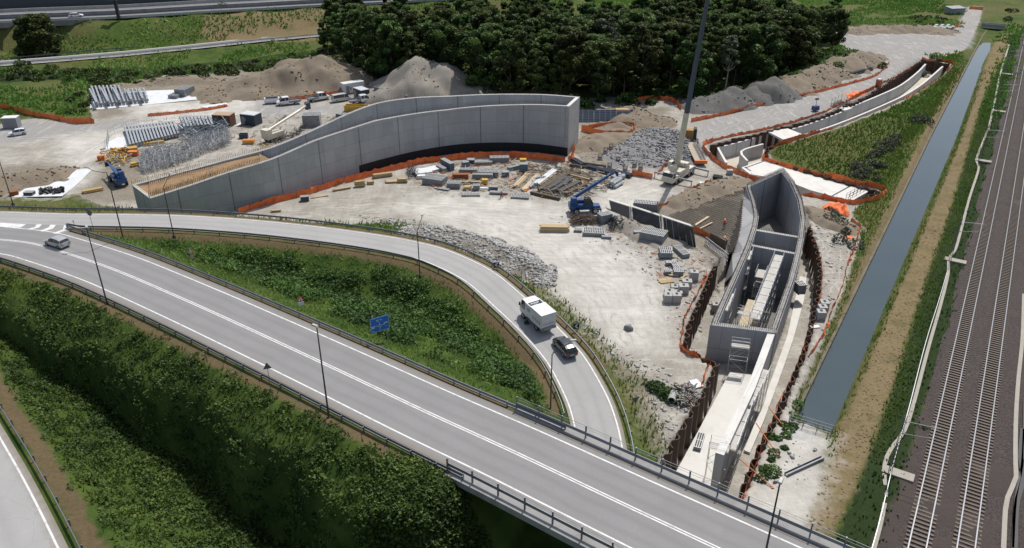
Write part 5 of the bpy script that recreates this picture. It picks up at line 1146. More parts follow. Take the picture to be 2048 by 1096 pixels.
# grass on the ridge
X, Y, Z = scatter_px([(1560, 168), (1640, 150), (1740, 112), (1745, 122), (1680, 145), (1600, 178)], 1500); 
rp = resample(GL([(1585, 173), (1625, 155), (1670, 139), (1720, 121)]), 1.6); X = np.array([p.x+rng.normal()*2 for p in rp]); Y = np.array([p.y+rng.normal()*2+1 for p in rp])
V, F, T = domes(X, Y, 1.6, 120, .5, .1); V[:, 2] += 2.2; tag(fast_mesh('ridge_bushes', V, F, SCRUB, T), 'bushes growing along the long earth ridge', 'bushes', None, 'stuff')

# ---------------- orange netting ----------------
def net(px, label, h=1.15, z=0.0, wob=.35, stakes=2.5, seed=1, sag=.3, group='orange safety netting'):
    P = GL(px, z); P = resample(smooth_line(P, .8) if len(P) > 2 else P, .8); r_ = random.Random(seed+len(P)*7); n = side(P); o = P[0].copy(); o.z = hz(o.x, o.y) if z == 0 else z
    mb = MB(); A = []; B = []; C_ = []; w = 0; st_ = []
    for i, (p, k) in enumerate(zip(P, n)):
        w = .7*w+r_.uniform(-wob, wob)*.6; zb = (hz(p.x, p.y) if z == 0 else z); zb = max(zb, -.6) if z == 0 else zb
        if z == 0 and abs(zb) > .6 and zb < 0: zb = 0
        hh = h*(1-sag*r_.random()); A.append(Vector((p.x, p.y, zb-.03))+k*w); C_.append(Vector((p.x, p.y, zb+hh*.5))+k*(w*.6+r_.uniform(-.12, .12))); B.append(Vector((p.x, p.y, zb+hh))+k*(w*.35+r_.uniform(-.1, .1)))
        if i % max(1, round(stakes/.8)) == 0: st_.append(Vector((p.x, p.y, zb-.1)))
    mb.strip(A, C_); mb.strip(C_, B); r = thing('orange_net_fence', label, 'net fence', o, 0, group); ob = mb.build('netting', NET, r, o); ob.location = (0, 0, 0)
    mb = MB()
    for q in st_: mb.box(q, (.04, .04, h+.25), 0, 0, r_.uniform(-.08, .08), r_.uniform(-.08, .08))
    ob = mb.build('stakes', REBAR, r, o); ob.location = (0, 0, 0); return r
net([(478, 428), (530, 412), (600, 394), (650, 379), (690, 367)], 'orange netting along the low left part of the curved wall', 1.5, seed=1)
net([(690, 367), (745, 352), (800, 338), (830, 330), (885, 322)], 'orange netting at the start of the black membrane, below the curved wall', 1.6, seed=2)
net([(885, 324), (940, 315), (1000, 315), (1070, 318), (1130, 325)], 'orange netting behind the stacked formwork under the tall end of the wall', 1.6, seed=3)
net([(1136, 326), (1144, 318), (1150, 300)], 'tangled orange netting at the right end of the curved wall', 1.8, seed=4, wob=.8)
net([(1163, 262), (1200, 272), (1240, 274), (1262, 272), (1270, 258)], 'deep orange netting round the earth enclosure, nearer side', 1.8, seed=5); net([(1165, 262), (1200, 254), (1262, 253), (1270, 258)], 'orange netting on the far side of the earth enclosure', 1.2, seed=6)
net([(1352, 298), (1340, 320), (1326, 340), (1316, 350)], 'orange netting left of the crane, running away from the camera', 1.1, seed=7); net([(1264, 350), (1282, 354), (1304, 358)], 'short orange netting left of the crane outrigger', 1.4, seed=8, wob=.8)
net([(1316, 413), (1340, 406), (1368, 395), (1382, 380), (1405, 372), (1422, 362)], 'sagging orange netting above the rebar mat', .9, seed=9, sag=.6)
net([(1382, 462), (1400, 470), (1422, 482)], 'bright orange netting beside the leaning formwork end', 1.4, seed=10); net([(1840, 122), (1800, 148), (1752, 174), (1702, 200), (1655, 222)], 'orange netting on stakes along the gravel road, upper part of the trench', .9, seed=11, sag=.5)
net([(1655, 224), (1600, 242), (1530, 260), (1470, 272), (1425, 283)], 'orange netting on stakes along the gravel road, lower part of the trench', .9, seed=12, sag=.5); net([(1424, 284), (1405, 292), (1412, 308), (1440, 330), (1478, 348), (1518, 366)], 'thick orange netting round the inlet of the upper trench', 1.3, seed=13, wob=.5)
net([(1843, 119), (1870, 122), (1905, 127), (1893, 140)], 'orange netting at the far end of the upper trench', 1.1, seed=14); net([(1523, 318), (1532, 300), (1560, 290), (1610, 275), (1665, 258)], 'orange netting around the left tip of the meadow', 1.2, seed=15)
net([(1665, 258), (1720, 236), (1785, 208), (1840, 178), (1880, 152)], 'low orange netting between the channel and the meadow', .6, seed=16, sag=.7); net([(1524, 318), (1560, 328), (1610, 342), (1660, 356), (1715, 371), (1750, 377)], 'heavy orange netting on the meadow side of the culvert roof', 1.4, seed=17, wob=.6)
net([(1750, 377), (1768, 383), (1756, 398), (1735, 404), (1712, 410), (1680, 405), (1640, 398), (1605, 391)], 'orange netting round the near end of the culvert roof', 1.3, seed=18, wob=.5)
net([(1704, 442), (1719, 456), (1714, 480), (1704, 505), (1694, 532)], 'drooping orange netting at the canal side of the site', .9, seed=19, sag=.6, wob=.6); net([(1694, 532), (1684, 575), (1668, 612), (1658, 638), (1640, 680), (1618, 715)], 'thin orange netting descending along the canal bank', .8, seed=20, sag=.6)
net([(1616, 462), (1632, 490), (1640, 522), (1643, 560), (1636, 610), (1626, 648)], 'orange netting on top of the curving sheet piles, upper half', 1.0, seed=21, sag=.5); net([(1626, 648), (1610, 695), (1592, 740), (1568, 790), (1552, 822)], 'orange netting on top of the curving sheet piles, lower half', 1.0, seed=22, wob=.5)
net([(1544, 845), (1535, 870), (1512, 925), (1492, 980), (1480, 1010)], 'bright orange netting bound tight beside the long wall scaffold', 1.3, seed=23, wob=.2, sag=.15)
net([(1412, 547), (1396, 590), (1380, 620), (1366, 648), (1363, 704), (1392, 714), (1421, 724)], 'orange netting on stakes behind the left sheet piles', 1.0, seed=24, sag=.4, wob=.5); net([(1421, 724), (1414, 745), (1400, 775)], 'short orange netting at the corner of the sheet pile pit', .9, seed=25)
net([(1382, 244), (1430, 235), (1480, 223), (1529, 210)], 'orange netting between the crane and the grey heaps', 1.2, seed=26); net([(1585, 197), (1640, 184), (1700, 168), (1752, 152), (1778, 128)], 'orange netting along the upper edge of the gravel road', 1.0, seed=27, sag=.4)
net([(-20, 214), (0, 216), (28, 222), (44, 227)], 'orange netting on the grass at the left frame edge', 1.5, seed=28); net([(44, 227), (80, 234), (120, 242), (155, 247), (190, 246)], 'orange netting curving along the site road on the left', 1.5, seed=29)
net([(296, 233), (340, 229), (400, 222), (456, 214)], 'low orange netting below the first rows of steel columns', .9, seed=30); net([(1275, 203), (1290, 200), (1320, 200), (1348, 206), (1362, 220)], 'orange netting round the blue water pit at the wood edge', 1.4, seed=31)
net([(560, 203), (600, 199), (640, 194), (678, 188)], 'orange netting behind the parked pickups', 1.2, seed=32); net([(1938, 18), (1966, 20)], 'orange barrier across the far end of the gravel track', 1.2, seed=33); net([(1903, 60), (1915, 52), (1924, 46)], 'short orange netting beside the white bags', 1.2, seed=34)
net([(1702, 200), (1725, 190), (1748, 178)], 'crumpled orange netting beside the portable toilet', 1.3, seed=35, wob=.7)
def cloth_heap(px, label, h=.7, seed=1):
    P = GL(px); c = sum(P, Vector())/len(P); poly = [(p.x, p.y) for p in P]; x0 = min(p[0] for p in poly); x1 = max(p[0] for p in poly); y0 = min(p[1] for p in poly); y1 = max(p[1] for p in poly)
    ax = np.arange(x0, x1+.3, .3); ay = np.arange(y0, y1+.3, .3); X, Y = np.meshgrid(ax, ay); s = sdf(poly, X, Y); Z = hz_arr(X, Y)+.05+np.clip(s, 0, 1)*h*vnoise(X, Y, .9, seed)*1.6
    n = len(ax); k = len(ay); ii = (np.arange(k-1)[:, None]*n+np.arange(n-1)[None, :]).ravel(); F = np.stack([ii, ii+1, ii+n+1, ii+n], 1); F = F[(s.ravel()[F] > -.1).all(1)]
    ob = fast_mesh('crumpled_netting', np.stack([X.ravel(), Y.ravel(), Z.ravel()], 1), F, NET, origin=tuple(c)); return tag(ob, label, 'netting')
cloth_heap([(1645, 412), (1668, 406), (1700, 424), (1698, 436), (1668, 428), (1646, 426)], 'crumpled heap of orange netting on the soil right of the box', 1.2); cloth_heap([(1684, 470), (1706, 473), (1704, 480), (1686, 478)], 'small flat piece of orange netting near the canal fence', .5, 2)
cloth_heap([(1690, 190), (1700, 186), (1738, 180), (1730, 190), (1700, 200)], 'orange netting bundled on the site cage beside the upper trench', .5, 3)

# ---------------- street lamps ----------------
POLE = mat('dark lamp post', (.05, .052, .058), .5, .2, 1)
def lamp(bu, bv, z, h, arm, az, label, r0=.11, curved=False, group='street lamps'):
    p = G(bu, bv, z); r = thing('street_lamp', label, 'street lamp', p, az, group); mb = MB(); mb.tube([(0, 0, -.3), (0, 0, h*.5), (0, 0, h)], r0, 8, r2=.06); mb.box((0, 0, -.3), (.35, .35, .5)); mb.build('pole', POLE, r)
    if arm > .5:
        mb = MB(); pts = [(0, 0, h-.02)]+[(arm*math.sin(t*PI/2), 0, h+(.9*(1-math.cos(t*PI/2)) if not curved else arm*.75*t**.7)) for t in (.25, .5, .75, 1)]; mb.tube(pts, .05, 6); mb.build('arm', POLE, r); e = pts[-1]
    else: e = (0, 0, h)
    mb = MB(); mb.box((e[0]+.25, 0, e[2]-.08), (.75, .32, .13), 0, 0, 0, 0, (.8, .7)); mb.build('lamp_head', mat('lamp head', (.42, .42, .41), .5, .1, 2), r); return r
def ang(u0, v0, u1, v1, z=0.0): return heading(G(u0, v0, z), G(u1, v1, z))
lamp(215, 609, 7.3, 11.2, .3, 2.0, 'tall dark lamp post on the near verge at the left, its foot behind the guardrail'); lamp(658, 836, 7.3, 11.4, .3, 2.6, 'tall dark lamp post with pale head standing before the middle of the wide road')
lamp(247, 479, 7.0, 11.0, 2.6, PI, 'lamp post in the thicket whose arm reaches left over the blue telehandler'); lamp(348, 473, 7.0, 8.2, 2.0, R(75), 'lamp post at the ramp guardrail in front of the low wall end', .09, True); lamp(840, 552, 4.7, 7.2, 2.2, R(75), 'lamp post on the inside of the ramp in front of the rubble ridge', .09, True)
lamp(1101, 821, 1.4, 8.0, 2.2, R(10), 'curved lamp post in front of the dark car on the ramp', .09, True); lamp(26, 408, 7.3, 9.5, .3, PI, 'thin lamp post at the left frame edge beyond the ramp', .09)
lamp(1516, 1178, 7.5, 11.3, .3, R(60), 'lamp post at the bottom frame edge, only its pale head and top showing'); lamp(118, 104, .2, 7.0, .5, PI, 'far small lamp post right of the round tree by the viaduct', .09, group='far lamps')
# ---------------- road signs ----------------
SIGNB = mat('sign back', (.12, .125, .13), .5, .15, 3); SIGNW = mat('sign white', (.7, .7, .7), .5, .05, 3); SIGNR = mat('sign red', (.55, .05, .03), .5, .1, 3); SIGNBL = mat('sign blue', (.025, .15, .50), .4, .1, 1)
def post(mb, x, y, z0, z1, r=.04): mb.tube([(x, y, z0), (x, y, z1)], r, 6)
p = G(763, 688, 6.6); bsn = thing('direction_sign', 'big blue direction sign with white roundabout diagram beside the thicket', 'road sign', p, R(31))
mb = MB(); post(mb, -1.0, .06, -.5, 4.6, .05); post(mb, 1.0, .06, -.5, 4.6, .05); mb.build('post', GALV, bsn)
mb = MB(); mb.box((0, 0, 2.1), (2.8, .05, 2.2)); mb.build('panel', SIGNBL, bsn)
mb = MB(); mb.box((0, -.03, 2.13), (2.7, .01, .03)); mb.box((0, -.03, 4.24), (2.7, .01, .03)); mb.box((-1.35, -.03, 2.13), (.03, .01, 2.1)); mb.box((1.35, -.03, 2.13), (.03, .01, 2.1))
for (x, z, w) in ((-.35, 4.15, .45), (.15, 4.15, .22), (-.35, 3.95, .3), (.25, 3.95, .1), (.45, 4.1, .1), (-1.2, 3.15, .65), (-1.2, 3.0, .55), (-1.2, 2.85, .6), (1.05, 3.4, .75), (1.05, 3.25, .6), (.9, 2.75, .1), (1.2, 2.75, .1), (-1.25, 2.35, .25)): mb.box((x*.85, -.03, (z-2.1)*.85+2.12), (w*.85, .01, .07))
cx, cz = 0, 2.93
mb.tube([(cx+.2*math.cos(t*PI/5), -.035, cz+.2*math.sin(t*PI/5)) for t in range(11)], .03, 4)
for a, L in ((PI*.95, .5), (.15, .55), (PI/2+.15, .5), (-PI/2, .55)): mb.tube([(cx+.2*math.cos(a), -.035, cz+.2*math.sin(a)), (cx+(.2+L)*math.cos(a), -.035, cz+(.2+L)*math.sin(a))], .03, 4)
mb.build('lettering', SIGNW, bsn); bsn.scale = (.86, 1, .9)
def pole_sign(u, v, z, az, shape, label, h=2.2, s=.5, name='road_sign', group=None):
    r = thing(name, label, 'road sign', G(u, v, z), az, group); mb = MB(); post(mb, 0, .04, -.3, h+s, .035); mb.build('post', SIGNB, r)
    def plate(kind, zc, sz, y=0):
        n = {'tri': 3, 'inv': 3, 'disc': 20}[kind]; a0 = {'tri': PI/2, 'inv': -PI/2, 'disc': 0}[kind]
        return [(sz*math.cos(a0+2*PI*i/n), y, zc+sz*math.sin(a0+2*PI*i/n)) for i in range(n)]
    def solid(Pl, th=.03):
        mb = MB(); k = len(Pl); mb.poly(Pl); mb.poly([(a, b+th, c) for a, b, c in Pl][::-1])
        for i in range(k): j = (i+1) % k; mb.quad(Pl[i], (Pl[i][0], Pl[i][1]+th, Pl[i][2]), (Pl[j][0], Pl[j][1]+th, Pl[j][2]), Pl[j])
        return mb
    if shape == 'tri_back': solid(plate('tri', h, s)).build('plate', SIGNB, r)
    elif shape == 'inv_back': solid(plate('inv', h, s)).build('plate', SIGNB, r)
    elif shape == 'disc_back': solid(plate('disc', h, s)).build('plate', SIGNB, r)
    elif shape == 'warn':
        solid(plate('tri', h, s)).build('plate', SIGNR, r); solid(plate('tri', h, s*.62, -.012), .01).build('face', SIGNW, r); mb = MB(); mb.box((0, -.02, h-.12), (.06, .01, .3)); mb.build('symbol', STEEL_D, r); mb = MB(); mb.box((0, 0, h-s-.28), (.75, .03, .5)); mb.build('sub_plate', SIGNW, r)
    elif shape == 'two':
        for zc in (h, h-.85):
            solid(plate('disc', zc, .38)).build('plate', SIGNR, r); solid(plate('disc', zc, .29, -.012), .01).build('face', SIGNW, r)
        mb = MB()
        for zc in (h, h-.85): mb.box((-.07, -.02, zc-.12), (.06, .01, .24)); mb.box((.08, -.02, zc-.12), (.05, .01, .24))
        mb.build('symbol', STEEL_D, r)
    elif shape == 'chev':
        mb = MB(); mb.box((0, 0, h-.45), (.9, .04, .9)); mb.build('plate', mat('chevron sign navy', (.02, .03, .07), .4, .1, 2), r)
        mb = MB()
        for sz in (1, -1):
            a, b = (.18, h+sz*.36), (-.26, h); mb.quad((a[0]-.12, -.025, a[1]), (a[0]+.12, -.025, a[1]), (b[0]+.24, -.025, b[1]), (b[0], -.025, b[1])) if sz < 0 else mb.quad((b[0], -.025, b[1]), (b[0]+.24, -.025, b[1]), (a[0]+.12, -.025, a[1]), (a[0]-.12, -.025, a[1]))
        mb.build('chevron', SIGNW, r)
    return r
pole_sign(542, 778, 7.3, R(200), 'tri_back', 'dark back of a triangular sign on the near verge of the wide road', 3.0, .55); pole_sign(604, 620, 7.0, R(25), 'warn', 'red bordered triangular warning sign with white plate on the bright verge', 1.6, .6)
pole_sign(388, 535, 5.6, R(-15), 'two', 'two round white speed limit signs on one post above the thicket', 2.6, .4); pole_sign(188, 461, 7.3, R(160), 'disc_back', 'dark back of a round sign near the nose where the roads split', 3.1, .55)
pole_sign(1152, 672, 1.2, R(20), 'chev', 'navy chevron sign beside the passing sweeper truck', 1.6); pole_sign(993, 545, 2.9, R(10), 'chev', 'navy chevron sign at the foot of the rubble ridge', 1.3); pole_sign(1268, 834, .6, R(200), 'inv_back', 'back of an upside down triangular give way sign right of the ramp', 2.6, .6)
pole_sign(149, 453, 7.45, R(-30), 'disc_back', 'tiny delineator post at the nose of the guardrails', .9, .16)
# ---------------- scaffolds ----------------
def scaffold(p, rz, bays, W, lv, label, bay=2.4, h=2.0, name='scaffold', decks=None, z0=0.0):
    r = thing(name, label, 'scaffold', p, rz); L = bays*bay; mb = MB(); H = lv*h+1.0
    for i in range(bays+1):
        for y in (0, W): mb.tube([(i*bay, y, z0), (i*bay, y, H)], .035, 5)
        for k in range(1, lv+1): mb.tube([(i*bay, 0, k*h), (i*bay, W, k*h)], .025, 4)
    for k in range(1, lv+1):
        for y in (0, W):
            for dz in ((0,) if k < lv else (0, .5, 1.0)): mb.tube([(0, y, k*h+dz), (L, y, k*h+dz)], .025, 4)
    mb.build('frame', GALV, r)
    mb = MB()
    for i in range(bays):
        for k in range(lv):
            a, b = (i*bay, (i+1)*bay) if (i+k) % 2 else ((i+1)*bay, i*bay); mb.tube([(a, 0, k*h), (b, 0, (k+1)*h)], .02, 4)
            if i % 2 == 0: mb.tube([(a, W, k*h), (b, W, (k+1)*h)], .02, 4)
    mb.build('brace', GALV, r)
    for k in (decks or [lv]): 
        mb = MB()
        for i in range(bays): mb.box((i*bay+bay/2, W/2, k*h+.03), (bay-.12, W-.15, .06))
        mb.build('platform', mat('scaffold platform', (.46, .45, .42), .8, .2, 1, dirt=(.30, .26, .2), dirt_amt=.6), r)
    return r
def sc_between(a, b, z, W, lv, label, ztop=None, **kw):
    p, q = G(*a, z), G(*b, z)
    if ztop is not None: p, q = zv(G(*a, ztop), z), zv(G(*b, ztop), z)
    L = (q-p).length; n = max(1, round(L/2.4)); return scaffold(p, heading(p, q), n, W, lv, label, bay=L/n, **kw)
zt = -7.85
sc_between((1520, 640), (1568, 512), zt, 1.5, 3, 'long scaffold with white platforms along the right wall inside the box', .6, h=2.8)
sc_between((1456, 622), (1470, 588), zt, 1.4, 3, 'short scaffold tower at the near left corner inside the box', .6, h=2.8); sc_between((1500, 520), (1506, 502), zt, 1.6, 3, 'narrow scaffold tower at the far left inside the box', .6, h=2.8, decks=[1, 2, 3])
sc_between((1474, 626), (1514, 638), zt, .9, 3, 'scaffold bridge spanning the near end inside the box', .3, h=2.7); sc_between((1528, 556), (1534, 540), zt, 1.5, 3, 'stair like scaffold stack in the middle of the box', -2, h=1.9, decks=[1, 2, 3])
sc_between((1455, 742), (1491, 747), TF2+.5, 1.0, 2, 'scaffold frame standing against the front face of the box', h=2.0)
sc_between((1462, 965), (1492, 880), TF2+.1, 1.2, 2, 'scaffold with white platforms along the lower part of the long wall', h=2.3); sc_between((1495, 873), (1530, 800), TF2+.1, 1.2, 2, 'scaffold with white platforms along the upper part of the long wall', h=2.3)
sc_between((1408, 962), (1447, 972), TF2+.5, 1.3, 2, 'scaffold platform at the end of the long wall beside the bridge', h=2.4)
for a, b, l in (((1512, 846, 1), (1556, 911, .05), 'orange tilted prop, middle of the long wall scaffold'), ((1478, 917, 1), (1545, 974, .05), 'orange tilted prop nearest the road bridge'), ((1537, 813, 1), (1570, 857, .05), 'orange tilted prop nearest the canal end')):
    p, q = G(*a), G(*b); mb = MB(); mb.tube([p, q], .06, 6); mb.box(q-Vector((0, 0, .05)), (.3, .3, .08)); tag(mb.build('tilted_prop', ORANGE, None, q), l, 'prop', 'orange props of the long wall scaffold')
mb = MB(); mb.box((0, 0, 0), (10.5, .4, .12)); mb.box((0, .2, .12), (10.5, .04, .22)); mb.box((0, -.2, .12), (10.5, .04, .22)); p, q = G(1571, 952), G(1645, 918); ob = mb.build('steel_channel', ALUD if 'ALUD' in globals() else GALV_D, None); ob.location = (p+q)/2+Vector((0, 0, .05)); ob.rotation_euler = (0, 0, heading(p, q)); ob.scale = ((q-p).length/10.5, 1, 1); tag(ob, 'long grey steel channel lying on the pale ground near the canal end', 'steel beam')
# ---------------- railway masts and troughs ----------------
TROUGH = mat('pale cable trough', (.33, .31, .27), .9, .2, 1.5, dirt=(.3, .27, .22))
def ribbon(px, w, h, z, m_, name, label, cat, sm=True):
    P = resample(smooth_line(GL(px, z), 1) if sm else GL(px, z), 2); A = offset(P, -w/2, h); B = offset(P, w/2, h); mb = MB(); mb.strip(A, B); mb.strip(offset(P, -w/2, -.1), A); mb.strip(B, offset(P, w/2, -.1)); return tag(mb.build(name, m_, None, P[0]), label, cat)
ribbon([(1975, 262), (1953, 318), (1957, 338), (1938, 399), (1911, 499), (1897, 514), (1896, 548), (1881, 610), (1856, 698), (1823, 822), (1806, 867), (1778, 904), (1767, 942), (1772, 984), (1761, 1047), (1744, 1110)], .42, .16, .12, TROUGH, 'cable_trough', 'pale concrete cable trough snaking along the left of the railway', 'cable trough')
ribbon([(2018, 90), (2000, 150), (1992, 190), (1976, 262)], .45, .12, .12, TROUGH, 'cable_trough', 'far stretch of pale cable trough beside the railway', 'cable trough')
ribbon([(2047, 590), (2044, 680), (2036, 760), (2031, 840), (2030, 925), (2031, 960), (2012, 1005), (2006, 1100)], .45, .2, .2, TROUGH, 'cable_trough', 'white cable trough at the right frame edge beyond the second track', 'cable trough')
ribbon([(1893, 548), (1878, 600), (1850, 690), (1818, 815), (1800, 880), (1785, 935), (1775, 975), (1757, 1050), (1740, 1110)], .08, .3, .2, GALV, 'wire_fence_rail', 'thin grey handrail wire beside the left cable trough', 'rail')
for k, (px, lab) in enumerate((([(2044, 860), (2040, 920), (2046, 960), (2032, 1010), (2028, 1100)], 'bundle of black cables in the bottom right corner'), ([(2048, 800), (2046, 880), (2042, 940), (2030, 1000), (2024, 1100)], 'thin black cable beside the right cable trough'))): ribbon(px, .5-.25*k, .25, .2, BLACK, 'cable_bundle', lab, 'cables')
def mast(u, v, label, h=7.5):
    p = G(u, v, .2); r = thing('catenary_mast', label, 'catenary mast', p, trk_ang, 'catenary masts along the railway'); mb = MB()
    for x, y in ((-.15, -.2), (.15, -.2), (-.15, .2), (.15, .2)): mb.tube([(x, y, 0), (x*.7, y*.7, h)], .035, 4)
    for k in range(int(h/.6)): mb.tube([(-.15, -.2, k*.6), (.15, .2, k*.6+.6)], .02, 4); mb.tube([(.15, -.2, k*.6), (-.15, .2, k*.6+.6)], .02, 4)
    mb.build('mast', GALV_D, r); mb = MB(); mb.tube([(0, 0, h-.6), (3.4, 0, h-.2)], .035, 5); mb.tube([(0, 0, h-2.2), (3.4, 0, h-1.6)], .03, 5); mb.tube([(3.4, 0, h-.2), (3.2, 0, h-2.0), (4.4, 0, h-1.9)], .02, 4); mb.build('cantilever', GALV_D, r)
    mb = MB(); mb.box((.8, 0, -.15), (3.2, 1.3, .35)); mb.build('foundation', TROUGH, r); return r
M1 = mast(1780, 943, 'catenary mast nearest the camera, on a broad pale slab'); ms = [(1900, 520, 'second catenary mast left of the tracks, beside the mid canal'), (1958, 321, 'third catenary mast, level with the meadow'), (1990, 222, 'fourth catenary mast, near the far canal'), (2008, 148, 'fifth and farthest catenary mast')]
for u, v, l in ms: dup(M1, G(u, v, .2), trk_ang, l)
# ---------------- vehicles ----------------
TAIL = mat('tail lamp red', (.35, .02, .015), .3, .1, 5); HEADL = mat('head lamp', (.7, .7, .68), .15, .05, 5); RIM_ = mat('wheel rim', (.35, .36, .37), .35, .15, 5, metal=.6)
def car_mat(name, col, rough=.28, metal=.0):
    if name in MATS: return MATS[name]
    m = mat(name, col, rough, .05, 1.5, metal=metal, spec=.6); b = m.node_tree.nodes['Principled BSDF']; b.inputs['Coat Weight'].default_value = .6; b.inputs['Coat Roughness'].default_value = .08; return m
def wheel(r, x, y, rad=.33, w=.22, root=None, z=None):
    s = 1 if y > 0 else -1; mb = MB(); n = 18
    prof = [(rad*.62, -w/2), (rad*.95, -w/2), (rad, -w*.3), (rad, w*.3), (rad*.95, w/2), (rad*.62, w/2)]; b0 = 0
    for rr, yy in prof:
        for k in range(n): t = 2*PI*k/n; mb.v.append((rr*math.cos(t), yy, rr*math.sin(t)))
    for i in range(len(prof)-1):
        for k in range(n): l = (k+1) % n; mb.face((i*n+k, i*n+l, (i+1)*n+l, (i+1)*n+k))
    o = mb.build('wheel', RUBBER, root); o.location = (x, y, rad if z is None else z)
    mb = MB(); mb.tube([(0, -w*.42, 0), (0, w*.42, 0)], rad*.64, 12); mb.tube([(0, s*w*.3, 0), (0, s*w*.55, 0)], rad*.2, 8); mb.build('rim', RIM_, o); return o
def loft(root, st, name, mats):
    """st rows: x, w_low, z_low, w_belt, z_belt, w_top, z_top, kind of the span to the next row (0 body, 1 glass sides, 2 glass top, 3 both, 4 side glass with pillar)"""
    mb = MB(); rows = []
    for (x, wl, zl, wb, zb, wt, zt, k) in st:
        n = len(mb.v); mb.v += [(x, -wl*.92, zl), (x, -wl, zl+(zb-zl)*.35), (x, -wb, zb), (x, -wt, zt), (x, -wt*.55, zt+.035), (x, wt*.55, zt+.035), (x, wt, zt), (x, wb, zb), (x, wl, zl+(zb-zl)*.35), (x, wl*.92, zl)]; rows.append(n)
    for i in range(len(st)-1):
        a, b = rows[i], rows[i+1]; k = st[i][7]
        for j in range(9):
            mi = 0
            if j in (2, 6) and k in (1, 3): mi = 1
            if j in (3, 4, 5) and k in (2, 3): mi = 1
            mb.face((a+j, a+j+1, b+j+1, b+j), mi)
        mb.face((a+9, a, b, b+9), 0)
    for r_, rev in ((rows[0], False), (rows[-1], True)):
        f = list(range(r_, r_+10)); mb.face(f[::-1] if not rev else f, 0)
    # make outward normals
    ob = mb.build(name, mats, root); import bmesh
    bmm = bmesh.new(); bmm.from_mesh(ob.data); bmesh.ops.recalc_face_normals(bmm, faces=bmm.faces); bmm.to_mesh(ob.data); bmm.free(); return ob
def car(p, rz, paint, label, L=4.2, W=1.74, H=1.46, name='car', cat='car', suv=False, slope=0.0):
    r = thing(name, label, cat, p, rz); r.rotation_euler = (0, -slope, rz); h = W/2; k = L/4.2; g = H/1.46
    st = [(-2.1*k, h*.86, .38, h*.9, .72*g, h*.84, .80*g, 0), (-2.03*k, h*.95, .28, h*.97, .86*g, h*.86, .98*g, 2), (-1.72*k, h, .24, h*.98, .93*g, h*.78, 1.32*g, 1), (-1.2*k, h, .22, h*.98, .93*g, h*.74, 1.43*g, 1), (-.62*k, h, .22, h*.98, .92*g, h*.74, 1.46*g, 0),
          (-.55*k, h, .22, h*.98, .92*g, h*.74, 1.46*g, 1), (.25*k, h, .22, h*.98, .91*g, h*.74, 1.43*g, 1), (.42*k, h, .22, h*.98, .90*g, h*.75, 1.38*g, 3), (1.12*k, h, .22, h*.97, .88*g, h*.84, .96*g, 0), (1.75*k, h*.97, .24, h*.93, .78*g, h*.80, .82*g, 0), (2.03*k, h*.88, .28, h*.84, .62*g, h*.70, .68*g, 0), (2.1*k, h*.8, .34, h*.78, .5*g, h*.65, .54*g, 0)]
    loft(r, st, 'body', [paint, GLASS])
    for x in (-1.28*k, 1.32*k):
        for y in (-h*.92, h*.92): wheel(r, x, y, .33*(1.1 if suv else 1), .22, r)
    for y in (-h*.72, h*.72):
        mb = MB(); mb.box((1.99*k, y, .55*g), (.14, .34, .13)); mb.build('headlight', HEADL, r); mb = MB(); mb.box((-2.06*k, y, .72*g), (.1, .3, .16)); mb.build('tail_light', TAIL, r)
    for y in (-h*1.05, h*1.05): mb = MB(); mb.box((.7*k, y, .9*g), (.14, .2, .14)); mb.build('mirror', paint, r)
    mb = MB(); mb.box((-2.1*k, 0, .5*g), (.03, .5, .11)); mb.build('number_plate', WHITE, r)
    return r
SILVER = car_mat('silver car paint', (.42, .43, .43), .3, .3); WHITEC = car_mat('white car paint', (.72, .73, .74)); BLACKC = car_mat('black car paint', (.015, .018, .022)); 
def on_line(P, u, v, z):
    q = G(u, v, z); i = min(range(len(P)-1), key=lambda i: (P[i].xy-q.xy).length); return q, heading(P[i], P[i+1])
q, a = on_line(main_c, 116, 491, ZM); car(q+Vector((0, 0, .01)), a+PI, SILVER, 'silver hatchback on the wide road near the hatched nose', 4.15)
q, a = on_line(ramp_o, 1128, 699, 1.95); q = G(1129, 700, 2.0); car(q, a+PI, BLACKC, 'black car following the white truck on the ramp', 4.35, 1.82, 1.6, suv=True, slope=.03)
car(G(36, 270), ang(52, 262, 14, 268)+0, WHITEC, 'small white car parked by the grey cabin at the left edge', 3.9, 1.68, 1.5)
q = G(153, 34, ZW); q.z = ZW+.02; car(q, heading(G(100, 38, ZW), G(200, 33, ZW)), WHITEC, 'white car driving on the distant motorway', 4.6, 1.8, 1.45)
# sweeper truck
qt = G(1073, 645, 2.45); _, a = on_line(ramp_o, 1073, 640, 2.4); a += PI
tk = thing('sweeper_truck', 'white road sweeper truck driving up the ramp, dark recess in its roof', 'truck', qt, a); tk.rotation_euler = (0, -.03, a)
WT = mat('white truck panel', (.66, .665, .66), .4, .06, 1, dirt=(.42, .41, .39), dirt_amt=.5)
mb = MB(); mb.box((-.2, 0, .55), (5.6, .9, .3)); mb.build('chassis', STEEL_D, tk)
mb = MB(); mb.prism([(-3.0, -1.2), (-.1, -1.2), (-.1, 1.2), (-3.0, 1.2)], .95, 3.05); mb.box((-3.0+.02, 0, 1.1), (.1, 2.2, 1.7)); mb.build('hopper', WT, tk)
mb = MB(); mb.prism([(-.1, -1.15), (1.0, -1.15), (1.0, 1.15), (-.1, 1.15)], .95, 2.55); mb.prism([(-.1, -1.15), (1.35, -1.15), (1.35, -1.0), (-.1, -1.0)], 2.5, 2.95); mb.prism([(-.1, 1.0), (1.35, 1.0), (1.35, 1.15), (-.1, 1.15)], 2.5, 2.95); mb.build('engine_housing', WT, tk)
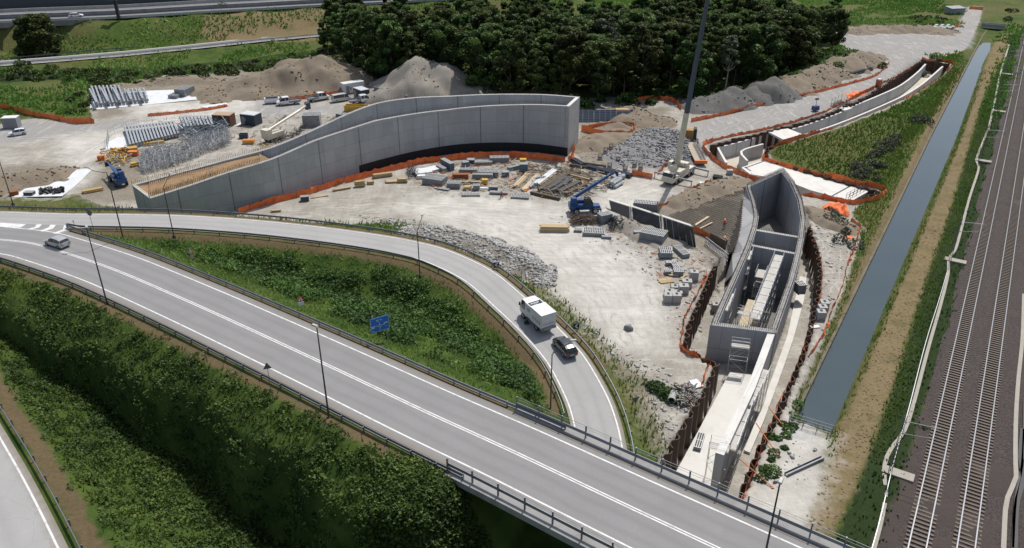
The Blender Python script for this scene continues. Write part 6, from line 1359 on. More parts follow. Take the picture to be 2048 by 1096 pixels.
mb = MB(); mb.box((.5, 0, 2.54), (1.2, 1.9, .08)); mb.build('recess', STEEL_D, tk); mb = MB(); mb.tube([(.55, -.6, 2.8), (.55, .75, 2.8)], .17, 8); mb.tube([(.2, -.3, 2.7), (.2, .3, 2.7)], .12, 8); mb.build('air_filter', GALV, tk)
cb_ = loft(tk, [(1.0, 1.15, .7, 1.15, 1.7, 1.05, 2.85, 0), (1.3, 1.15, .6, 1.15, 1.7, 1.05, 2.92, 1), (2.3, 1.15, .6, 1.15, 1.6, 1.02, 2.88, 0), (2.42, 1.15, .6, 1.14, 1.55, 1.0, 2.8, 3), (2.85, 1.05, .65, 1.05, 1.4, .98, 1.55, 0), (2.9, 1.0, .7, 1.0, 1.2, .9, 1.3, 0)], 'cab', [WT, GLASS])
for x in (-1.7, 1.75):
    for y in (-1.02, 1.02): wheel(tk, x, y, .48, .3, tk)
mb = MB()
for k in range(4): mb.box((-.9-k*.55, 1.205, 1.5), (.3, .012, .45)); mb.box((-.9-k*.55, -1.205, 1.5), (.3, .012, .45))
mb.box((-.3, -1.21, 1.95), (1.1, .012, .35)); mb.box((.3, 1.165, 1.9), (.8, .012, .5)); mb.build('side_panel_marks', mat('grey vehicle lettering', (.32, .35, .38), .5, .2, 3), tk)
mb = MB(); mb.box((-3.12, 0, 1.55), (.04, 1.9, .04)); mb.box((-3.1, 0, .7), (.25, 2.3, .35)); mb.build('rear_bumper', GREYM, tk)
for y in (-.95, .95): mb = MB(); mb.box((-3.24, y, .8), (.05, .3, .15)); mb.build('tail_light', TAIL, tk)
mb = MB(); mb.tube([(.6, 1.15, .5), (.6, 1.35, .2)], .12, 6); mb.lathe([(.42, 0), (.35, .15)], (.5, 1.3, .08), 12); mb.build('brush', STEEL_D, tk)
for y in (-1.3, 1.3): mb = MB(); mb.box((2.5, y, 1.9), (.12, .2, .5)); mb.build('mirror', STEEL_D, tk)
# pickups with double cab and drop side bed
BEDM = mat('dropside bed grey', (.30, .31, .32), .6, .2, 2, dirt=(.18, .17, .16))
def pickup(p, rz, label):
    r = thing('pickup_truck', label, 'pickup truck', p, rz, 'white double cab pickups parked by the mounds')
    mb = MB(); mb.box((-.3, 0, .5), (5.6, .8, .2)); mb.build('chassis', STEEL_D, r)
    loft(r, [(-.15, 1.0, .55, 1.0, 1.35, .86, 2.15, 0), (-.05, 1.0, .5, 1.0, 1.35, .86, 2.2, 1), (.75, 1.0, .5, 1.0, 1.33, .86, 2.22, 0), (.85, 1.0, .5, 1.0, 1.33, .86, 2.22, 1), (1.55, 1.0, .5, 1.0, 1.3, .85, 2.16, 3), (2.25, 1.0, .5, .99, 1.22, .86, 1.35, 0), (3.0, .95, .5, .9, .95, .75, 1.05, 0), (3.12, .88, .5, .8, .75, .7, .8, 0)], 'cab', [WHITEC, GLASS])
    mb = MB(); mb.box((-1.75, 0, .8), (3.1, 2.1, .08)); mb.build('bed_floor', BEDM, r); mb = MB()
    for y in (-1.05, 1.05): mb.box((-1.75, y, .88), (3.1, .05, .4))
    mb.box((-3.3, 0, .88), (.05, 2.1, .4)); mb.box((-.25, 0, .88), (.08, 2.1, 1.2)); mb.build('bed_side', BEDM, r)
    for x in (-1.9, 2.2):
        for y in (-.9, .9): wheel(r, x, y, .38, .24, r)
    for y in (-.8, .8): mb = MB(); mb.box((-3.34, y, .6), (.05, .25, .12)); mb.build('tail_light', TAIL, r); mb = MB(); mb.box((3.05, y*.85, .75), (.1, .25, .15)); mb.build('headlight', HEADL, r)
    return r
pk = pickup(G(577, 209), ang(596, 207, 558, 211), 'white pickup facing left beside the white tank trailer'); dup(pk, G(637, 201), ang(612, 205, 662, 197), 'white pickup with a dark load rack, middle of the parked row')
dup(pk, G(722, 206), ang(702, 208, 745, 202), 'white pickup nearest the curved wall, right of the silver van')
vn = thing('van', 'silver grey minibus between two white pickups', 'van', G(683, 202), ang(662, 206, 705, 199)); VANP = car_mat('van silver paint', (.50, .51, .51), .3, .2)
loft(vn, [(-2.6, .9, .4, .93, 1.2, .86, 1.95, 2), (-2.5, .97, .3, .98, 1.2, .84, 2.02, 1), (-.9, .98, .3, .98, 1.2, .84, 2.06, 1), (.55, .98, .3, .98, 1.2, .84, 2.05, 0), (.65, .98, .3, .98, 1.18, .84, 2.05, 1), (1.25, .98, .3, .98, 1.15, .84, 1.98, 3), (1.95, .97, .3, .95, 1.05, .84, 1.2, 0), (2.5, .9, .35, .85, .85, .75, .95, 0), (2.6, .82, .4, .78, .65, .7, .7, 0)], 'body', [VANP, GLASS])
for x in (-1.6, 1.65):
    for y in (-.9, .9): wheel(vn, x, y, .35, .24, vn)
for y in (-.7, .7): mb = MB(); mb.box((2.55, y, .75), (.1, .25, .15)); mb.build('headlight', HEADL, vn)
tt = thing('tank_trailer', 'white open tank lying behind the leftmost pickup', 'tank', G(545, 207), ang(532, 209, 560, 207)); mb = MB(); mb.tube([(-2, 0, .9), (2, 0, .9)], .85, 12); mb.build('tank', WHITE, tt); mb = MB(); mb.box((0, 0, 1.55), (3.2, 1.0, .25)); mb.build('dark_top', STEEL_D, tt); mb = MB(); mb.box((0, 0, 0), (3, 1.2, .25)); mb.build('skid', STEEL_D, tt)
# containers
def container(p, rz, L, W, H, wallm, roofm, label, ribs=True, door=True, name='site_container', cat='container', opening=False):
    r = thing(name, label, cat, p, rz); mb = MB(); t = .06
    if opening:
        for (cx, cy, sx, sy) in ((0, -W/2+t/2, L, t), (0, W/2-t/2, L, t), (-L/2+t/2, 0, t, W-2*t), (L/2-t/2, 0, t, W-2*t)): mb.box((cx, cy, 0), (sx, sy, H))
        mb.box((0, 0, .1), (L-2*t, W-2*t, .1), mi=1); mb.build('shell', [wallm, STEEL_D], r)
        mb = MB()
        for y in (-W/2, W/2): mb.box((0, y, H-.02), (L+.1, .14, .1))
        for x in (-L/2, L/2): mb.box((x, 0, H-.02), (.14, W+.1, .1))
        mb.build('rim', wallm, r)
    else:
        mb.box((0, 0, .12), (L, W, H-.2)); mb.build('walls', wallm, r); mb = MB(); mb.box((0, 0, H-.08), (L+.08, W+.08, .1)); mb.box((0, 0, H+.02), (L-.3, W-.3, .04)); mb.build('roof', roofm, r)
    if ribs:
        mb = MB(); n = int(L/.4)
        for i in range(n+1):
            for y in (-W/2-.02, W/2+.02): mb.box((-L/2+.1+i*(L-.2)/n, y, .2), (.1, .04, H-.4))
        mb.build('corrugation', wallm, r)
    if door:
        mb = MB()
        for x, w in ((-L*.32, .9), (-L*.18, .5)): mb.box((x, -W/2-.045, .2 if w > .6 else 1.1), (w, .03, 2.0 if w > .6 else .8))
        mb.build('door', GREYM, r)
    return r
WHR = mat('white container', (.66, .67, .68), .5, .08, 1); DKC = mat('dark container', (.04, .055, .075), .6, .2, 1); DKR = mat('grey container roof', (.50, .52, .54), .6, .15, 1); BRC = mat('brown container', (.13, .055, .03), .7, .25, 1, dirt=(.06, .03, .02)); BRR = mat('tan container roof', (.36, .27, .19), .8, .2, 1)
a1 = ang(681, 190, 731, 182); container(G(706, 184), a1, 6.2, 2.5, 2.9, WHR, WHITE, 'long white site container behind the silver van'); container(G(724, 196), R(60)-PI/2-.35, 4.2, 2.6, 2.7, DKC, DKR, 'dark container with pale roof in front of the white container')
container(G(775, 197), R(-38), 7.5, 2.6, 2.9, mat('grey blue tank wall', (.24, .27, .28), .6, .15, 1), GREYM, 'long grey open topped bin right of the dark container', door=False, name='open_bin', cat='bin', opening=True)
container(G(450, 250), R(-8), 4.6, 3.0, 2.9, BRC, BRR, 'brown rusty container with tan roof beside the steel stacks'); container(G(504, 248), R(-20), 4.2, 3.0, 2.8, DKC, DKR, 'dark blue container with grey roof right of the brown one')
container(G(26, 255), R(8), 3.4, 2.3, 2.7, GREYM, WHITE, 'grey cabin behind the small white car at the left edge')
container(G(714, 222), R(-6), 6.2, 1.9, 1.5, YELLOW, YELLOW, 'long yellow skip behind the curved wall', door=False, name='skip', cat='skip', opening=True)
container(G(498, 287), R(2), 2.6, 1.2, .9, YELLOW, ORANGE, 'small yellow box near the wall deck corner', ribs=False, door=False, name='tool_box', cat='box'); container(G(488, 276), R(5), 1.9, 1.2, 1.0, DKC, DKC, 'small dark open crate behind the wall deck', ribs=False, door=False, name='crate', cat='crate', opening=True)
gen = thing('compressor', 'orange compressor unit right of the parked pickups', 'compressor', G(777, 208), R(10)); mb = MB(); mb.box((0, 0, .35), (2.6, 1.3, 1.3), 0, 0, 0, 0, (.94, .85)); mb.build('hood', ORANGE, gen); mb = MB(); mb.box((0, 0, .2), (2.9, 1.0, .15)); mb.box((1.3, 0, .5), (.1, .9, .8)); mb.box((.3, -.66, .6), (1.2, .04, .7)); mb.build('frame', STEEL_D, gen)
for y in (-.6, .6): wheel(gen, 0, y, .3, .18, gen)
mc = thing('water_tank', 'white plastic tank beside the orange compressor', 'tank', G(797, 209)); mb = MB(); mb.box((0, 0, .1), (1.1, 1.0, 1.1)); mb.build('tank', WHITE, mc); mb = MB(); mb.box((0, 0, 0), (1.2, 1.1, .12)); mb.build('pallet', WOOD, mc)
# telehandlers
def telehandler(p, rz, label, lift, blen):
    r = thing('telehandler', label, 'telehandler', p, rz, 'blue telehandlers')
    mb = MB(); mb.box((0, 0, .75), (5.6, 1.5, .7)); mb.box((-2.4, 0, .9), (1.2, 2.2, 1.0)); mb.box((2.5, 0, .75), (.9, 2.3, .35)); mb.build('chassis', BLUE, r)
    mb = MB(); mb.prism([(-2.2, -1.1), (1.4, -1.1), (1.4, 1.1), (-2.2, 1.1)], 1.45, 1.75); mb.box((-2.2, -.45, 1.7), (1.5, .9, 1.5), 0, 0, 0, 0, (.6, 1)); mb.box((-.6, .65, 1.75), (2.4, .8, .6)); mb.build('turret', BLUE, r)
    loft(r, [(-.5, .48, 1.75, .48, 2.2, .42, 3.1, 0), (-.4, .5, 1.75, .5, 2.2, .42, 3.15, 1), (.7, .5, 1.75, .5, 2.2, .42, 3.1, 3), (1.2, .48, 1.75, .48, 2.0, .44, 2.2, 0)], 'cab', [GREY_D, GLASS]).location = (.2, -.62, 0)
    b0 = Vector((-2.4, .25, 2.7)); d = Vector((math.cos(lift), 0, math.sin(lift))); mb = MB()
    for f0, f1, w in ((0, .55, .5), (.5, .8, .40), (.75, 1, .3)):
        a, b = b0+d*blen*f0, b0+d*blen*f1; u = Vector((-d.z, 0, d.x)); y = Vector((0, 1, 0))
        q = [a-u*w/2-y*w/2, a-u*w/2+y*w/2, a+u*w/2+y*w/2, a+u*w/2-y*w/2]; q2 = [v+(b-a) for v in q]; n = len(mb.v); mb.v += [tuple(v) for v in q+q2]
        for f in ((0, 1, 2, 3), (7, 6, 5, 4), (0, 4, 5, 1), (1, 5, 6, 2), (2, 6, 7, 3), (3, 7, 4, 0)): mb.face([n+i for i in f])
    mb.build('boom', BLUE, r); e = b0+d*blen
    mb = MB(); mb.box((e.x+.15, e.y, e.z-.9), (.3, 1.2, .9)); mb.box((e.x+.7, e.y-.4, e.z-.95), (1.1, .1, .06)); mb.box((e.x+.7, e.y+.4, e.z-.95), (1.1, .1, .06)); mb.build('fork_carriage', STEEL_D, r)
    for x in (-1.75, 1.85):
        for y in (-1.05, 1.05): wheel(r, x, y, .62, .45, r)
    mb = MB()
    for x in (-2.75, 2.9):
        for y in (-1.1, 1.1): mb.box((x, y, .25), (.18, .2, .8))
    mb.build('stabiliser', STEEL_D, r); return r
telehandler(G(1169, 424), ang(1145, 424, 1198, 422), 'blue telehandler in the middle of the bright yard, boom raised to the right', R(33), 9.6)
telehandler(G(238, 367), R(128), 'blue telehandler at the low left end of the curved wall, boom lowered', R(4), 7.4)
# the tall mobile crane
CP = G(1357, 357); crz = ang(1338, 369, 1388, 339)
cr = thing('mobile_crane', 'tall cream mobile crane with outriggers, its grey boom reaching out of the picture', 'crane', CP, crz)
mb = MB(); mb.box((0, 0, .85), (10.5, 2.6, .55)); mb.box((.6, 0, 1.4), (7.5, 2.4, .35)); mb.build('carrier', CREAM, cr)
mb = MB(); mb.box((-1, 0, 1.2), (2.2, 2.7, .3)); mb.box((3.6, 0, 1.2), (2.5, 2.65, .5)); mb.build('carrier_deck', GREYM, cr)
loft(cr, [(-5.2, 1.2, .7, 1.2, 1.6, 1.1, 1.9, 2), (-4.9, 1.25, .6, 1.25, 1.6, 1.15, 2.6, 1), (-3.9, 1.25, .6, 1.25, 1.6, 1.15, 2.65, 0), (-3.7, 1.25, .6, 1.25, 1.6, 1.15, 2.6, 0)], 'driver_cab', [CREAM, GLASS])
for x in (-3.4, -1.7, 2.2, 3.9):
    for y in (-1.1, 1.1): wheel(cr, x, y, .62, .42, cr)
for x in (-2.6, 4.9):
    for s in (-1, 1):
        mb = MB(); mb.box((x, s*2.6, 1.05), (.35, 3.4, .3)); mb.tube([(x, s*4.2, 1.2), (x, s*4.2, .1)], .1, 6); mb.lathe([(.45, 0), (.45, .08), (.2, .14)], (x, s*4.2, 0), 10); mb.build('outrigger', GREYM, cr)
mb = MB(); mb.prism([(-2.2, -1.2), (2.2, -1.2), (2.6, 0), (2.2, 1.2), (-2.2, 1.2)], 1.85, 2.3); mb.box((-1.6, .7, 2.3), (1.6, .9, 1.0)); mb.box((1.6, 0, 2.3), (1.3, 2.2, .9)); mb.tube([(1.0, -.6, 2.9), (1.0, .9, 2.9)], .4, 10); mb.build('superstructure', CREAM, cr)
loft(cr, [(-.9, .45, 2.3, .45, 3.0, .4, 3.9, 1), (.2, .45, 2.3, .45, 3.0, .4, 4.0, 3), (.7, .42, 2.3, .42, 2.8, .4, 3.0, 0)], 'operator_cab', [CREAM, GLASS]).location = (-1.0, 1.35, 0)
M_inv = Matrix.Rotation(-crz, 3, 'Z'); b0 = M_inv @ (G(1352, 352)-CP)+Vector((0, 0, 3.0)); 
tip_w = Vector((CP.x+3.2, CP.y+1.0, 48)); b1 = M_inv @ (Vector((tip_w.x, tip_w.y, 0))-CP)+Vector((0, 0, 48)); bd = (b1-b0)
def seg(mb, a, b, wa, wb, mi=0, n=8): mb.tube([a, b], wa, n, mi, r2=wb)
mb = MB(); seg(mb, b0, b0+bd*.235, .66, .58); mb.build('boom_base', CREAM, cr)
mb = MB(); seg(mb, b0+bd*.22, b0+bd*.5, .54, .50); seg(mb, b0+bd*.49, b0+bd*.74, .47, .44); seg(mb, b0+bd*.73, b1, .42, .38)
for f in (.26, .5, .74): seg(mb, b0+bd*f, b0+bd*(f+.012), .58-.1*f, .58-.1*f)
mb.build('boom_sections', mat('blue grey boom', (.075, .095, .125), .4, .12, .5, metal=.2), cr)
mb = MB(); c0 = M_inv @ (G(1383, 292)-CP); mb.tube([b0+Vector((1.2, 0, -.6)), b0+bd*.2+Vector((.3, 0, 0))], .16, 6); mb.build('lift_cylinder', GREYM, cr)
mb = MB()
for s in (-.25, .25): mb.tube([b0+bd*.14+Vector((.8, s, 0)), b0+bd*.34+Vector((.6, s, 0))], .05, 4)
mb.build('hoist_cable', STEEL_D, cr)
cw_ = thing('counterweight_stack', 'yellow orange ballast block standing behind the crane', 'counterweight', G(1380, 283), R(-10)); mb = MB(); 
for k in range(3): mb.box((0, 0, k*1.0), (2.3, 1.8, .95))
mb.build('blocks', mat('ochre ballast', (.34, .20, .06), .7, .3, 1.2, dirt=(.10, .07, .04)), cw_); mb = MB(); mb.box((.95, 0, .1), (.7, 2.0, 3.2)); mb.build('dark_frame', STEEL_D, cw_)
tl = thing('flatbed_trailer', 'low trailer with orange tail carrying dark lattice booms behind the crane', 'trailer', G(1391, 312), ang(1401, 334, 1380, 291)); Lt = 13.0
mb = MB(); mb.box((0, 0, .75), (Lt, 2.4, .25)); mb.build('bed', mat('trailer deck', (.36, .31, .24), .8, .25, 1), tl); mb = MB(); mb.box((-Lt/2, 0, .6), (.5, 2.7, .7)); mb.build('tail', ORANGE, tl)
for x in (-5, -3.8, 4): 
    for y in (-1, 1): wheel(tl, x, y, .4, .3, tl)
def lattice(mb, a, b, w, bay=.9, r_=.05):
    a, b = Vector(a), Vector(b); d = (b-a); L = d.length; d.normalize(); s = d.cross(Vector((0, 0, 1))).normalized()*w/2; u = s.cross(d).normalized()*w/2; C4 = [s+u, s-u, -s-u, -s+u]; n = int(L/bay)
    for c in C4: mb.tube([a+c, b+c], r_, 4)
    for k in range(n):
        p, q = a+d*L*k/n, a+d*L*(k+1)/n
        for i in range(4): mb.tube([p+C4[i], q+C4[(i+1) % 4]], r_*.6, 4, cap=False)
mb = MB(); lattice(mb, (-6, -.7, 1.5), (5.5, -.7, 1.6), .8); mb.build('lattice_boom', mat('dark blue lattice', (.05, .07, .10), .5, .2, 2), tl)
lj = tag((lambda m_: m_.build('lattice_section', MATS['dark blue lattice'], None, G(1375, 310)))((lambda m_: (lattice(m_, G(1366, 302, .6), G(1383, 334, .6), .9), m_)[1])(MB())), 'dark lattice boom section lying left of the flatbed trailer', 'crane part')
# beige truck crane boom behind the wall
tc = thing('truck_crane', 'beige telescopic boom of a small crane behind the curved wall', 'crane', G(548, 280), ang(548, 280, 600, 262)); d0_ = (G(600, 250)-G(548, 280)).length
mb = MB(); mb.box((0, 0, .8), (5, 2.3, 1.2)); mb.box((-1.9, 0, 2.0), (1.5, 2.2, 1.1)); mb.build('body', CREAM, tc); mb = MB(); mb.tube([(-1.8, 0, 2.6), (d0_*.75, 0, 5.0), (d0_*.95, 0, 5.8)], .35, 6); mb.build('boom', CREAM, tc); mb = MB(); mb.box((d0_*.95, 0, 4.6), (1.2, .8, 1.6)); mb.build('boom_head', GREY_D, tc); mb = MB(); lattice(mb, (0, .8, 2.4), (6, 1.4, 4.2), .5); mb.build('jib', REBAR, tc)
for x in (-1.5, 1.5):
    for y in (-.95, .95): wheel(tc, x, y, .5, .35, tc)
# portable toilet, light tower, cages on the trench edge
pt = thing('portable_toilet', 'orange portable toilet with white roof by the upper trench', 'portable toilet', G(1756, 174), .3); mb = MB(); mb.box((0, 0, 0), (1.2, 1.2, 2.1)); mb.build('cabin', mat('toilet red orange', (.42, .11, .05), .6, .1, 2), pt); mb = MB(); mb.box((0, 0, 2.1), (1.25, 1.25, .3), 0, 0, 0, 0, (.8, .8)); mb.build('roof', WHITE, pt); mb = MB(); mb.box((0, -.62, .1), (.8, .03, 1.8)); mb.build('door', ORANGE, pt)
lt = thing('light_tower', 'small blue light tower on the gravel road beside the trench', 'light tower', G(1630, 222), .4); mb = MB(); mb.box((0, 0, .3), (1.8, 1.2, 1.1), 0, 0, 0, 0, (.9, .8)); mb.build('generator', BLUE, lt); mb = MB(); mb.tube([(0, 0, 1.3), (0, 0, 3.0)], .06, 5); mb.box((0, 0, 3.0), (1.2, .2, .4)); mb.build('mast', STEEL_D, lt)
for y in (-.6, .6): wheel(lt, 0, y, .3, .2, lt)
# people
SKIN = mat('skin', (.42, .26, .18), .6, .08, 8); HIVIS = mat('orange work vest', (.75, .13, .02), .7, .1, 4); NAVY = mat('dark work trousers', (.025, .03, .045), .8, .15, 4); HELM = mat('white helmet', (.75, .75, .74), .4, .05, 4)
def person(p, rz, label, pose, top=HIVIS, pants=NAVY, helm=HELM):
    r = thing('person', label, 'person', p, rz); me = bpy.data.meshes.new('body'); J = pose; names = list(J); idx = {n_: i for i, n_ in enumerate(names)}
    E_ = [('pelvis', 'chest'), ('chest', 'neck'), ('neck', 'head'), ('pelvis', 'hipL'), ('hipL', 'kneeL'), ('kneeL', 'footL'), ('footL', 'toeL'), ('pelvis', 'hipR'), ('hipR', 'kneeR'), ('kneeR', 'footR'), ('footR', 'toeR'), ('chest', 'shL'), ('shL', 'elL'), ('elL', 'haL'), ('chest', 'shR'), ('shR', 'elR'), ('elR', 'haR')]
    me.from_pydata([J[n_] for n_ in names], [(idx[a], idx[b]) for a, b in E_], []); o = bpy.data.objects.new('body', me); COL.objects.link(o); o.parent = r
    sk = o.modifiers.new('skin', 'SKIN'); rad = dict(pelvis=(.15, .11), chest=(.17, .12), neck=(.055, .055), head=(.095, .11), hipL=(.10, .10), hipR=(.10, .10), kneeL=(.065, .065), kneeR=(.065, .065), footL=(.045, .045), footR=(.045, .045), toeL=(.04, .03), toeR=(.04, .03), shL=(.07, .07), shR=(.07, .07), elL=(.045, .045), elR=(.045, .045), haL=(.035, .03), haR=(.035, .03))
    for i, n_ in enumerate(names): me.skin_vertices[0].data[i].radius = rad[n_]
    me.skin_vertices[0].data[idx['pelvis']].use_root = True; o.modifiers.new('sub', 'SUBSURF').levels = 1
    m, nt, b = nodes('clothed worker '+label[:12]); co = N(nt, 'ShaderNodeTexCoord').outputs['Object']; sp = N(nt, 'ShaderNodeSeparateXYZ'); nt.links.new(co, sp.inputs[0])
    f1 = math_(nt, 'GREATER_THAN', sp.outputs[2], J['pelvis'][2]+.02); f2 = math_(nt, 'GREATER_THAN', sp.outputs[2], J['neck'][2]); c = mixc(nt, f1, pants.node_tree.nodes['Principled BSDF'].inputs['Base Color'].links and (.03, .035, .05), (.62, .11, .02)); c = mixc(nt, f2, c, (.42, .26, .18)); nt.links.new(c, b.inputs['Base Color']); b.inputs['Roughness'].default_value = .75; me.materials.append(m)
    h = Vector(J['head']); mb = MB(); mb.lathe([(.15, 0), (.145, .04), (.12, .11), (.06, .16), (.01, .17)], tuple(h+Vector((0, 0, .04))), 12); mb.box(tuple(h+Vector((.12, 0, .04))), (.12, .16, .02)); mb.build('helmet', helm, r)
    for s in 'LR':
        ha = Vector(J['ha'+s]); el = Vector(J['el'+s]); d = (ha-el).normalized(); mb = MB(); sd_ = d.cross(Vector((0, 1, 0))).normalized()
        mb.tube([ha, ha+d*.09], .035, 6, r2=.03)
        for k in range(4): mb.tube([ha+d*.08+sd_*(k-1.5)*.018, ha+d*(.15-.008*abs(k-1.5))+sd_*(k-1.5)*.022, ha+d*.17+sd_*(k-1.5)*.02+Vector((.02, 0, -.01))], .009, 4)
        mb.tube([ha+d*.03+sd_*.03, ha+d*.08+sd_*.06], .011, 4); mb.build('hand', SKIN, r)
    mb = MB(); mb.tube([tuple(h+Vector((.10, 0, -.01))), tuple(h+Vector((.13, 0, -.03)))], .014, 4); 
    for y in (-.035, .035): mb.box(tuple(h+Vector((.098, y, .01))), (.012, .02, .012))
    mb.box(tuple(h+Vector((.095, 0, -.06))), (.012, .05, .01)); mb.build('face', mat('face features', (.25, .13, .09), .6, .1, 8), r); return r
STAND = dict(pelvis=(0, 0, .95), chest=(.01, 0, 1.33), neck=(.01, 0, 1.50), head=(.03, 0, 1.63), hipL=(0, .1, .88), kneeL=(.03, .11, .48), footL=(-.02, .12, .07), toeL=(.14, .13, .03), hipR=(0, -.1, .88), kneeR=(.05, -.12, .48), footR=(.0, -.14, .07), toeR=(.16, -.16, .03), shL=(.0, .2, 1.42), elL=(-.03, .27, 1.12), haL=(.12, .25, .92), shR=(.0, -.2, 1.42), elR=(-.03, -.27, 1.12), haR=(.1, -.24, .90))
WALK = dict(STAND, kneeL=(.25, .11, .50), footL=(.30, .12, .08), toeL=(.46, .12, .07), kneeR=(-.02, -.1, .47), footR=(-.36, -.1, .12), toeR=(-.24, -.1, .03), elL=(-.18, .26, 1.15), haL=(-.12, .28, .9), elR=(.1, -.26, 1.13), haR=(.33, -.24, 1.02), chest=(.06, 0, 1.32), neck=(.1, 0, 1.49), head=(.14, 0, 1.61))
BEND = dict(STAND, chest=(.25, 0, 1.22), neck=(.38, 0, 1.32), head=(.48, 0, 1.38), shL=(.26, .2, 1.28), shR=(.26, -.2, 1.28), elL=(.36, .26, 1.0), haL=(.48, .2, .78), elR=(.36, -.26, 1.0), haR=(.5, -.18, .8))
person(G(1448, 456, .05), -1.9, 'worker in orange top and dark trousers standing on the dark rebar mat', STAND); w1 = person(G(1003, 396), R(200), 'worker in orange walking beside the flat formwork panels in the bright yard', WALK); person(G(1453, 490, 0), 2.5, 'worker in orange bending at the barrier between mat and box', BEND)
# ---------------- building material ----------------
ALUF = mat('formwork frame', (.40, .41, .42), .55, .2, 2, metal=.2, dirt=(.25, .24, .23)); ALUD = mat('formwork side', (.26, .275, .29), .6, .25, 2, dirt=(.16, .15, .14)); GAP = mat('dark gap', (.04, .042, .045), .8, .3, 3)
BLUEF = mat('blue grey formwork', (.10, .15, .20), .6, .25, 1.5, dirt=(.05, .06, .07)); OLDW = mat('old dark timber', (.12, .095, .07), .9, .4, 2, dirt=(.05, .04, .03)); PALEW = mat('pale plank', (.52, .42, .28), .8, .25, 2)
BLKC = mat('concrete block grey', (.36, .36, .35), .85, .2, 1.5, dirt=(.24, .235, .22)); PIPED = mat('dark blue pipe', (.04, .05, .07), .5, .3, 2)
def stack(u, v, L, W, H, rz, label, style='panel', group='stacks of building material', z=0, name=None, cat=None, slots=None):
    nm, ct = {'panel': ('formwork_stack', 'formwork stack'), 'timber': ('timber_stack', 'timber stack'), 'box': ('material_crate', 'crate'), 'slab': ('panel_pile', 'panel pile'), 'block': ('concrete_block', 'concrete block'), 'flat': ('flat_formwork', 'formwork panel')}[style if style in ('panel', 'timber', 'slab', 'block', 'flat') else 'box']
    p = G(u, v, z); r = thing(name or nm, label, cat or ct, p, R(rz), group); rd = random.Random(int(u*31+v))
    if style in ('panel', 'flat'):
        n = max(1, round(H/.16)) if style == 'panel' else 1; mb = MB()
        for k in range(n):
            dx, dy = rd.uniform(-.04, .04), rd.uniform(-.04, .04); mb.box((dx, dy, .08+k*H/n), (L, W, H/n*.82)); mb.box((dx, dy, .08+k*H/n+H/n*.8), (L*.97, W*.97, H/n*.2), mi=1)
        mb.box((-L*.35, 0, 0), (.12, W, .08), mi=1); mb.box((L*.35, 0, 0), (.12, W, .08), mi=1); mb.build('frames', [ALUD, GAP], r)
        mb = MB(); zt_ = .08+H; mb.box((0, 0, zt_-.02), (L, W, .03), mi=1); ns = slots or max(3, int(L/.3))
        for y in (-W/2+.06, W/2-.06, 0): mb.box((0, y, zt_+.01), (L, .12, .06))
        for k in range(ns+1): mb.box((-L/2+.05+k*(L-.1)/ns, 0, zt_+.012), (.11, W-.002, .055))
        mb.build('top_panel', [ALUF, GAP], r)
    elif style == 'timber':
        mb = MB(); rows = max(1, round(H/.2)); cols = max(2, round(W/.2)); mm = [WOOD, PALEW, WOOD_Y]
        for i in range(rows):
            for j in range(cols): mb.box((rd.uniform(-.2, .2), -W/2+(j+.5)*W/cols, .08+i*H/rows), (L*rd.uniform(.88, 1), W/cols*.85, H/rows*.8), rd.uniform(-.01, .01), rd.choice((0, 0, 1, 2)))
        mb.build('beams', mm, r); mb = MB()
        for x in (-L*.3, L*.3): mb.box((x, 0, 0), (.12, W*1.05, .08))
        mb.build('bearers', OLDW, r)
    elif style == 'block':
        mb = MB(); mb.box((0, 0, 0), (L, W, H), 0, 0, 0, 0, (.985, .985)); mb.build('block', BLKC, r); mb = MB(); mb.lathe([(.22, 0), (.2, .04), (.12, .05)], (0, 0, H), 10); mb.box((0, .3, H), (.35, .12, .05)); mb.build('lifting_socket', GAP, r)
    elif style == 'slab':
        mb = MB()
        for k in range(max(1, round(H/.2))): mb.box((rd.uniform(-.15, .15), rd.uniform(-.15, .15), k*.2), (L*rd.uniform(.9, 1), W*rd.uniform(.9, 1), .17), rd.uniform(-.06, .06))
        mb.build('sheets', TARP, r)
    else:
        m_ = {'yellow': YELLOW, 'brown': mat('rust brown crate', (.24, .085, .03), .75, .25, 2), 'dark': GREY_D, 'orange': ORANGE, 'blue': BLUEF, 'white': WHITE, 'grey': BLKC}[style]
        mb = MB(); mb.box((0, 0, .1), (L, W, H-.1), 0, 0, 0, 0, (.99, .98)); mb.build('body', m_, r); mb = MB(); mb.box((0, 0, 0), (L*1.04, W*1.04, .1)); mb.box((0, 0, H), (L*1.03, W*1.03, .06)); mb.build('rim', ALUD if style in ('dark', 'blue') else m_, r)
    return r
def bundle(a, b, n, r_, m_, label, name='pipe_bundle', cat='pipes', rows=2, square=False, group='long bundles lying on the yard', z=0.0):
    p, q = G(*a, z), G(*b, z); r = thing(name, label, cat, p, heading(p, q), group); L = (q-p).length; rd = random.Random(int(a[0]*7+b[1])); k = 0; mb = MB()
    for i in range(rows):
        for j in range(max(1, n-i)):
            y = (j-(n-i)/2+.5)*r_*2.15; zz = r_+i*r_*1.8+.05; dx = rd.uniform(-.25, .25)*min(1, L*.1)
            if square: mb.box((L/2+dx, y, zz-r_), (L*rd.uniform(.9, 1), r_*1.9, r_*1.7), rd.uniform(-.012, .012), rd.choice((0, 0, 1)))
            else: mb.tube([(dx, y, zz), (L+dx*.5, y+rd.uniform(-.1, .1), zz)], r_, 7)
    mb.build('lengths', m_, r); mb = MB(); mb.box((L*.25, 0, 0), (.14, n*r_*2.3, .06)); mb.box((L*.75, 0, 0), (.14, n*r_*2.3, .06)); mb.build('bearers', OLDW, r); return r
W_ = 'in front of the curved wall'
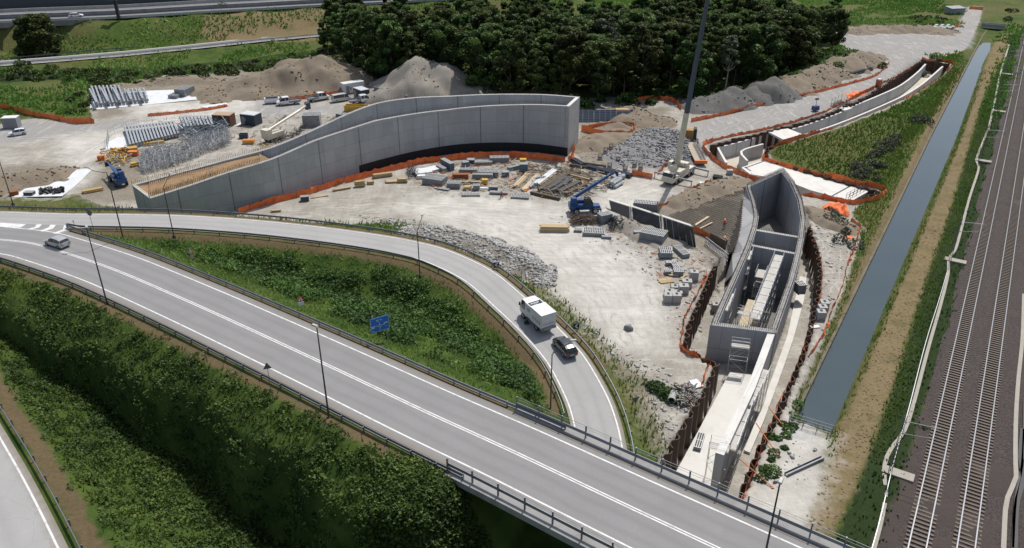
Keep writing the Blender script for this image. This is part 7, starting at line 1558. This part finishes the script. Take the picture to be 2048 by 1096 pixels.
for a in [
 (870, 366, 4.4, 3.0, 1.25, -20, 'largest grey formwork stack in front of the curved wall, slatted top', 'panel'), (908, 374, 2.6, 1.9, 1.0, -4, 'mid sized grey formwork stack right of the largest one', 'panel'),
 (935, 379, 1.5, 1.1, .7, 0, 'small stack with pale timber top near the walking worker side', 'timber'), (953, 379, 1.3, 1.1, .9, 0, 'small upright grey formwork stack beside the little timber pile', 'panel'),
 (942, 391, 3.6, 1.3, .22, 0, 'thin flat pile of slatted panels at the front of the yard', 'flat'), (884, 379, 3.2, .8, .15, -22, 'flat slatted panel lying before the largest formwork stack', 'flat'),
 (998, 388, 3.6, .9, .35, -8, 'long flat slatted panel behind the walking worker', 'flat'), (1041, 395, 3.6, 1.9, .3, -8, 'wide flat slatted panel right of the walking worker', 'flat'), (1046, 391, 2.2, 1.2, .2, -8, 'flat slatted panel left of the dark long beams', 'flat'),
 (846, 347, 3.6, 3.2, .8, 20, 'pile of white sheets below the start of the black membrane', 'slab'), (866, 341, 2.6, 2.6, .6, 35, 'smaller pile of white sheets behind the first one', 'slab'), (843, 357, 1.6, .9, .7, 10, 'small white box beside the upright rods', 'white'),
 (895, 336, 4.0, 1.1, 1.6, -55, 'tall blue grey panel pack leaning diagonally near the membrane', 'blue'), (883, 341, 3.0, .9, .8, -55, 'lower grey panel pack beside the diagonal blue one', 'panel'), (942, 328, 1.6, 1.4, 1.1, 0, 'dark box against the orange netting below the wall', 'dark'),
 (966, 329, 4.0, 1.2, .6, 3, 'long low grey panel stack right of the dark box', 'panel'), (999, 324, 4.2, 1.7, 1.1, 3, 'grey stack with toothed top nearest the tall wall end', 'panel'), (931, 332, 1.4, 1.2, 1.0, 20, 'blue grey crate left of the dark box', 'blue'),
 (937, 345, 3.8, 1.1, .7, -3, 'dark grey panel stack behind the rust brown crate', 'panel'), (978, 351, 4.2, 2.2, 1.0, -4, 'stack of panels with timber slats on top, middle of the yard', 'panel'), (921, 357, 3.3, 1.0, 1.0, 0, 'rust brown crate behind the mid sized formwork stack', 'brown'),
 (965, 357, 4.2, .9, .9, -2, 'smooth grey panel pack right of the rust brown crate', 'panel'), (945, 366, 5.6, .5, .35, -2, 'long yellow timber beams right of the brown crate', 'timber'), (970, 367, 1.1, .9, .9, 0, 'small yellow box at the end of the long yellow beams', 'yellow'), (1011, 353, 1.4, 1.2, 1.1, 10, 'blue grey drum crate in the middle of the yard clutter', 'blue'), (1047, 344, 1.8, 1.4, 1.9, 0, 'tall blue grey container tank behind the yard clutter', 'blue'), (1046, 325, 1.4, 1.0, .8, 0, 'yellow box right of the toothed grey stack', 'yellow'),
 (987, 379, 1.8, 1.1, .7, -5, 'grey bin left of the flat slatted panel', 'blue'), (968, 377, 1.6, .7, .3, 0, 'low grey plate pile between small stacks', 'slab'), (1028, 340, 3.0, .9, .8, 35, 'slanting grey panel pack left of the tall tank', 'panel'),
 (805, 364, 1.9, 1.0, .8, 5, 'timber bundle left of the upright rods', 'timber'), (765, 354, 4.2, .9, .8, 22, 'long yellow timber stack along the netting, higher one', 'timber'), (720, 373, 2.0, .9, 1.2, 22, 'yellow timber block nearest the low part of the wall', 'timber'), (741, 368, 1.3, .8, .6, 10, 'small timber block between two timber stacks', 'timber'),
 (788, 364, 3.6, 1.4, .35, 8, 'loose pale planks in front of the long yellow timber stack', 'timber'), (684, 380, 3.8, .6, .4, 25, 'pale planks laid along the orange netting', 'timber'), (640, 395, 3.4, .4, .2, 24, 'thin pale planks beside the dark bin', 'timber'), (610, 402, 1.6, 1.0, 1.0, 15, 'dark bin alone at the left end of the bright yard', 'dark'), (552, 424, 1.8, .6, .4, 10, 'yellow timber ends at the netting near the ramp', 'timber'),
 (1109, 462, 5.2, 1.2, 1.0, -3, 'neat timber stack in the bright yard below the blue telehandler', 'timber'), (1188, 468, 3.8, 2.4, .6, -8, 'flat grey formwork stack below the telehandler, wide slatted top', 'panel'), (1156, 463, 1.4, 1.0, .35, -8, 'small flat formwork piece right of the neat timber stack', 'panel'), (1213, 477, 1.7, .8, .4, -8, 'small low formwork bundle in front of the dark scrap', 'panel'),
 (1209, 445, 2.4, 1.6, 1.7, 25, 'tall narrow formwork stack left of the leaning panels', 'panel'), (1291, 418, 4.6, 1.8, 1.3, -14, 'stack of pale panels behind the leaning formwork', 'panel'), (1306, 480, 4.3, 2.7, 1.55, -27, 'biggest square formwork stack near the leaning panels', 'panel'), (1274, 472, 1.2, .9, .9, 0, 'small grey box left of the biggest square stack', 'blue'),
 (1337, 470, 1.2, .9, 1.0, -20, 'yellow crate behind the biggest square stack', 'yellow'), (1331, 511, 2.0, 2.3, .9, -3, 'slotted formwork stack in front of the black panel end', 'panel'), (1362, 507, 1.3, 3.6, .6, 18, 'long narrow formwork stack right of the slotted one', 'panel'), (1350, 535, .9, 2.6, .35, 6, 'long narrow panel lying above the concrete blocks', 'flat'), (1336, 529, .8, .9, .4, 0, 'small slotted panel piece, upper of two', 'panel'),
 (1356, 549, 1.5, 1.3, .7, -4, 'square slotted formwork stack just above the concrete blocks', 'panel'), (1335, 547, 1.0, 1.0, .5, 0, 'small slotted panel piece, lower of two', 'panel'), (1347, 552, 1.6, .4, .2, -5, 'short grey beam beside the square slotted stack', 'timber'), (1260, 470, 1.6, .9, .15, 30, 'orange brown planks left of the biggest square stack', 'timber')]:
    stack(*a[:7], a[7])
for i, (u, v, L, H, lab) in enumerate([(1387, 559, 1.35, 1.5, 'rightmost concrete block of the cluster, dark sockets on top'), (1373, 574, 1.5, 1.2, 'concrete block below the rightmost one'), (1366, 586, 1.5, 1.4, 'big concrete block in the middle of the cluster'), (1350, 578, 1.3, .6, 'low concrete slab block left in the cluster'), (1338, 593, 1.5, 1.1, 'concrete block at the upper left of the front four'),
        (1356, 593, 1.2, .9, 'concrete block at the upper right of the front four'), (1352, 604, 1.3, 1.4, 'concrete block at the lower right of the front four'), (1335, 604, 1.2, 1.4, 'darker concrete block at the lower left of the front four'), (1640, 637, 1.2, 1.3, 'concrete block nearest the camera in the row beside the canal'), (1643, 627, 1.2, 1.3, 'middle concrete block in the row beside the canal'), (1647, 617, 1.2, 1.2, 'farthest concrete block in the row beside the canal')]):
    stack(u, v, L, 1.2, H, -8+3*i % 7, lab, 'block', 'grey concrete blocks')
stack(1431, 622, 1.3, 1.3, 1.4, -8, 'concrete block standing down in the pit left of the box', 'block', 'grey concrete blocks', TF2); stack(1628, 654, 1.3, .7, .3, 10, 'small pale slab piece on the grass beside the canal', 'slab')
stack(1598, 585, 1.3, 1.6, 1.6, 10, 'pile of scaffold boards on the ledge right of the box', 'panel', z=-2.5)
bx_ = stack(1331, 562, 2.4, 1.6, .1, 15, 'loose pale plywood sheets beside the concrete blocks', 'timber'); stack(1366, 556, .5, 2.2, .12, -30, 'narrow pale board leaning between the concrete blocks', 'timber')
for a, b, n, r_, m_, lab, nm, sq in [
 ((1046, 384), (1078, 352), 5, .13, [PALEW, ORANGE], 'pale and orange planks slanting in the middle of the yard clutter', 'plank_bundle', True), ((1030, 376), (1056, 350), 4, .14, [PALEW, WOOD], 'pale planks slanting left of the orange ones', 'plank_bundle', True), ((1058, 378), (1078, 356), 4, .14, [GALV, ALUD], 'bundle of galvanised sections right of the slanting planks', 'steel_bundle', True),
 ((1072, 372), (1112, 342), 5, .16, [TARP, PALEW], 'white topped slanting stack between steel sections and dark piles', 'plank_bundle', True), ((1078, 384), (1138, 344), 4, .17, [OLDW, STEEL_D], 'long dark piles behind the telehandler, first bundle', 'pile_bundle', True), ((1092, 386), (1134, 357), 5, .18, [OLDW, GREY_D], 'long dark piles behind the telehandler, second bundle', 'pile_bundle', True),
 ((1098, 388), (1142, 362), 4, .18, [GREY_D, OLDW], 'long dark piles with bright tips behind the telehandler', 'pile_bundle', True), ((1118, 388), (1160, 366), 4, .17, [OLDW, GREY_D], 'long dark piles close to the telehandler boom', 'pile_bundle', True), ((1132, 392), (1172, 372), 3, .17, [GREY_D, OLDW], 'shorter dark piles just above the telehandler', 'pile_bundle', True),
 ((1062, 388), (1122, 401), 3, .16, [OLDW, WOOD], 'long old timbers at the front edge of the dark piles', 'pile_bundle', True), ((1142, 352), (1182, 362), 5, .15, [OLDW, WOOD], 'mossy old timbers in the middle of the dark piles', 'pile_bundle', True), ((1122, 356), (1160, 344), 4, .16, [OLDW, STEEL_D], 'dark timbers behind the mossy ones', 'pile_bundle', True),
 ((1174, 336), (1224, 350), 4, .2, PIPED, 'dark blue pipes near the right end of the clutter, left bundle', 'pipe_bundle', False), ((1206, 342), (1262, 355), 4, .2, PIPED, 'dark blue pipes near the right end of the clutter, right bundle', 'pipe_bundle', False), ((1146, 322), (1166, 334), 4, .2, PIPED, 'dark pipes at the foot of the wall end', 'pipe_bundle', False), ((1140, 333), (1176, 338), 3, .16, OLDW, 'dark pipes beside the tangled netting', 'pipe_bundle', False),
 ((1160, 326), (1212, 334), 2, .14, STEEL_D, 'long dark beam lying before the pile heads', 'pipe_bundle', False), ((1446, 214), (1520, 202), 3, .28, BLACK, 'black pipes on the bank beside the gravel road', 'pipe_bundle', False), ((1678, 158), (1742, 140), 3, .25, BLACK, 'long black pipes below the grassy ridge', 'pipe_bundle', False),
 ((165, 387), (208, 379), 4, .14, [WOOD_Y, WOOD], 'yellow timber beams lying left of the low wall end', 'plank_bundle', True), ((220, 306), (276, 299), 5, .2, [WOOD_Y, WOOD], 'yellow formwork beams in front of the steel columns', 'plank_bundle', True), ((262, 333), (278, 330), 3, .2, [YELLOW, WOOD_Y], 'short yellow beams right of the dark telehandler', 'plank_bundle', True), ((285, 292), (330, 286), 3, .18, [WOOD_Y, WOOD], 'yellow beams under the steel column rows', 'plank_bundle', True),
 ((1222, 376), (1238, 366), 3, .35, GALV, 'grey steel tubes above the raised telehandler boom', 'pipe_bundle', False), ((1228, 362), (1244, 355), 2, .5, GALV, 'thick grey steel casing right of the boom tip', 'pipe_bundle', False), ((1390, 452), (1418, 434), 2, .1, [PALEW], 'two pale boards on the rebar mat, upper pair', 'plank_bundle', True), ((1394, 462), (1424, 447), 1, .12, [PALEW], 'single long pale board on the rebar mat', 'plank_bundle', True), ((1426, 356), (1444, 359), 2, .35, BLACK, 'black roll near the tip of the rebar mat', 'pipe_bundle', False)]:
    bundle(a, b, n, r_, m_, lab, nm, {'plank_bundle': 'planks', 'steel_bundle': 'steel sections', 'pile_bundle': 'piles', 'pipe_bundle': 'pipes'}[nm], 1 if n < 3 else 2, sq)
# tangles nobody could count
def tangle(px, n, L, r_, zmax, m_, label, name='scrap_heap', cat='scrap', flat=.25, seed=1, ortho=None):
    P = [(p.x, p.y) for p in GL(px)]; rd = random.Random(seed); mb = MB(); x0, x1, y0, y1 = min(p[0] for p in P), max(p[0] for p in P), min(p[1] for p in P), max(p[1] for p in P); k = 0
    while k < n:
        x, y = rd.uniform(x0, x1), rd.uniform(y0, y1)
        if not inside((x, y), P): continue
        a = rd.uniform(0, PI) if ortho is None else (ortho+rd.choice((0, PI/2))+rd.gauss(0, .12)); t = rd.gauss(0, flat); l = L*rd.uniform(.4, 1); z = hz(x, y)+rd.uniform(.1, zmax); d = Vector((math.cos(a)*math.cos(t), math.sin(a)*math.cos(t), math.sin(t)))*l/2; c = Vector((x, y, z+abs(d.z)))
        mb.tube([c-d, c+d], r_*rd.uniform(.7, 1.4), 4, cap=False, mi=rd.randrange(len(m_))); k += 1
    return tag(mb.build(name, m_, None, Vector((x0, y0, 0))), label, cat, None, 'stuff')
tangle([(283, 308), (330, 296), (352, 300), (440, 262), (458, 262), (462, 290), (420, 305), (360, 330), (292, 348), (280, 340)], 2600, 2.2, .035, 1.6, [GALV, ALUF, ALUD], 'huge grey tangle of scaffold frames behind the wall deck', 'scaffold_parts', 'scaffold parts', .3, 5, R(20))
tangle([(355, 262), (420, 248), (460, 250), (455, 270), (370, 285)], 500, 3.2, .05, 1.8, [GALV, BLUEF], 'bluish heap of steel braces beside the brown container', 'steel_braces', 'steel braces', .3, 6, R(-30))
tangle([(812, 340), (832, 338), (838, 356), (815, 360)], 120, 1.8, .03, .9, [REBAR, STEEL_D, BLUE], 'upright rods and wires beside the white sheets', flat=1.0, seed=7); tangle([(1142, 438), (1192, 436), (1196, 450), (1145, 452)], 220, 2.2, .05, .6, [RUST, REBAR, OLDW], 'rusty rebar heap below the blue telehandler', seed=8)
tangle([(1216, 442), (1243, 444), (1246, 462), (1218, 464)], 160, 1.6, .05, .8, [STEEL_D, BLACK, GREY_D], 'dark wire heap beside the tall narrow stack', flat=.5, seed=9); tangle([(1350, 780), (1378, 772), (1392, 790), (1380, 812), (1352, 812)], 150, 2.0, .07, .6, [mat('grey weathered wood', (.33, .30, .26), .9, .3, 3), OLDW, BLKC], 'heap of weathered boards and rubble beside the pit', seed=10)
tangle([(1050, 330), (1135, 326), (1180, 345), (1260, 350), (1210, 385), (1150, 400), (1090, 398), (1040, 360)], 520, 2.6, .06, .5, [OLDW, WOOD, PALEW, STEEL_D, GREY_D], 'loose timber and steel offcuts between the long bundles', seed=11, flat=.12); tangle([(880, 325), (1030, 320), (1080, 335), (1040, 385), (960, 372), (860, 375), (840, 350)], 420, 1.8, .05, .45, [WOOD, PALEW, ALUD, STEEL_D, ORANGE], 'loose offcuts lying among the formwork stacks', seed=12, flat=.12)
tangle([(205, 305), (262, 300), (268, 325), (240, 335), (202, 328)], 160, 1.3, .09, 1.0, [WOOD_Y, CREAM, ORANGE, YELLOW, OLDW], 'mixed yellow and orange site clutter behind the dark telehandler', seed=13, flat=.3); tangle([(1441, 884), (1452, 858), (1458, 860), (1450, 890)], 70, 1.1, .03, .15, [STEEL_D, GALV], 'dark clamps lying on the slab beside the long wall', seed=14)
tangle([(80, 380), (104, 377), (106, 388), (82, 391)], 60, .9, .15, .35, [BLACK], 'black rubble bag heap on the white sheet, left', flat=.3, seed=15); tangle([(106, 380), (128, 376), (128, 386), (108, 390)], 60, .9, .15, .35, [BLACK], 'black rubble bag heap on the white sheet, right', flat=.3, seed=16)
tangle([(535, 284), (600, 262), (608, 255), (600, 275), (545, 292)], 120, 1.6, .06, .8, [REBAR, OLDW, GREY_D], 'brown scrap behind the rear wall below the beige crane', seed=17); tangle([(660, 243), (688, 236), (690, 245), (664, 250)], 60, 1.5, .06, .9, [OLDW, RUST], 'brown wood heap behind the rear wall', seed=18)
tangle([(505, 296), (540, 292), (545, 312), (515, 318)], 60, 1.4, .05, .6, [WOOD_Y, YELLOW, WHITE], 'yellow guard frames at the step of the wall deck', seed=19, flat=.6)
for o_ in (bpy.data.objects.get('scrap_heap.008'),): pass
# slab end pallet
pl_ = stack(1398, 886, .9, 3.0, .35, -22, 'slatted pallet with orange edge lying on the pale slab', 'flat', z=TF2+.5, name='ladder_pallet', cat='pallet')
# steel columns in rows
def column_mesh(L, label, p, rz, group):
    r = thing('steel_column', label, 'steel column', p, rz, group); mb = MB(); mb.box((L/2, 0, .0), (L, .42, .06)); mb.box((L/2, 0, .62), (L, .42, .08)); mb.box((L/2, 0, .06), (L, .1, .56)); 
    for k in range(4): mb.box((L*(.05+.3*k), 0, .06), (.1, .66, .56))
    mb.build('beam', GALV, r); return r
GA = 'first rows of galvanised steel columns'; GBn = 'second rows of galvanised steel columns'; c0_ = None
order = ['leftmost', 'second', 'third', 'fourth', 'fifth', 'sixth', 'seventh', 'eighth', 'ninth', 'tenth', 'eleventh', 'twelfth', 'thirteenth', 'fourteenth', 'fifteenth', 'sixteenth', 'seventeenth', 'eighteenth', 'nineteenth', 'twentieth']
for i in range(14):
    u = 197+i*7.6; v1 = 212-i*.7; v0 = (176 if i < 8 else 184)-i*.3; p = G(u, v1, .5); q = G(u-13 if i < 8 else u-8, v0, .5); L = (q-p).length; lab = f'galvanised steel column, {order[i]} from the left in the far row on white sheeting'
    if c0_ is None: c0_ = column_mesh(10.0, lab, p, heading(p, q), GA); c0_.scale = (L/10, 1, 1)
    else: dup(c0_, p, heading(p, q), lab, GA, (L/10, 1, 1))
    if i % 3 == 0: dup(c0_, p+Vector((.5, -1.5, .8)), heading(p, q)+.03, f'upper steel column lying across the {order[i]} one in the far row', GA, (L/13, 1, 1))
for i in range(16):
    u = 262+i*6.4; v1 = 294-i*1.5; v0 = 257-i*.7; p = G(u, v1, .5); q = G(u-11, v0, .5); L = (q-p).length; dup(c0_, p, heading(p, q), f'galvanised steel column, {order[i]} from the left in the near row', GBn, (L/10, 1, 1))
for i in range(9):
    u = 370+i*7; v1 = 258-i*.6; v0 = 237-i*.2; p = G(u, v1, 1.2); q = G(u-9, v0, 1.2); L = (q-p).length; dup(c0_, p, heading(p, q), f'raised steel column, {order[i]} from the left behind the scaffold tangle', GBn, (L/10, 1, 1))
def tarp(px, label, z=.12):
    P = GL(px, z); o = P[0]; mb = MB(); mb.prism([(p.x, p.y) for p in P], z-.1, z); return tag(mb.build('white_sheeting', TARP, None, o), label, 'sheeting')
tarp([(180, 216), (196, 219), (394, 199), (386, 178), (300, 181), (182, 190)], 'white sheeting under the far rows of steel columns'); tarp([(208, 302), (216, 284), (236, 274), (300, 268), (300, 290), (260, 297)], 'white sheeting under the near rows of steel columns')
tarp([(26, 394), (62, 368), (134, 339), (185, 338), (152, 370), (124, 392)], 'pale sheet spread on the ground by the soil heap at the left'); tarp([(400, 213), (452, 205), (458, 210), (420, 217)], 'white sheet inside the low orange netting', .1)
tarp([(482, 243), (498, 235), (480, 250), (470, 252)], 'small white sheet between the brown and the dark container', .1)
stack(371, 190, 4.8, 3.2, 2.0, 75, 'big galvanised bundle on the white sheeting at the far stacks', 'panel'); stack(352, 195, 3.4, 2.6, .9, 80, 'low galvanised bundle left of the big one on the white sheeting', 'panel')
stack(625, 251, 4.2, 3.0, 2.8, 5, 'tall grey formwork stack behind the rear wall, slatted top', 'panel'); stack(686, 235, 4.0, 1.2, .8, -35, 'blue steel cage lying behind the curved wall', 'blue'); stack(268, 311, 2.0, 1.2, 1.0, 5, 'orange box beside the scaffold tangle', 'orange'); stack(203, 320, 1.4, 1.0, 1.0, 20, 'orange barrier pack left of the dark telehandler', 'orange')
stack(30, 390, 1.4, 1.0, .8, 30, 'orange brown bucket crate on the pale sheet at the left', 'brown'); stack(60, 390, 1.8, 1.2, .7, 0, 'dark bundle on the pale sheet at the left', 'dark'); stack(1459, 348, 1.2, .9, .9, 0, 'small grey tank at the netting above the rebar mat', 'grey'); stack(1404, 367, 1.1, .8, .2, 0, 'pale blue board lying before the crane', 'white')
# blue formwork panels standing by the wood
FPm = mat('blue steel panel', (.09, .15, .21), .5, .3, .7, dirt=(.30, .32, .33), dirt_amt=.5); fpan = None
for i in range(10):
    p = G(1160+i*11.2, 245-i*.2); lab = f'tall blue grey formwork panel, {order[i]} from the left of the row by the wood'
    if fpan is None:
        fpan = thing('standing_formwork', lab, 'formwork panel', p, 0, 'tall panels leaning by the wood'); mb = MB(); mb.box((0, 0, 0), (1.35, .12, 3.1), 0, 0, R(-28)); mb.build('sheet', FPm, fpan); mb = MB()
        for z in range(8): mb.box((0, -.10+z*.2, .1+z*.37), (1.3, .1, .07), 0, 0, R(-28))
        for x in (-.66, .66): mb.box((x, -.09, 0), (.09, .12, 3.15), 0, 0, R(-28))
        mb.build('ribs', ALUF, fpan)
    else: dup(fpan, p, R(random.Random(i).uniform(-4, 4)), lab, 'tall panels leaning by the wood')
stack(1245, 222, 3.8, 1.6, .5, 0, 'timber lying on top of the leaning blue panels', 'timber', z=2.2)
# reinforced pile heads
ph0 = None
for i, (u, v) in enumerate([(1211, 307), (1200, 319), (1236, 326), (1252, 316), (1291, 323), (1269, 334), (1219, 338), (1250, 344), (1320, 321), (1281, 339), (1222, 299)]):
    lab = f'concrete pile head with upright bars, {order[i] if i else "first"} of the group left of the crane'
    lab = ['pile head with upright bars, upper left of the group', 'pile head with upright bars, leftmost of the group', 'pile head with upright bars, left centre of the group', 'pile head with upright bars below the rubble heap', 'pile head with upright bars, right centre of the group', 'pile head with upright bars just above the orange netting', 'half hidden pile head nearest the dark beam', 'pile head with upright bars nearest the dark blue pipes', 'pile head with upright bars nearest the crane', 'low rounded pile head beside the orange netting', 'pile head with upright bars behind all others'][i]
    if ph0 is None:
        ph0 = thing('foundation_pile', lab, 'pile head', G(u, v), 0, 'pile heads'); mb = MB(); mb.lathe([(.55, -.1), (.55, .55), (.5, .6)], n=14); mb.build('concrete_core', BLKC, ph0); mb = MB()
        for k in range(14): t = 2*PI*k/14; mb.box((.46*math.cos(t), .46*math.sin(t), .5), (.05, .05, .95))
        mb.lathe([(.5, .95), (.5, .99)], n=14); mb.build('bars', mat('grey bars', (.18, .17, .16), .8, .3, 4), ph0)
    else: dup(ph0, G(u, v), i, lab, 'pile heads')
# barrier panels between mat and yard
lad = thing('slatted_formwork', 'white slatted panel leaning beside the brown planks by the box', 'formwork panel', G(1410, 489), ang(1410, 489, 1455, 524)); Ll = (G(1455, 524)-G(1410, 489)).length; mb = MB()
for z in (.1, .75, 1.4): mb.box((Ll/2, 0, z), (Ll, .08, .1))
for k in range(int(Ll/.45)+1): mb.box((k*.45, 0, .1), (.1, .07, 1.4))
mb.build('slats', ALUF, lad); bp_ = thing('plank_wall', 'dark brown vertical planks behind the white slatted panel', 'plank wall', G(1420, 484), ang(1420, 484, 1454, 502)); Lb = (G(1454, 502)-G(1420, 484)).length; mb = MB()
for k in range(int(Lb/.3)): mb.box((k*.3, 0, 0), (.24, .08, 1.7))
mb.build('planks', OLDW, bp_)
# cage scaffold on the trench edge, far shed, white bags, concrete pipe
cg = thing('site_cage', 'dark steel cage platform hanging over the upper trench', 'platform', G(1680, 210), ang(1670, 214, 1708, 196)); mb = MB(); lattice(mb, (-3, -1, .3), (3.4, -1, .3), .6); lattice(mb, (-3, 1, .3), (3.4, 1, .3), .6)
for x in (-3, -1, 1, 3.3):
    for y in (-1.2, 1.2): mb.tube([(x, y, 0), (x, y, 2.2)], .05, 4)
mb.build('frame', STEEL_D, cg); mb = MB(); mb.box((0, 0, .1), (6.2, 2.2, .12)); mb.build('deck', OLDW, cg)
sh = thing('shed', 'small grey roofed shed far away left of the gravel track', 'shed', G(1908, 27), .2); mb = MB(); mb.box((0, 0, 0), (6.6, 4, 2.4)); mb.build('walls', GREYM, sh); mb = MB(); mb.box((0, -.1, 2.4), (7, 4.6, .25), 0, 0, .08); mb.build('roof', GREYM, sh)
bg0 = None
for i, (u, v) in enumerate([(1869, 57), (1875, 59), (1881, 57), (1887, 59), (1893, 57), (1899, 59), (1905, 57), (1872, 54), (1884, 54), (1896, 54)]):
    if bg0 is None: bg0 = tag(MB().lathe([(.6, 0), (.75, .4), (.7, .8), (.45, 1.0)], n=10).build('big_bag', TARP, None), 'white bulk bag in the heap beside the gravel lot', 'bag', 'white bulk bags'); bg0.location = G(u, v)
    else: o_ = bg0.copy(); COL.objects.link(o_); o_.location = G(u, v)
pp_ = thing('concrete_pipe', 'short concrete pipe with a dark mouth beside the weathered boards', 'pipe', G(1342, 808), R(70)); mb = MB(); n_ = 16
for k in range(n_):
    a, b = 2*PI*k/n_, 2*PI*(k+1)/n_; f = lambda t, r_, x: (x, r_*math.cos(t), .5+r_*math.sin(t))
    mb.quad(f(a, .5, 0), f(b, .5, 0), f(b, .5, 1.6), f(a, .5, 1.6)); mb.quad(f(b, .4, 0), f(a, .4, 0), f(a, .4, 1.6), f(b, .4, 1.6)); mb.quad(f(a, .4, 0), f(b, .4, 0), f(b, .5, 0), f(a, .5, 0)); mb.quad(f(b, .4, 1.6), f(a, .4, 1.6), f(a, .5, 1.6), f(b, .5, 1.6))
mb.build('pipe_body', BLKC, pp_)
stack(1389, 768, 1.2, 1.8, .12, 20, 'white sheet piece at the rim of the pit above the boards', 'slab')
X, Y, Z = [np.array([c]) for c in G(1258, 656, .15)]; rocks('boulder', 'single dark boulder in the middle of the white yard', X, Y, Z, 2.2, ROCKD, None, 'boulder')
wp = MB(); wp.poly([p for p in GL([(1292, 228), (1285, 212), (1296, 203), (1340, 204), (1352, 216), (1322, 230)], .42)]); m, nt, b = nodes('wet grey mud'); co = N(nt, 'ShaderNodeTexCoord').outputs['Object']; nt.links.new(ramp(nt, noise(nt, co, .4, 5), [(.4, (.10, .14, .17)), (.6, (.34, .34, .33))]), b.inputs['Base Color']); b.inputs['Roughness'].default_value = .35
# site mesh fence round the near steel rows
sf = thing('mesh_fence', 'thin mesh fence panels around the near rows of steel columns', 'fence', G(216, 300)); o_ = G(216, 300); fp_ = resample(GL([(216, 300), (219, 270), (225, 268), (290, 250), (356, 242), (418, 236)]), 3.4); mb = MB()
for a, b_ in zip(fp_[:-1], fp_[1:]):
    for z in (.2, 1.1, 2.0): mb.tube([a+Vector((0, 0, z)), b_+Vector((0, 0, z))], .025, 4)
    for k in range(5): mb.tube([a.lerp(b_, k/5)+Vector((0, 0, .1)), a.lerp(b_, k/5)+Vector((0, 0, 2.0))], .018 if k else .04, 4)
add(mb, 'panels', GALV, sf, o_)

tangle([(820, 330), (1030, 322), (1130, 335), (1250, 352), (1200, 395), (1060, 400), (900, 395), (830, 375)], 420, 1.4, .045, .25, [WOOD, PALEW, ALUD, STEEL_D, TARP, ORANGE], 'small offcuts and litter spread through the material yard', 'litter', 'litter', .1, seed=31)
tangle([(1190, 440), (1280, 455), (1400, 500), (1420, 560), (1390, 600), (1320, 560), (1300, 500), (1200, 480)], 170, 1.2, .04, .12, [PALEW, ALUD, REBAR, OLDW, ORANGE], 'small offcuts and litter around the formwork stacks and blocks', 'litter', 'litter', .08, seed=32)
tangle([(280, 240), (520, 230), (660, 235), (560, 290), (480, 300), (440, 260)], 160, 1.4, .05, .2, [PALEW, ALUD, REBAR, OLDW], 'litter on the upper yard behind the curved wall', 'litter', 'litter', .1, seed=33)
